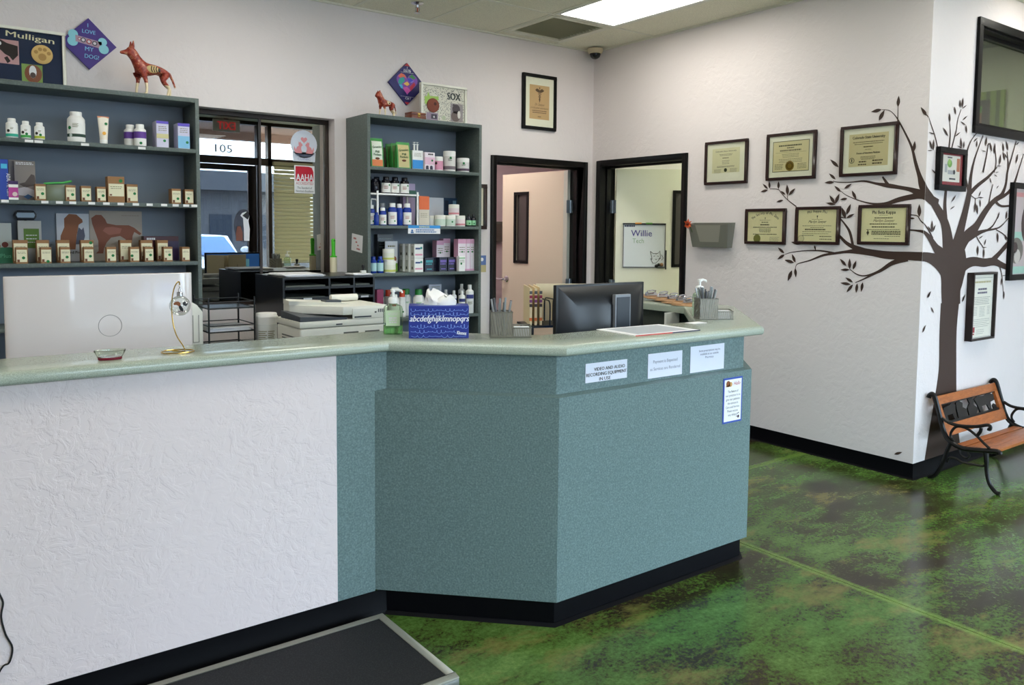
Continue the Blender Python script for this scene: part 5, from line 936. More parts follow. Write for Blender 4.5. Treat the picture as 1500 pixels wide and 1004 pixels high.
e = carton('leaflet', 'white leaflet with puppy picture in front of the black holder', 2.785, 5.225, z, .10, .01, .22, m_paper, None, None, cat='leaflets'); mb = MB(); text_lines(mb, -.03, .03, .19, 1, .02, .012, -.001, seed=21); mb.build('lettering', m_inkl, e); mb = MB(); mb.disc(.02, .09, .022, -.001, 0, 12); mb.rect(-.05, .05, .0, .06, -.001, 1); mb.build('puppy_picture', [P('pup_rust', (176, 110, 80), .7), P('leaf_grass', (130, 180, 60), .6)], e)
GY = 'cream jars with yellow bands'; yb_ = P('band_yellow', (206, 210, 110), .6)
jar('cream_jar', 'cream jar with yellow band, lower of two stacked', 2.70, 5.09, z, .042, .086, m_white, mj, P('jl5', (230, 232, 214), .6), GY, .28, None, yb_); jar('cream_jar', 'cream jar with yellow band, upper of two stacked', 2.692, 5.095, z+.086, .042, .082, m_white, mj, P('jl5', (230, 232, 214), .6), GY, .28, None, yb_)
for j in range(2):
    for k in range(3):
        e = carton('vial_box', '%s white vial box, %s' % (('lower', 'upper')[j], ('in front, with teal and pink label', 'middle of its row', 'at the back of its row')[k]), 2.925-.012*k, 5.072+.062*k, z+.1015*j, .072, .058, .100, m_lab, None, 'white vial boxes stacked two high')
        MB().box(-.0368, -.036, .012, .046, .015, .085).build('side_label', P('vial_grey', (196, 198, 190), .6), e); mb = MB(); mb.add([(-.0372, .022, .02), (-.0372, .036, .02), (-.0372, .036, .038), (-.0372, .022, .038)], [(0, 3, 2, 1)]); mb.build('side_print', m_ink, e)
        if k == 0:
            mb = MB(); mb.rect(-.028, .012, .062, .074, -.001, 0); mb.disc(.020, .072, .009, -.0012, 1, 12); mb.rect(-.03, .03, .018, .030, -.001, 2); mb.build('front_print', [P('vial_navy', (60, 84, 130), .6), P('vial_teal', (60, 150, 140), .6), P('vial_pink', (224, 160, 180), .6)], e)
m_nv = P('box_navy', (28, 30, 52), .4)
for i, (x, y, w_, lab, c) in enumerate(((3.02, 5.085, .072, 'black box with teal print next to the vial boxes', (60, 150, 160)), (3.085, 5.13, .05, 'black box set back in the dark row', (40, 60, 70)), (3.140, 5.085, .066, 'navy box with violet print, middle of the dark row', (110, 90, 170)), (3.215, 5.085, .066, 'navy box with violet print beside the small white box', (110, 90, 170)))):
    e = carton('product_box', lab, x, y, z, w_, .07, .103, m_nv, None, 'dark product boxes'); mb = MB(); text_lines(mb, -w_*.4, w_*.4, .060, 1, .02, .010, -.001, seed=22); mb.rect(-w_*.4, w_*.4, .066, .085, -.001); mb.rect(-w_*.3, w_*.3, .015, .022, -.001); mb.build('print', P('dk%d' % i, c, .5), e)
GP = 'tall pink and white boxes'
def pk(label, x, y, w_, h, g=GP):
    e = carton('product_box', label, x, y, z, w_, .06, h, m_pinkw, None, g, bands=((.86, 1, m_pink), (.0, .06, m_pink)), lines=(.75, 3)); MB().box(-w_/2-.0006, -w_/2, 0, .06, 0, h).build('side_print', m_pink, e); mb = MB(); mb.disc(0, h*.6, .007, -.0018, 0, 10); mb.build('sticker', m_green, e); return e
pk('pink and white box with a slanted back, standing behind the navy boxes', 3.165, 5.17, .062, .225); pk('pink box set back in the row of tall boxes', 3.235, 5.19, .06, .24); pk('wide pink and white box, front of the tall row', 3.305, 5.085, .07, .238); pk('narrow pink and white box, second last of the tall row', 3.36, 5.085, .034, .238); pk('narrow pink and white box at the bookcase side', 3.397, 5.085, .034, .238)
e = carton('product_box', 'small white box in front of the tall pink boxes', 3.277, 5.042, z, .052, .035, .112, m_lab, None, None, dot=(-.3, .5, .008), bands=((.85, .9, m_lgreen),), lines=(.75, 3))
# ---- fourth shelf, partly behind the tissue box
z = .875
e = carton('product_box', 'magenta tube box beside the white pump bottle', 2.655, 5.15, z, .05, .05, .20, P('box_crimson', (170, 60, 100), .4), None)
e = bottle('pump_bottle', 'white pump bottle with red lettering on the low shelf', 2.735, 5.10, z, .040, .165, m_white, m_white, m_lab, None, shoulder=.8, cap_h=.1); MB().tube([(0, 0, .16), (0, 0, .20), (0, 0, .207), (-.02, -.01, .212), (.035, .0, .210), (.04, .0, .2)], .007, 8).build('pump', m_white, e); mb = MB(); patch(mb, (0, 0, 0), .0415, FA-.3, FA+.4, .085, .10); mb.build('print', P('ink_scarlet', (190, 60, 60), .6), e)
m_rc = P('cap_red', (206, 70, 40), .4)
for x, y, lb in ((2.690, 5.21, 'white bottle with red cap behind the pump bottle'), (2.755, 5.22, 'white bottle with red cap, middle of three'), (2.815, 5.12, 'white bottle with red cap beside the pump bottle')):
    bottle('shampoo_bottle', lb, x, y, z, .026, .19, m_white, m_rc, m_lab, None, 'red capped bottles', neck=.7, cap_h=.24, dot=(.2, .2, .007))
for x, y, lb in ((2.885, 5.19, 'white bottle with green cap, rear of two'), (2.945, 5.11, 'white bottle with green cap, front of two')):
    e = bottle('shampoo_bottle', lb, x, y, z, .040, .195, m_white, P('cap_green', (40, 130, 60), .4), m_lab, None, 'green capped bottles', neck=.6, cap_h=.2, shoulder=.68); marks(e, .04, FA, .10, .04, 2, m_lgreen)
e = carton('leaflet', 'grey white leaflet standing behind the tissues', 3.165, 5.24, z, .11, .02, .215, P('leaf_ash', (196, 198, 208), .6), None, None, cat='leaflets', lines=(.92, 3))
m_bl = P('lab_dkblue', (50, 58, 120), .5)
for x, y, r, h, lb in ((3.235, 5.20, .022, .175, 'small white bottle with navy label, rear of the cluster'), (3.262, 5.13, .022, .172, 'small white bottle with navy label, middle of the cluster'), (3.305, 5.085, .025, .172, 'small white bottle with navy label, front of the cluster'), (3.37, 5.19, .026, .215, 'tall white bottle with navy label, set back'), (3.375, 5.085, .031, .215, 'tall white bottle with navy label beside the bookcase side')):
    e = bottle('lotion_bottle', lb, x, y, z, r, h, m_white, m_white, None, m_bl, 'white bottles with navy labels', neck=.42, cap_h=.15, bandz=(.52, .66), span=R(120), shoulder=.76); marks(e, r, FA, h*.4, r*1.2, 4, m_inkl)
# ================================================================== ON TOP OF THE BOOKCASES
def shadow_frame(name, label, loc, w_, h_, bar, dep, mat, back, rotz=0):
    return frame(name, label, 'picture frame', loc, rotz, w_, h_, bar, dep, mat, back, None, None, True)
m_wf = P('frame_white', (232, 230, 218), .5)
e, y = shadow_frame('shadow_box', 'white shadow box with dog photos and a clay paw print', (.545, 5.235, 2.277+.155), .36, .305, .016, .035, m_wf, P('navy_felt', (28, 42, 74), .8))
mb = MB(); put_text(mb, 'Mulligan', .01, .092, .03, y, .23, rot=-.06, bold=.0015); mb.build('lettering', P('letter_cream', (240, 232, 190), .6), e)
mb = MB(); mb.rect(-.155, -.045, -.05, .078, y); mb.build('photo', P('photo_rose', (206, 160, 160), .6), e); mb = MB(); mb.flat([(-.15, .06), (-.13, .076), (-.1, .06), (-.05, .05), (-.05, -.0), (-.075, -.03), (-.09, -.01), (-.11, .0), (-.13, .02), (-.15, .03)], y-.0004); mb.flat([(-.1, -.01), (-.085, -.035), (-.1, -.048), (-.115, -.02)], y-.0005); mb.build('dog_picture', P('dog_black', (40, 28, 26), .7), e); mb = MB(); mb.disc(-.137, .055, .012, y-.0008, 0, 10); mb.build('dog_face', m_paper, e)
mb = MB(); mb.rect(-.035, .065, -.135, -.04, y); mb.build('photo', P('photo_grass', (130, 160, 80), .6), e); mb = MB(); mb.disc(.02, -.09, .042, y-.0004, 0, 16, .05); mb.disc(.018, -.08, .018, y-.0008, 1, 12, .035); mb.disc(.018, -.098, .014, y-.0012, 2, 10, .016); mb.build('dog_picture', [P('dog_tan', (140, 86, 60), .7), m_paper, P('dog_grey', (90, 76, 72), .7)], e)
mb = MB(); mb.lathe([(.052, 0), (.052, .006), (.046, .009), (0, .009)], n=24); mb.v = [(.065+a, y-c, .02+b) for a, b, c in mb.v]; mb.build('clay_print', P('clay', (206, 172, 108), .8), e)
mb = MB()
for a, b, r in ((.065, .005, .020), (.035, .03, .010), (.055, .046, .010), (.078, .046, .010), (.097, .028, .010)): mb.disc(a, b, r, y-.0096, 0, 12)
mb.build('paw_print', P('clay_dark', (168, 132, 76), .8), e)
# canvases hung as diamonds
def diamond(name, label, x, zc, half, mat):
    e = thing(name, label, 'canvas', (x, YB-.0005, zc)); mb = MB(); mb.prism([(0, -half), (half, 0), (0, half), (-half, 0)], -.018, 0, 'xz'); mb.build('canvas', mat, e, bevel=.001, smooth=False); return e
e = diamond('painted_canvas', 'purple diamond canvas painted with a bone, above the wide bookcase', .868, 2.572, .148, P('canvas_purple', (66, 42, 130), .5)); y = -.0195
for a, b, r in ((-.082, .045, .026), (-.085, .005, .028), (.072, .02, .024), (.078, -.022, .027)): MB().disc(a, b, r, y-.0001*len(e.children), 0, 18).build('bone_end', P('bone_aqua', (140, 206, 220), .5), e)
mb = MB(); mb.flat([(-.07, .005), (.068, -.022), (.068, .018), (-.07, .042)], y-.0003); mb.build('bone_bar', P('bone_mix', (170, 140, 160), .5), e)
mb = MB(); 
for a, b, r, mi in ((-.03, .018, .014, 0), (.0, .012, .014, 1), (.03, .006, .014, 0), (-.05, .022, .009, 1)): mb.disc(a, b, r, y-.0006, mi, 12); mb.disc(a, b, r*.6, y-.0009, 2, 12)
mb.build('bone_beads', [P('bead_grey', (70, 70, 84), .5), P('bead_red', (160, 60, 70), .5), P('bead_pale', (214, 206, 214), .5)], e)
mb = MB(); put_text(mb, 'I', -.004, .095, .022, y, bold=.001); put_text(mb, 'LOVE', .0, .058, .022, y, .07, rot=-.05, bold=.001); put_text(mb, 'MY', .0, -.042, .024, y, .045, rot=-.05, bold=.001); put_text(mb, 'DOG!', .012, -.085, .024, y, .075, rot=-.05, bold=.001); mb.build('lettering', P('paint_sky', (120, 180, 226), .5), e)
e = diamond('painted_canvas', 'navy diamond canvas painted with a patchwork heart, above the narrow bookcase', 2.985, 2.58, .155, P('canvas_navy', (34, 28, 98), .5)); y = -.0195
def heart(s, cx=0, cz=0, n=40): return [(cx+s*16*math.sin(t)**3/16, cz+s*(13*math.cos(t)-5*math.cos(2*t)-2*math.cos(3*t)-math.cos(4*t))/16) for t in [2*math.pi*k/n for k in range(n)]][::-1]
mb = MB(); mb.flat(heart(.088, 0, .008), y); mb.build('heart', P('heart_purple', (126, 70, 170), .5), e)
mb = MB()
for poly, mi in (([(-.07, .03), (-.03, .05), (-.02, .02), (-.05, -.01), (-.075, .0)], 0), ([(-.075, .05), (-.05, .075), (-.02, .065), (-.005, .04), (-.03, .05), (-.06, .04)], 1), ([(.01, .05), (.04, .075), (.075, .05), (.05, .04), (.03, .05)], 2), ([(.0, .04), (.03, .045), (.05, .03), (.02, .015)], 3), ([(-.03, .0), (.0, .02), (.02, .0), (0, -.015)], 4), ([(-.04, -.03), (.0, -.02), (.03, -.045), (.0, -.075)], 5), ([(.02, -.02), (.06, .02), (.07, -.0), (.03, -.05)], 6), ([(-.07, -.01), (-.04, -.01), (-.03, -.04), (-.05, -.035)], 7), ([(.02, .0), (.05, .02), (.06, .035), (.03, .02)], 8)):
    mb.flat(poly, y-.0004, mi)
mb.build('heart_patches', [P('h0', (40, 160, 150)), P('h1', (224, 110, 80)), P('h2', (50, 130, 70)), P('h3', (56, 60, 190)), P('h4', (236, 190, 90)), P('h5', (214, 90, 180)), P('h6', (200, 50, 80)), P('h7', (70, 170, 220)), P('h8', (140, 120, 220))], e)
mb = MB(); put_text(mb, 'I', .0, .112, .014, y-.0005, bold=.001); put_text(mb, 'Love My', .0, .089, .014, y-.0005, .06, shear=.2, bold=.001); put_text(mb, 'Cat !', .005, -.112, .018, y-.0005, .045, shear=.2, bold=.001)
for zz, w_ in ((.106, .03), (.083, .055), (-.092, .055)): mb.rect(-w_, w_, zz-.0008, zz+.0008, y-.0004)
mb.build('lettering', m_paper, e); mb = MB(); mb.flat([(-.024, .131), (.024, .131), (0, .154)], y); mb.build('corner_paint', P('paint_red', (190, 50, 60), .5), e); MB().flat([(-.022, -.133), (0, -.154), (.022, -.133)], y).build('corner_paint', P('paint_red', (190, 50, 60), .5), e)
e, y = shadow_frame('shadow_box', 'white shadow box with spotted paper and a kitten photo', (3.225, 5.24, 2.287+.148), .40, .295, .016, .03, m_wf, P('spot_paper', (232, 228, 214), .8)); e.rotation_euler.z = 0
mb = MB(); rnd = random.Random(4)
for k in range(620):
    a, b = rnd.uniform(-.178, .178), rnd.uniform(-.125, .125); q = rnd.uniform(0, 3.1); c, s_ = math.cos(q), math.sin(q); mb.flat([(a+.0042*c, b+.0042*s_), (a-.0021*s_, b+.0021*c), (a-.0042*c, b-.0042*s_), (a+.0021*s_, b-.0021*c)], y)
o = mb.build('spots', P('spot_ink', (54, 54, 52), .8), e); o['kind'] = 'stuff'
mb = MB(); put_text(mb, 'SOX', .085, .045, .052, y-.0012, .115, bold=.006); mb.build('lettering', P('sox_ink', (52, 60, 58), .6), e)
mb = MB(); mb.rect(.06, .17, -.115, .02, y-.0006, 0); mb.disc(.11, -.02, .035, y-.0009, 1, 14); mb.disc(.105, -.075, .04, y-.0009, 2, 14); mb.disc(.135, -.06, .014, y-.0012, 3, 10, .03); mb.flat([(.075, .0), (.085, .018), (.1, .01)], y-.0012, 1); mb.build('kitten_photo', [P('kp0', (160, 150, 150)), P('kp1', (70, 56, 62)), P('kp2', (110, 92, 86)), P('kp3', (226, 220, 214))], e)
mb = MB(); mb.flat([(-.165, .05), (-.145, .05), (-.135, .085), (-.12, .055), (-.045, .058), (-.045, .03), (-.12, .03), (-.15, -.01), (-.165, .0)], y-.0006); mb.build('ribbon', P('ribbon_lime', (180, 214, 110), .7), e); mb = MB(); mb.lathe([(.052, 0), (.052, .006), (.048, .008), (0, .008)], n=24); mb.v = [(-.095+a, y-.001-c, -.012+b) for a, b, c in mb.v]; mb.build('clay_disc', P('clay_red', (128, 66, 48), .7), e)
mb = MB(); mb.disc(-.08, .0, .012, y-.0095, 0, 10); mb.build('paw_print', P('clay_red_dark', (70, 36, 28), .8), e); mb = MB(); mb.rect(-.15, -.05, -.12, -.065, y-.0006, 0); mb.rect(-.11, -.06, -.11, -.075, y-.0009, 1); mb.disc(-.085, -.095, .008, y-.0012, 2, 8); mb.disc(.0, -.095, .018, y-.0006, 3, 10); mb.build('small_photo', [P('sp0', (160, 140, 160)), P('sp1', (70, 60, 76)), m_paper, P('sp3', (200, 206, 176))], e)
# trinket box
t = thing('trinket_box', 'small varnished wooden box with brass clasp on the bookcase', 'box', (2.93, 5.125, 2.287), R(4)); wd = wood('trinket_wood', (126, 62, 34), (92, 40, 22), 8, (2, 9, 9), .3)
MB().box(-.062, .062, -.04, .05, 0, .034).build('base', wd, t, bevel=.002); MB().box(-.062, .062, -.04, .05, .0355, .052).build('lid', wd, t, bevel=.003)
MB().box(-.010, .010, -.0435, -.04, .02, .046).ball((0, -.044, .03), .007, 8).build('clasp', m_brass, t)
# anatomy models
def paint(name, base, low, cream, thr):
    """painted figurine: muscle red, cream legs below a line, mottled"""
    m = P(name, base, .4); n, l, b = nodes(m); tc = n.new('ShaderNodeTexCoord'); sp = n.new('ShaderNodeSeparateXYZ'); l.new(tc.outputs['Object'], sp.inputs[0])
    t_ = noise(n, l, 45, 4, .6, .6, tc.outputs['Object']); r = ramp(n, [(.36, low), (.55, base), (.72, cream)]); l.new(t_.outputs[0], r.inputs[0])
    mx = n.new('ShaderNodeMix'); mx.data_type = 'RGBA'; mx.inputs[6].default_value = (*lin((232, 214, 176)), 1); l.new(r.outputs[0], mx.inputs[7])
    gt = n.new('ShaderNodeMath'); gt.operation = 'GREATER_THAN'; gt.inputs[1].default_value = thr; l.new(sp.outputs[2], gt.inputs[0]); l.new(gt.outputs[0], mx.inputs[0]); l.new(mx.outputs[2], b.inputs['Base Color']); return m
def anatomy(name, label, loc, rotz, k, cat, ears, tail, snout):
    e = thing(name, label, 'figurine', loc, rotz)
    if cat == 'dog':
        J = {'pel': (.075, 0, .160, .034), 'spine': (.02, 0, .166, .032), 'belly': (-.015, 0, .152, .038), 'chest': (-.06, 0, .150, .046), 'wither': (-.082, 0, .178, .036), 'neck': (-.100, 0, .215, .029), 'head': (-.124, 0, .246, .026), 'brow': (-.146, 0, .243, .018), 'muz': (-.172, 0, .236, .012), 'nose': (-.190, 0, .233, .008)}
    else:
        J = {'pel': (.078, 0, .150, .036), 'spine': (.03, 0, .158, .034), 'belly': (-.015, 0, .150, .040), 'chest': (-.065, 0, .158, .047), 'wither': (-.085, 0, .185, .042), 'neck': (-.100, 0, .208, .038), 'head': (-.120, 0, .232, .038), 'brow': (-.142, 0, .228, .027), 'muz': (-.158, 0, .218, .017), 'nose': (-.166, 0, .216, .010)}
    Ed = [('pel', 'spine'), ('spine', 'belly'), ('belly', 'chest'), ('chest', 'wither'), ('wither', 'neck'), ('neck', 'head'), ('head', 'brow'), ('brow', 'muz'), ('muz', 'nose')]
    for s_, sy in (('l', -1), ('r', 1)):
        d = .012*sy
        J.update({'sh'+s_: (-.07-d*.6, sy*.024, .125, .020), 'el'+s_: (-.062-d, sy*.026, .088, .012), 'wr'+s_: (-.064-d*1.6, sy*.026, .042, .0078), 'fp'+s_: (-.066-d*1.6, sy*.026, .010, .008), 'ft'+s_: (-.082-d*1.6, sy*.026, .006, .006),
                  'hp'+s_: (.078, sy*.022, .138, .026), 'kn'+s_: (.066+d*1.2, sy*.026, .098, .017), 'hk'+s_: (.108+d*1.2, sy*.026, .058, .009), 'hf'+s_: (.102+d*1.6, sy*.026, .012, .0075), 'ht'+s_: (.088+d*1.6, sy*.026, .006, .006)})
        Ed += [('chest', 'sh'+s_), ('sh'+s_, 'el'+s_), ('el'+s_, 'wr'+s_), ('wr'+s_, 'fp'+s_), ('fp'+s_, 'ft'+s_), ('pel', 'hp'+s_), ('hp'+s_, 'kn'+s_), ('kn'+s_, 'hk'+s_), ('hk'+s_, 'hf'+s_), ('hf'+s_, 'ht'+s_)]
        J['ea'+s_] = (-.118, sy*.016, .252+ears*.55, .009); J['et'+s_] = (-.116, sy*.019, .252+ears, .0025); Ed += [('head', 'ea'+s_), ('ea'+s_, 'et'+s_)]
    J.update({'t1': (.108, 0, .15, .009), 't2': (.128, 0, .11, .007), 't3': (.145, 0, .065+tail, .005)}); Ed += [('pel', 't1'), ('t1', 't2'), ('t2', 't3')]
    J = {q: tuple(v*k for v in p) for q, p in J.items()}
    return e, skin('body', J, Ed, paint('anatomy_paint_'+name, (164, 66, 44), (120, 34, 26), (214, 168, 128), (.072 if cat == 'dog' else .085)*k), e)
e, b_ = anatomy('dog_anatomy_model', 'red muscle anatomy model of a standing dog on the bookcase', (1.17, 5.17, 2.277), R(12), .97, 'dog', .060, .0, 1)
mb = MB(); mb.ball((-.012, -.034, .152), .026, 12, 0, (1.5, .35, .9)); mb.build('rib_window', P('rib_tan', (206, 180, 124), .5), e)
mb = MB(); 
for k_ in range(3): mb.tube([(-.02+k_*.014, -.0435, .168), (-.024+k_*.014, -.0445, .152), (-.016+k_*.014, -.0425, .136)], .0028, 6)
mb.ball((.026, -.039, .15), .011, 8, 0, (.7, .35, 1.2)); mb.build('organ', P('organ_black', (36, 30, 30), .4), e)
MB().box(-.115, .02, -.045, .045, 0, .003).build('base', P('base_brown', (70, 46, 36), .5), e)
e, b_ = anatomy('cat_anatomy_model', 'small red and cream anatomy model of a cat on the bookcase', (2.70, 5.13, 2.287), R(14), .62, 'cat', .034, -.02, .25)
mb = MB(); mb.ball((.0, -.020, .098), .015, 12, 0, (1.4, .35, .9)); mb.build('rib_window', P('rib_pale', (214, 196, 160), .5), e); mb = MB(); mb.ball((.004, -.0245, .096), .006, 8, 0, (1.2, .4, .8)); mb.build('organ', P('organ_black', (36, 30, 30), .4), e)
MB().box(-.075, .02, -.03, .03, 0, .003).build('base', P('base_tan', (150, 120, 80), .5), e)
# ================================================================== ON THE COUNTER
ZT = 1.08
m_clear = P('clear_glass', (240, 244, 240), .02, 0, .5, trans=1, ior=1.45)
t = thing('glass_dish', 'small clear glass dish with dark red base on the countertop', 'dish', (.490, 2.805, ZT))
mb = MB(); mb.lathe([(.034, .006), (.038, .010), (.046, .026), (.047, .030), (.0445, .029), (.036, .012), (0, .011)], n=28, sy=.62); mb.build('bowl', m_clear, t)
mb = MB(); mb.lathe([(.034, 0), (.036, .003), (.035, .0095), (0, .0100)], n=28, sy=.62); mb.build('base', P('dish_red', (116, 18, 40), .15), t)
t = thing('ornament_stand', 'brass wire ornament stand on the countertop', 'ornament stand', (.705, 2.842, ZT))
mb = MB(); mb.tube([(.052*math.cos(2*math.pi*k/32), .045*math.sin(2*math.pi*k/32), .003) for k in range(32)], .0022, 6, closed=True); mb.build('base_ring', m_brass, t)
mb = MB(); mb.tube(catmull([(-.01, .03, .003), (.012, -.004, .003), (.02, -.012, .006), (.014, -.008, .024), (-.004, 0, .06), (-.014, .004, .11), (-.015, .004, .17), (-.008, .002, .215), (.002, 0, .236), (.009, 0, .238), (.010, 0, .228)]), .0022, 6); mb.build('hanger_wire', m_brass, t)
t = thing('glass_ornament', 'clear glass ball ornament painted with two dogs, hanging on the wire', 'ornament', (.715, 2.842, ZT+.158))
m_bubble = thin_glass('ornament_glass', (246, 248, 246), .05); mb = MB(); mb.ball((0, 0, 0), .034, 24); mb.build('ball', m_bubble, t)
MB().lathe([(.010, .033), (.010, .045), (.007, .047)], n=14).tube([(-.004, 0, .046), (-.004, 0, .056), (0, 0, .062), (.004, 0, .056), (.004, 0, .046)], .0012, 5).tube([(0, 0, .06), (-.003, 0, .068)], .001, 5).build('cap', m_chrome, t)
def on_ball(poly, r): return [(a, -math.sqrt(max(r*r-a*a-b*b, 1e-6)), b) for a, b in poly]
def ball_print(name, polys, mats_):
    mb = MB()
    for poly, mi in polys: vs = on_ball(poly, .0345); c = tuple(sum(v[i] for v in vs)/len(vs) for i in range(3)); c = on_ball([(c[0], c[2])], .0345)[0]; mb.add([c]+vs, [(0, 1+k, 1+(k+1) % len(vs)) for k in range(len(vs))], mi)
    mb.build(name, mats_, t)
ball_print('dog_picture', [([(-.026, .010), (-.02, .016), (-.012, .017), (-.006, .012), (-.007, .004), (-.012, .001), (-.018, .006), (-.025, .005)], 0), ([(-.012, .003), (-.006, .004), (.002, -.008), (.003, -.016), (-.006, -.015), (-.012, -.004)], 1), ([(.0, .012), (.006, .016), (.012, .014), (.01, .008), (.018, .006), (.02, .01), (.012, .0), (.002, .004)], 1)], [P('dog_chestnut', (130, 76, 48), .6), P('dog_ink', (30, 30, 34), .6)])
mb = MB(); put_text(mb, 'ANGIE R.', -.002, -.020, .006, -.0275, .026, bold=.0005); mb.build('lettering', P('ink_plum', (90, 40, 60), .7), t)
# hand sanitizer
def pump_top(e, z0, s=1, mat=m_white):
    mb = MB(); mb.lathe([(.019*s, z0), (.019*s, z0+.020*s), (.016*s, z0+.024*s), (.006*s, z0+.026*s), (.006*s, z0+.045*s), (.011*s, z0+.046*s), (.011*s, z0+.056*s), (.005*s, z0+.058*s)], n=16)
    mb.tube([(0, 0, z0+.052*s), (.018*s, -.004*s, z0+.054*s), (.034*s, -.008*s, z0+.050*s), (.037*s, -.009*s, z0+.042*s)], [.007*s, .006*s, .005*s, .004*s], 8); return mb.build('pump', mat, e)
t = thing('sanitizer_bottle', 'clear pump bottle of green hand sanitizer beside the tissue box', 'bottle', (1.545, 2.885, ZT), R(-30))
m_bot = thin_glass('sanitizer_plastic', (232, 244, 228), .05); m_gel = P('gel_green', (176, 240, 170), .08, trans=.8, ior=1.33)
def soft_box(mb, w_, d, prof, n=5):
    """rounded-rectangle rings (z, scale)"""
    ring = []
    for cx, cy, a0 in ((w_/2-.012, d/2-.012, 0), (-w_/2+.012, d/2-.012, 90), (-w_/2+.012, -d/2+.012, 180), (w_/2-.012, -d/2+.012, 270)):
        for k in range(n): a = R(a0+90*k/(n-1)); ring.append((cx+.012*math.cos(a), cy+.012*math.sin(a)))
    N = len(ring); vs = [(x*s_, y*s_, z_) for z_, s_ in prof for x, y in ring]; fs = []
    for i in range(len(prof)-1):
        for k in range(N): fs.append((i*N+k, i*N+(k+1) % N, (i+1)*N+(k+1) % N, (i+1)*N+k))
    fs += [tuple(range(N-1, -1, -1)), tuple((len(prof)-1)*N+k for k in range(N))]; return mb.add(vs, fs)
mb = MB(); soft_box(mb, .078, .05, [(0, .96), (.004, 1), (.10, 1), (.112, .9), (.122, .42), (.128, .38)]); mb.build('body', m_bot, t)
mb = MB(); soft_box(mb, .074, .046, [(.002, .96), (.006, 1), (.034, 1)]); mb.build('gel', m_gel, t)
MB().box(-.028, .028, -.0262, -.0256, .036, .098).build('label', P('label_mint', (214, 240, 206), .4), t); mb = MB(); text_lines(mb, -.016, .016, .07, 3, .009, .005, -.0268, centre=True); text_lines(mb, -.02, .02, .088, 2, .006, .002, -.0268); mb.build('print', m_paper, t)
mb = pump_top(t, .125, 1.0)
# tissue box
t = thing('tissue_box', 'blue tissue box printed with cursive alphabet lines', 'tissue box', (1.660, 2.722, ZT), R(-30.4)); m_tb = P('tissue_navy', (36, 52, 140), .5); wx, dy_, hz = .233, .115, .126
MB().box(-wx/2, wx/2, -dy_/2, dy_/2, 0, hz).build('carton', m_tb, t, bevel=.001, smooth=False)
mb = MB(); mb.prism([(.085*math.cos(2*math.pi*k/24), .032*math.sin(2*math.pi*k/24)) for k in range(24)], hz, hz+.0006); mb.build('opening_film', P('film', (150, 176, 206), .2), t)
yf = -dy_/2-.0012; mb = MB(); put_text(mb, 'abcdefghijklmnopqrs', 0, .066, .024, yf, .228, shear=.25, bold=.0012); mb.build('alphabet', P('tb_white', (236, 238, 246), .6), t)
m_tbl = P('tb_blue', (120, 150, 220), .6)
for j, (zz, amp, fr, seed) in enumerate(((.110, .006, 14, 1), (.094, .008, 17, 2), (.046, .009, 18, 3), (.026, .007, 14, 4), (.008, .006, 10, 5))):
    rnd = random.Random(seed); pts = []; x = -wx/2+.006; xe = wx/2-.006 if j != 3 else .07
    ph = 0
    while x < xe: ph += .45; pts.append((x+.004*math.cos(ph), yf, zz+amp*math.sin(ph)*(.55+.45*math.sin(ph*.23+seed)))); x += (wx/fr)*.45/6.28
    mb = MB(); mb.tube(pts, .0009, 4); mb.build('script_line', m_tbl, t)
mb = MB(); put_text(mb, 'Kleenex', .088, .014, .014, yf-.0005, .036, rot=-.08, bold=.0012); mb.build('lettering', P('tb_white', (236, 238, 246), .6), t)
m_ts = P('tissue_white', (244, 240, 234), .9)
def tissue(prof, x, y, name='tissue'):
    mb = MB(); vs = []; fs = []; N = 20
    for zz, rx, ry, ox, oy, ph in prof:
        for k in range(N): a = 2*math.pi*k/N; w_ = 1+.16*math.sin(3*a+ph)+.10*math.sin(7*a+ph*2); vs.append((x+ox+rx*w_*math.cos(a), y+oy+ry*w_*math.sin(a), hz+zz+.006*math.sin(2*a+ph)))
    for i in range(len(prof)-1):
        for k in range(N): fs.append((i*N+k, i*N+(k+1) % N, (i+1)*N+(k+1) % N, (i+1)*N+k))
    mb.add(vs, fs); return mb.build(name, m_ts, t)
tissue([(-.01, .05, .018, 0, 0, 0), (.010, .052, .022, 0, 0, .4), (.024, .046, .022, -.008, 0, .9), (.040, .032, .018, -.02, .004, 1.3), (.054, .020, .010, -.028, .006, 1.8), (.060, .008, .004, -.030, .006, 2)], 0, 0); tissue([(-.01, .04, .014, 0, 0, 0), (.012, .040, .018, 0, 0, 1.4), (.026, .028, .014, .006, -.002, 1.9), (.036, .012, .006, .01, -.002, 2.3)], .022, -.012)
# mesh desk organisers
def mesh_mat():
    m = bpy.data.materials.new('wire_mesh'); m.use_nodes = True; n = m.node_tree.nodes; l = m.node_tree.links; b = n['Principled BSDF']; b.inputs['Base Color'].default_value = (*lin((138, 134, 122)), 1); b.inputs['Metallic'].default_value = .6; b.inputs['Roughness'].default_value = .4
    tc = n.new('ShaderNodeTexCoord'); mp = n.new('ShaderNodeMapping'); mp.inputs['Rotation'].default_value = (.6, .5, .78); l.new(tc.outputs['Object'], mp.inputs[0]); ck = n.new('ShaderNodeTexChecker'); ck.inputs['Scale'].default_value = 420; l.new(mp.outputs[0], ck.inputs[0])
    mr = n.new('ShaderNodeMapRange'); mr.inputs[3].default_value = .45; mr.inputs[4].default_value = 1; l.new(ck.outputs[1], mr.inputs[0]); l.new(mr.outputs[0], b.inputs['Alpha']); return m
m_wire = mesh_mat()
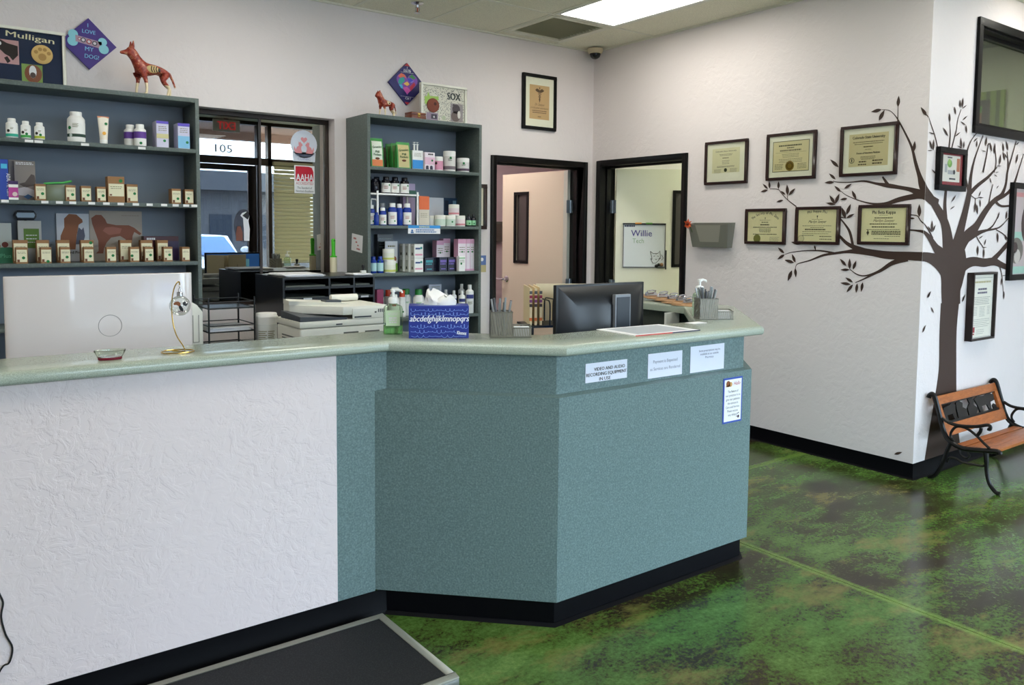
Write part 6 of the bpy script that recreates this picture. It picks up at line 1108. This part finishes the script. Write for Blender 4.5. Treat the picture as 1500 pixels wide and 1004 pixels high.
def organiser(label, loc, rotz, k, pens, tray=True):
    e = thing('mesh_organiser', label, 'pen holder', loc, rotz, 'wire mesh pen holders'); a = .043*k; h = .10
    def walls(name, x0, x1, y0, y1, z1, zf=None):
        zf = zf or z1; mb = MB(); v = [(x0, y0, 0), (x1, y0, 0), (x1, y1, 0), (x0, y1, 0), (x0, y0, zf), (x1, y0, zf), (x1, y1, z1), (x0, y1, z1)]; mb.add(v, [(0, 1, 5, 4), (1, 2, 6, 5), (2, 3, 7, 6), (3, 0, 4, 7)]); mb.build(name, m_wire, e)
        MB().tube([v[4], v[5], v[6], v[7]], .0022, 6, closed=True).tube([(p[0], p[1], .002) for p in v[:4]], .002, 6, closed=True).build('rim', m_mesh, e); MB().box(x0, x1, y0, y1, .0005, .002).build('floor', m_mesh, e)
    walls('cup', -a, a, -a, a, h)
    if tray: walls('card_tray', a+.002, a+.075*k, -a*.9, a*.35, .046, .038); MB().box(a+.008, a+.068*k, -a*.5, a*.2, .003, .040).build('cards', m_paper, e)
    rnd = random.Random(len(label))
    for i in range(pens):
        x, y = rnd.uniform(-.028, .028)*k, rnd.uniform(-.028, .028)*k; dx, dy = x*.55+rnd.uniform(-.01, .01), y*.45; L_ = rnd.uniform(.128, .158)
        MB().tube([(x*.6, y*.6, .004), (x+dx, y+dy, L_)], .0042, 6).build('pen', [m_pen1, m_pen2, m_pen3][i % 3], e)
    return e
m_pen1 = P('pen_silver', (168, 170, 172), .3, .5); m_pen2 = P('pen_grey', (96, 98, 102), .4); m_pen3 = P('pen_smoke', (140, 148, 150), .25)
organiser('wire mesh pen cup with card tray beside the tissue box', (1.868, 2.588, ZT), R(-32), 1.0, 9); organiser('wire mesh pen cup crammed with pens at the counter end', (3.10, 2.585, ZT), R(-30), 1.05, 22)
t = thing('pump_bottle', 'clear pump bottle with white pump behind the pen cup', 'bottle', (3.185, 2.70, ZT)); mb = MB(); soft_box(mb, .07, .045, [(0, .96), (.004, 1), (.10, 1), (.112, .9), (.122, .42), (.128, .38)]); mb.build('body', m_bot, t); pump_top(t, .125, 1.05)
# laminated sheet and small card lying on the counter
t = thing('laminated_sheet', 'laminated information sheet lying on the countertop before the monitor', 'paper', (2.515, 2.408, ZT), R(-2))
MB().box(-.185, .185, -.122, .122, .0002, .0035).build('sheet', m_paper, t); mb = MB(); mb.add([(-.15, -.095, .004), (.15, -.095, .004), (.15, .10, .004), (-.15, .10, .004)], [(0, 1, 2, 3)]); mb.build('grey_picture', P('sheet_grey', (176, 182, 190), .5), t)
MB().box(-.187, .02, -.1245, -.122, .0002, .004).build('red_edge', P('edge_red', (196, 60, 56), .5), t); MB().box(.02, .187, -.1245, -.122, .0002, .004).build('dark_edge', P('edge_navy', (40, 50, 80), .5), t)
tag(MB().box(2.865, 2.955, 2.455, 2.51, ZT+.0002, ZT+.0015).build('note_card', m_paper), 'small white card lying by the pen cup', 'card')
# clipboards on the return counter
wb_ = wood('clipboard_wood', (186, 146, 104), (160, 118, 80), 10, (2, 2, 9), .5)
for i, (x, y) in enumerate(((3.69, 3.507), (3.715, 3.43), (3.715, 3.35), (3.70, 3.27), (3.66, 3.18), (3.64, 3.09))):
    t = thing('clipboard', 'brown clipboard with silver clip, '+('farthest back in the row on the return counter', 'second from the back of the row', 'third from the back of the row', 'third from the pen cup', 'second from the pen cup', 'beside the pen cup')[i], 'clipboard', (x-.02, y, ZT+.0005+.0045*(5-i)), R(-6+3*i), 'clipboards in a row')
    MB().box(-.11, .13, -.04, .10, 0, .004).build('board', wb_, t, bevel=.001)
    MB().box(-.05, .05, -.028, -.004, .004, .0065).add([(-.045, -.026, .0065), (.045, -.026, .0065), (.04, -.010, .026), (-.04, -.010, .026), (-.045, -.006, .0065), (.045, -.006, .0065)], [(0, 1, 2, 3), (3, 2, 5, 4), (0, 3, 4), (1, 5, 2)]).tube([(-.03, -.012, .024), (-.032, -.02, .034), (0, -.024, .038), (.032, -.02, .034), (.03, -.012, .024)], .004, 6).build('clip', m_chrome, t)
# ================================================================== BEHIND THE COUNTER
ZD = .74
t = thing('all_in_one_computer', 'large white all-in-one computer seen from behind, above the counter', 'computer', (.568, 3.33, ZD)); m_aio = P('aio_white', (222, 212, 208), .14, 0, .5, coat=.4)
mb = MB(); N = 10; vs = []; fs = []
prof2 = [(-.319, .012), (-.315, .006), (-.305, .001), (-.28, -.004), (-.15, -.012), (0, -.014), (.15, -.012), (.28, -.004), (.305, .001), (.315, .006), (.319, .012), (.319, .028), (-.319, .028)]
mb.prism(prof2, .135, .583, 'xy'); mb.build('shell', m_aio, t, bevel=.013, seg=4)
mb = MB(); mb.tube([(.015+.040*math.cos(2*math.pi*k/40), -.0146, .391+.040*math.sin(2*math.pi*k/40)) for k in range(40)], .0009, 5, closed=True); mb.build('ring_logo', P('ring_grey', (150, 142, 138), .3), t)
MB().box(-.305, .305, .0285, .030, .165, .57).build('screen', P('screen_blue', (60, 110, 190), .3, emit=.6), t)
MB().box(-.06, .06, -.005, .02, .01, .16).build('stand_neck', m_aio, t, bevel=.004); MB().box(-.11, .11, -.09, .10, 0, .012).build('stand_foot', m_aio, t, bevel=.004)
t = thing('monitor', 'black computer monitor seen from behind on the reception desk', 'monitor', (2.585, 2.775, ZD))
a, z0, z1 = .278, .20, .518
MB().box(-a, a, 0, .022, z0, z1).build('bezel', m_blk, t, bevel=.003)
mb = MB(); mb.add([(-a+.012, 0, z0+.01), (a-.012, 0, z0+.01), (a-.012, 0, z1-.01), (-a+.012, 0, z1-.01), (-.185, -.05, z0+.04), (.185, -.05, z0+.04), (.185, -.05, z1-.10), (-.185, -.05, z1-.10)], [(4, 5, 6, 7), (0, 1, 5, 4), (1, 2, 6, 5), (2, 3, 7, 6), (3, 0, 4, 7)]); mb.build('rear_housing', P('monitor_black', (22, 23, 26), .3), t)
MB().box(.025, .125, -.066, -.044, .02, z1-.05).build('stand_column', P('stand_silver', (128, 132, 138), .5, .2), t, bevel=.003); MB().box(.034, .116, -.069, -.066, .03, z1-.062).build('column_inset', P('stand_dark', (40, 46, 54), .35), t)
MB().lathe([(.12, 0), (.12, .010), (.10, .016), (.04, .02)], (.07, -.02, 0), 28).build('stand_foot', m_blk, t)
sc_ = MB().box(-a+.015, a-.015, .0222, .0235, z0+.02, z1-.015).build('screen', P('desktop_blue', (52, 96, 150), .3, emit=1.0), t)
for x, z_, w_, h_, c in ((.10, .40, .12, .10, (120, 180, 190)), (.02, .33, .10, .08, (150, 140, 90)), (-.14, .36, .16, .14, (70, 110, 180)), (.14, .25, .14, .05, (190, 190, 80))): MB().box(x-w_/2, x+w_/2, .0235, .0242, z_-h_/2, z_+h_/2).build('window_tile', P('tile%d' % c[0], c, .4, emit=.7), sc_)
# file sorter with folders
t = thing('file_sorter', 'black wire file sorter standing beside the monitor', 'file sorter', (2.365, 2.955, ZD), R(-18))
mb = MB(); 
for sx in (-.06, .16):
    for sy in (-.05, .11): mb.tube([(sx, sy, 0), (sx, sy, .313)], .006, 6)
mb.build('stand', m_blk, t); MB().box(-.075, .175, -.07, .13, .313, .323).build('shelf', m_blk, t)
for k in range(4):
    x = .02+k*.045; mb = MB(); mb.tube(catmull([(x, -.065, .323), (x, -.065, .41), (x, -.055, .432), (x, -.03, .438), (x, .09, .438), (x, .115, .432), (x, .125, .41), (x, .125, .323)]), .0035, 6); mb.build('wire_divider', m_blk, t)
m_fold = P('folder_manila', (226, 206, 164), .7)
for k in range(3):
    e = thing('file_folder', 'manila file folder with coloured edge tabs, '+('outermost', 'middle', 'nearest the wire dividers')[k]+' of three', 'folder', (2.283+.023*k, 2.938-.008*k, ZD+.3235), R(-30), 'manila folders'); MB().box(0, .004, 0, .22, 0, .175).box(.0, .012, 0, .002, 0, .17).build('folder', m_fold, e)
    MB().box(.012, .26, .20, .204, .0, .18).build('flap', m_fold, e) if k == 2 else None
    for q, (zz, c) in enumerate(((.145, (90, 90, 90)), (.125, (150, 40, 70)), (.105, (120, 60, 110)), (.085, (60, 40, 40)), (.02, (214, 110, 50)))): MB().box(-.0006, .0125, -.0008, .0, zz, zz+.014).build('colour_tab', P('tab%d' % c[0], c, .6), e)
# ---- back credenza and printer stand
bc = thing('back_credenza', 'grey work counter under the back window', 'cabinet'); m_cred = P('credenza', (110, 112, 110), .5)
mb = MB(); mb.prism([(.0, 4.40), (2.46, 4.40), (2.46, 5.36), (1.43, 5.36), (1.43, 5.06), (.0, 5.06)], .72, .76); mb.build('worktop', m_cred, bc)
for x in (.1, .95, 1.7, 2.42): MB().box(x, x+.03, 4.45, 5.04, 0, .72).build('support_panel', m_cred, bc)
ps = thing('printer_stand', 'low grey cabinet carrying the multifunction printer', 'cabinet', (1.80, 4.13, 0)); MB().box(-.30, .30, -.22, .22, .0, .74).build('body', m_cred, ps); MB().box(-.31, .31, -.23, .23, .74, .76).build('top', m_cred, ps)
for sx in (-1, 1): d_ = MB().box(min(sx*.005, sx*.295), max(sx*.005, sx*.295), -.238, -.222, .05, .72).build('door', m_cred, ps); MB().box(sx*.04-.004, sx*.04+.004, -.25, -.238, .5, .6).build('handle', m_chrome, d_)
m_prn = P('printer_cream', (228, 226, 214), .4); m_prg = P('printer_grey', (66, 70, 76), .4)
t = thing('multifunction_printer', 'cream multifunction printer with grey scanner trays behind the counter', 'printer', (1.82, 4.10, .76))
MB().box(-.24, .25, -.15, .18, 0, .225).build('body', m_prn, t, bevel=.012, seg=3); MB().box(-.245, .255, -.155, .185, .228, .262).build('upper_body', m_prn, t, bevel=.008)
for x in (.0, .125): MB().box(x, x+.085, -.153, -.149, .165, .195).build('grip_recess', P('recess', (90, 90, 84), .6), t)
MB().box(-.045, -.01, -.158, -.154, .236, .243).build('badge', m_prg, t)
for k in range(8): MB().box(-.2435, -.2405, -.12, .10, .06+k*.016, .066+k*.016).build('vent_slit', P('recess', (90, 90, 84), .6), t)
mb = MB(); mb.add([(-.24, -.15, .262), (.02, -.15, .262), (.02, .12, .262), (-.24, .12, .262), (-.24, -.15, .288), (.02, -.15, .272), (.02, .12, .272), (-.24, .12, .30)], [(3, 2, 1, 0), (4, 5, 6, 7), (0, 1, 5, 4), (1, 2, 6, 5), (2, 3, 7, 6), (3, 0, 4, 7)]); mb.build('output_tray', m_prg, t)
mb = MB(); mb.prism([(.0, -.15), (.26, -.15), (.26, .19), (-.20, .19), (-.20, .10)], .285, .330); mb.build('scanner', m_prn, t, bevel=.005); MB().box(.05, .255, -.156, -.150, .262, .318).build('control_panel', m_prn, t, bevel=.002)
for k in range(4): MB().box(.20+k*.011, .205+k*.011, -.158, -.155, .292, .310).build('vent_slit', m_prg, t)
MB().box(.18, .19, -.158, -.155, .290, .297).build('button', m_blk, t); MB().box(.06, .16, -.1565, -.155, .268, .276).build('paper_slot', m_prg, t)
mb = MB(); mb.add([(-.21, .08, .330), (.10, -.02, .330), (.12, .16, .330), (-.20, .19, .330), (-.21, .08, .352), (.06, -.02, .337), (.08, .16, .337), (-.20, .19, .356)], [(3, 2, 1, 0), (4, 5, 6, 7), (0, 1, 5, 4), (1, 2, 6, 5), (2, 3, 7, 6), (3, 0, 4, 7)]); mb.build('feeder_tray', m_prn, t); MB().box(-.02, .07, .03, .10, .337, .350).build('paper_guide', m_prg, t)
mb = MB(); mb.tube([(.06, .15, .352), (.22, .15, .352)], .020, 14); mb.build('feed_roll', m_prn, t)
e = jar('wipes_canister', 'white wipes canister with lid beside the printer', 1.60, 4.50, .76, .058, .262, m_white, m_white, P('wipes_label', (214, 216, 212), .6), None, .17, None, None, 'canister'); marks(e, .0595, FA-.3, .16, .05, 8, m_inkl, .011, .004); marks(e, .0595, FA+.55, .16, .04, 8, m_inkl, .011, .004); MB().lathe([(.063, .236), (.063, .246)], n=24).build('lid_rim', m_white, e)
t = thing('label_printer', 'small cream printer beside the white computer', 'printer', (1.165, 4.52, .76)); mb = MB(); mb.prism([(-.10, 0), (.085, 0), (.085, .285), (.055, .325), (-.02, .37), (-.10, .37)], -.02, .22, 'xz'); mb.build('body', m_prn, t, bevel=.006); MB().box(.03, .034, -.022, -.02, .12, .27).box(.06, .064, -.022, -.02, .12, .27).box(.03, .064, -.022, -.02, .12, .124).build('panel_line', P('seam', (150, 148, 138), .6), t)
MB().box(-.11, .10, -.03, .23, -.0, .012).build('base', m_prn, t)
# letter tray
t = thing('letter_tray', 'black wire two tier letter tray under the window', 'letter tray', (1.345, 4.60, .76)); mb = MB()
for x in (-.07, .18):
    for y in (-.12, .16): MB().tube([(x, y, 0), (x, y, .36)], .005, 6).build('post', m_blk, t)
for zz in (.05, .17, .30):
    MB().tube([(-.07, -.12, zz), (.18, -.12, zz), (.18, .16, zz), (-.07, .16, zz)], .004, 6, closed=True).tube([(-.07, -.12, zz+.035), (.18, -.12, zz+.035), (.18, .16, zz+.035), (-.07, .16, zz+.035)], .003, 6, closed=True).build('tier_rail', m_blk, t); MB().box(-.07, .18, -.12, .16, zz-.003, zz).build('tier', m_blk, t)
def pile(name, label, x0, x1, y0, y1, zz, n, seed, mat=m_paper):
    e = thing(name, label, 'papers', ((x0+x1)/2, (y0+y1)/2, zz)); rnd = random.Random(seed)
    for k in range(n): q = MB().box(-(x1-x0)/2, (x1-x0)/2, -(y1-y0)/2, (y1-y0)/2, 0, .003).build('sheet', mat if k % 3 else m_paper, e, loc=(rnd.uniform(-.012, .012), rnd.uniform(-.01, .01), .0005+k*.0036), rotz=rnd.uniform(-.08, .08))
    return e
pile('paper_pile', 'white papers in the middle tier of the letter tray', 1.29, 1.515, 4.50, 4.72, .9305, 6, 3); pile('paper_pile', 'mauve papers in the bottom tier of the letter tray', 1.29, 1.515, 4.50, 4.72, .8105, 5, 4, P('paper_mauve', (120, 92, 100), .7))
# organiser with trays
t = thing('literature_organiser', 'black literature organiser with many trays under the window', 'organiser', (2.145, 5.10, .76)); a, d, H = .315, .25, .425
for x in (-a, -.012, .16, a-.012): MB().box(x, x+.012, -d, d, 0, H).build('upright', m_blk, t)
MB().box(-a, a, -d, d, H, H+.012).build('top', P('organiser_top', (34, 34, 34), .3), t); MB().box(-a+.012, a-.012, d-.008, d, 0, H).build('back', m_blk, t)
m_trayp = P('tray_paper', (96, 100, 92), .7); m_hold = P('label_holder', (190, 192, 196), .4)
for k in range(6):
    zz = .02+k*.068
    for (x0, x1) in ((-a+.012, -.012), (0, .16), (.172, a-.012)):
        tr = MB().box(x0, x1, -d+.004, d-.01, zz, zz+.004).box(x0, x1, -d-.004, -d+.004, zz, zz+.016).build('tray', m_blk, t)
        if k in (2, 3, 4, 5): MB().box(x0+.015, x1-.015, -d+.02, d-.05, zz+.005, zz+.012+.006*(k % 3)).build('papers', m_trayp, tr)
        if k in (3, 4) : MB().box((x0+x1)/2-.025, (x0+x1)/2+.03, -d-.0062, -d-.004, zz+.002, zz+.013).build('label_holder', m_hold, tr)
pile('paper_pile', 'loose white papers on top of the black organiser', 1.86, 2.12, 4.90, 5.20, 1.1975, 4, 5); pile('paper_pile', 'white paper stack on the organiser end by the bookcase', 2.32, 2.45, 4.87, 5.0, 1.1975, 3, 6)
t = thing('lint_roller', 'lint roller with bright green handle standing on the organiser', 'lint roller', (2.375, 5.315, 1.1975)); MB().lathe([(.024, 0), (.024, .105), (.010, .106)], n=20).build('roll', P('roll_cream', (232, 222, 190), .7), t)
mb = MB(); mb.lathe([(.025, .106), (.025, .113), (.014, .118), (.0125, .15), (.014, .19), (.015, .225), (.010, .236)], n=16); mb.build('handle', P('handle_green', (76, 200, 40), .35), t); MB().tube([(0, -.016, .222), (0, .016, .222)], .005, 8).build('hang_hole', P('hole_dark', (30, 80, 20), .5), t)
t = thing('rubber_stamp', 'small black and clear stamp on the paper stack', 'stamp', (2.41, 4.92, 1.2095)); MB().box(-.018, .018, -.012, .012, 0, .018).build('base', P('stamp_clear', (206, 208, 200), .2), t, bevel=.003); MB().lathe([(.008, .018), (.006, .03), (.012, .042), (.010, .056)], n=14).build('grip', m_blk, t)
e, w_, h_ = sheet('wall_note', 'white note with red writing taped to the bookcase side', 'note', -.085, .085, -.06, .06, 0, m_paper); e.location = (2.4995, 5.195, 1.405); e.rotation_euler = (0, R(6), R(-90)); w_ = .085
mb = MB()
text_lines(mb, -.055, -.005, .035, 1, .02, .012, -.0022, seed=23); text_lines(mb, -.02, .005, .011, 1, .02, .011, -.0022); text_lines(mb, .01, .03, -.010, 1, .02, .010, -.0022); text_lines(mb, .0, .06, -.034, 1, .02, .011, -.0022, seed=24)
mb.build('lettering', P('ink_redfaint', (190, 90, 90), .8), e)
# ================================================================== SCALE, CORD, BENCH
t = thing('pet_scale', 'low floor scale with black rubber top and metal rim before the counter', 'scale', (.80, 2.405, 0)); hx, hy = .585, .270
for sx in (-1, 1):
    for sy in (-1, 1): MB().cyl((sx*(hx-.06), sy*(hy-.06), 0), .02, .012, 12).build('foot', m_blk, t)
MB().box(-hx, hx, -hy, hy, .012, .036).build('platform', P('scale_metal', (150, 152, 150), .35, .6), t, bevel=.003)
mb = MB(); 
for x0, x1, y0, y1 in ((-hx, hx, hy-.03, hy), (-hx, hx, -hy, -hy+.03), (-hx, -hx+.03, -hy+.03, hy-.03), (hx-.03, hx, -hy+.03, hy-.03)): mb.box(x0, x1, y0, y1, .036, .044)
mb.build('rim', P('scale_rim', (168, 166, 154), .4, .4), t, bevel=.003); MB().box(-hx+.03, hx-.03, -hy+.03, hy-.03, .036, .041).build('rubber_top', speckle('rubber', (40, 40, 42), (30, 30, 32), 200, .7, .3), t)
mb = MB(); mb.tube(catmull([(.16, 2.746, .44), (.168, 2.746, .415), (.175, 2.745, .388), (.169, 2.745, .348), (.178, 2.745, .293), (.194, 2.745, .246), (.185, 2.745, .203), (.164, 2.745, .19), (.12, 2.73, .10), (.15, 2.722, .02), (.20, 2.68, .014), (.22, 2.60, .02)]), .0028, 6); tag(mb.build('scale_cord', m_blk), 'thin black cord hanging down the white counter wall', 'cord')
# bench
bn = thing('kids_bench', 'small wooden bench with black scrolled iron ends by the tree decal', 'bench', (0, 0, 0))
m_iron = P('cast_iron', (24, 22, 22), .35, .4); m_slat = wood('bench_oak', (176, 104, 52), (140, 76, 36), 7, (2, 10, 10), .35); bx0, bx1 = 4.985, 5.83
def yz(pts, x): return catmull([(x, a, b) for a, b in pts], 6)
for x in (bx0, bx1):
    mb = MB(); pts = yz([(2.404, .500), (2.398, .515), (2.382, .524), (2.366, .505), (2.338, .416), (2.306, .313), (2.268, .258), (2.194, .230), (2.088, .240), (2.0, .253), (1.986, .238)], x); mb.tube(pts, .015, 8)
    en = mb.build('end_frame', m_iron, bn)
    MB().tube(yz([(2.316, .386), (2.271, .366), (2.208, .362), (2.124, .375), (2.062, .396), (2.044, .390), (2.046, .374), (2.058, .374)], x), .010, 8).build('arm', m_iron, en)
    MB().tube(yz([(2.245, .262), (2.262, .285), (2.260, .316), (2.231, .353), (2.177, .354), (2.122, .325), (2.075, .286), (2.042, .262)], x), .008, 8).tube(yz([(2.094, .372), (2.098, .35), (2.112, .325)], x), .010, 8).build('arm_scroll', m_iron, en)
    MB().tube(yz([(2.062, .236), (2.055, .175), (2.052, .124), (2.034, .058), (2.000, .016), (1.975, .010)], x), [.014]*7+[.012]*18+[.012]*(31-25), 8).build('leg', m_iron, bn)
    MB().tube(yz([(2.262, .244), (2.285, .18), (2.30, .12), (2.335, .04), (2.365, .011), (2.385, .010)], x), .012, 8).build('leg', m_iron, bn)
    MB().tube(yz([(2.276, .127), (2.262, .158), (2.22, .158), (2.19, .146), (2.129, .146), (2.076, .150), (2.058, .165)], x), .007, 6).tube(yz([(2.21, .225), (2.20, .19), (2.17, .175), (2.15, .195), (2.165, .21)], x), .006, 6).build('brace', m_iron, bn)
def back_pt(f): return (2.383+(2.306-2.383)*f, .505+(.300-.505)*f)      # along the leaning back, f 0 top .. 1 bottom
def back_box(x0, x1, f0, f1, t0=-.012, t1=.010):
    (y0, z0), (y1, z1) = back_pt(f0), back_pt(f1); mb = MB(); n_ = Vector((0, -.936, -.352)) if False else Vector((0, -.94, .34)); vs = []
    for tt in (t0, t1):
        for (x, y, z_) in ((x0, y1, z1), (x1, y1, z1), (x1, y0, z0), (x0, y0, z0)): vs.append((x-n_.x*tt*0, y+.94*tt, z_-.34*tt))
    mb.add(vs, [(0, 1, 2, 3), (7, 6, 5, 4), (0, 4, 5, 1), (1, 5, 6, 2), (2, 6, 7, 3), (3, 7, 4, 0)]); return mb
back_box(bx0+.012, bx1-.012, .0, .24).build('back_rail', m_slat, bn, bevel=.002); back_box(bx0+.012, bx1-.012, .80, 1.12).build('back_rail', m_slat, bn, bevel=.002)
back_box(bx0+.012, bx0+.055, .24, .80).build('back_stile', m_slat, bn, bevel=.002); back_box(bx1-.055, bx1-.012, .24, .80).build('back_stile', m_slat, bn, bevel=.002)
# cast panel: frame bars with animal shapes
pn = MB(); 
def bp(u, f, tt=0): y, z_ = back_pt(f); return (bx0+.055+u*(bx1-bx0-.11), y+.94*tt, z_-.34*tt)
def shape(poly): 
    N = len(poly); vs = [bp(u, .24+.56*(1-v), -.004) for u, v in poly]+[bp(u, .24+.56*(1-v), .004) for u, v in poly]; pn.add(vs, [tuple(range(N)), tuple(range(2*N-1, N-1, -1))]+[(i, (i+1) % N, N+(i+1) % N, N+i) for i in range(N)])
shape([(0, 0), (1, 0), (1, .12), (0, .12)]); shape([(0, .94), (1, .94), (1, 1), (0, 1)])
shape([(.02, .1), (.06, .1), (.07, .4), (.16, .4), (.17, .1), (.21, .1), (.22, .5), (.25, .8), (.2, .95), (.14, .85), (.05, .8), (.01, .6)])
shape([(.24, .1), (.40, .1), (.42, .45), (.36, .6), (.38, .8), (.33, .97), (.27, .9), (.25, .6)])
shape([(.43, .1), (.56, .1), (.62, .35), (.56, .6), (.60, .8), (.55, .98), (.49, .95), (.50, .7), (.44, .5)])
shape([(.64, .1), (.69, .1), (.70, .4), (.80, .42), (.82, .1), (.86, .1), (.88, .5), (.96, .55), (.98, .85), (.9, .98), (.8, .9), (.68, .95), (.6, .85), (.63, .5)]); shape([(.90, .1), (.97, .1), (.96, .3), (.93, .38), (.9, .3)])
pn.build('cast_panel', m_iron, bn, smooth=False)
for k in range(4): y0 = 2.005+k*.062; zz = .248-.010*min(k, 2)-.0 ; MB().box(bx0+.012, bx1-.012, y0, y0+.052, zz-.006, zz+.012).build('seat_slat', m_slat, bn, bevel=.002)
# ================================================================== STOREFRONT SIGNS AND STREET (mirrored in the back window)
t = thing('exit_sign', 'red lettered exit sign over the entrance, mirrored in the back window', 'exit sign', (3.68, YF+.10, 2.89), R(180)); MB().box(-.19, .19, -.02, .02, 0, .17).build('case', P('exit_case', (214, 206, 190), .5), t, bevel=.004); mb = MB(); put_text(mb, 'EXIT', 0, .03, .11, -.0212, .25, bold=.006); mb.build('lettering', P('exit_red', (200, 30, 30), .5, emit=1.2), t); MB().box(-.03, .03, -.015, .015, .17, .185).build('mount', m_blk, t)
m_dec = P('decal_grey', (150, 150, 150), .6)
o = put_text(MB(), '105', 3.665, 2.60, .115, YF+.006, .245, bold=.003).build('door_number', m_dec); tag(o, 'grey door number 105 on the transom glass', 'sign')
t = thing('clinic_sticker', 'round white and pink clinic sticker on the back window pane', 'sticker', (2.24, 5.4985, 1.985)); t.scale = (.475, 1, .475); yy = 0.0
mb = MB(); mb.disc(0, .235, .205, yy, 0, 30); mb.flat([(-.17, -.02), (.17, -.02), (.18, .12), (-.18, .12)], yy); mb.build('backing', P('sticker_white', (214, 220, 232), .6), t)
mb = MB(); mb.flat([(a, b+.30) for a, b in heart(.05)], yy-.0008); 
for sg in (1, -1): mb.flat([(sg*a, b) for a, b in ((-.13, .10), (-.03, .10), (-.045, .17), (-.04, .20), (-.02, .215), (-.03, .245), (-.045, .25), (-.05, .275), (-.065, .255), (-.08, .275), (-.085, .24), (-.08, .21), (-.11, .19), (-.125, .15), (-.15, .2), (-.155, .15))][::sg], yy-.0008)
mb.build('cats_and_heart', P('sticker_pink', (226, 150, 156), .6), t)
mb = MB(); put_text(mb, 'CAT FRIENDLY', 0, .055, .03, yy-.0012, .27); put_text(mb, 'CLINIC', 0, .0, .036, yy-.0012, .2); mb.build('lettering', P('sticker_slate', (160, 172, 204), .6), t)
t = thing('accreditation_sticker', 'red and white accreditation sticker on the back window pane', 'sticker', (2.242, 5.4985, 1.752)); t.scale = (.455, 1, .455); mb = MB(); mb.rect(-.165, .165, 0, .43, 0); mb.build('backing', P('aaha_white', (232, 232, 232), .6), t)
mb = MB(); mb.flat([(-.145, .19), (.145, .19), (.145, .34), (.12, .40), (.07, .415), (-.145, .415)], -.0008); mb.build('red_field', P('aaha_red', (200, 24, 50), .6), t); mb = MB(); put_text(mb, 'AAHA', 0, .19, .11, -.0012, .28, bold=.006); mb.build('initials', m_paper, t)
mb = MB(); put_text(mb, 'ACCREDITED', 0, .135, .04, -.0012, .28); mb.build('red_lettering', P('aaha_pinkish', (196, 90, 100), .6), t); mb = MB(); put_text(mb, 'The Standard of', 0, .07, .032, -.0012, .24); put_text(mb, 'Veterinary Excellence', 0, .02, .032, -.0012, .29); mb.build('lettering', m_ink, t)
t = thing('pet_sticker', 'round dog and cat sticker on the darker back window pane', 'sticker', (1.807, 5.4985, 1.407)); t.scale = (.45, 1, .45); mb = MB(); mb.disc(0, .25, .15, 0, 0, 24, .25); mb.build('backing', thin_glass('clear_vinyl', (214, 206, 206), .02), t)
mb = MB(); mb.flat([(.0, .02), (.08, .02), (.09, .2), (.07, .32), (.09, .4), (.04, .46), (-.02, .44), (-.05, .40), (-.01, .36), (.0, .2)], -.0008, 0); mb.flat([(-.12, .02), (-.02, .02), (-.02, .15), (-.05, .24), (-.1, .24), (-.12, .12)], -.0012, 1); mb.flat([(-.02, .40), (.05, .46), (.09, .40), (.06, .34)], -.0012, 2); mb.build('dog_and_cat_picture', [P('sti_white', (226, 226, 230), .6), P('sti_brown', (120, 70, 56), .6), P('sti_black', (30, 28, 34), .6)], t)
# parked car and buildings across the street
t = thing('parked_car', 'white car parked outside the entrance, mirrored in the back window', 'car', (4.45, -6.2, -.05)); m_car = P('car_white', (226, 230, 236), .2, coat=.6); m_win = P('car_glass', (60, 110, 170), .05)
mb = MB(); mb.prism([(-2.2, .35), (2.2, .35), (2.25, .75), (1.2, 1.0), (.6, 1.02), (-2.1, 1.05), (-2.25, .8)], -.9, .9, 'yz'); mb.build('body', m_car, t, bevel=.06, seg=3)
mb = MB(); mb.prism([(1.25, .98), (.45, 1.40), (-1.3, 1.42), (-2.05, 1.0)], -.74, .74, 'yz'); mb.build('cabin', m_car, t, bevel=.06, seg=3)
mb = MB(); mb.add([(-.68, 1.18, 1.02), (.68, 1.18, 1.02), (.62, .52, 1.37), (-.62, .52, 1.37)], [(0, 1, 2, 3)]); mb.v = [(a, b+.02, c+.015) for a, b, c in mb.v]; mb.build('windscreen', m_win, t)
for sx in (-1, 1):
    mb = MB(); mb.add([(sx*.748, .9, 1.04), (sx*.748, .3, 1.35), (sx*.748, -1.3, 1.36), (sx*.748, -1.8, 1.04)], [(0, 1, 2, 3)]); mb.build('side_window', m_win, t); MB().ball((sx*.98, .75, 1.12), .1, 10, 0, (1, .6, .7)).build('mirror', m_car, t); MB().cbox((sx*.65, 2.23, .72), (.3, .05, .12)).build('headlamp', m_chrome, t)
    for y in (-1.4, 1.4): w_ = MB(); w_.lathe([(.33, -.11), (.33, .11), (.2, .12), (0, .12)], n=20); w_.v = [(sx*.82+c, y+a, .33+b) for a, b, c in w_.v]; w_.build('wheel', m_blk, t)
def building(label, x0, x1, y, h, wall, roofc, wins):
    e = thing('street_building', label, 'building', ((x0+x1)/2, y, -.05)); a = (x1-x0)/2; MB().box(-a, a, -4, 0, 0, h).build('wall', P('bw%d' % wall[0], wall, .8), e, smooth=False); MB().prism([(-a-.3, h), (a+.3, h), (a-1.2, h+.6), (-a+1.2, h+.6)], -4.3, .5, 'xz').build('roof', P('br%d' % roofc[0], roofc, .8), e, smooth=False)
    for k in range(wins): x = -a+(k+.5)*2*a/wins; MB().box(x-.35, x+.35, 0, .03, .9, 2.0).build('window', P('bwin', (40, 46, 56), .5, 0, .2), e)
building('dark slate building with low roof across the street', 2.5, 11, -15.5, 2.75, (70, 70, 74), (60, 62, 68), 7); building('red roofed building farther along the street', -9, 1.5, -17, 2.9, (150, 120, 104), (150, 70, 56), 4)
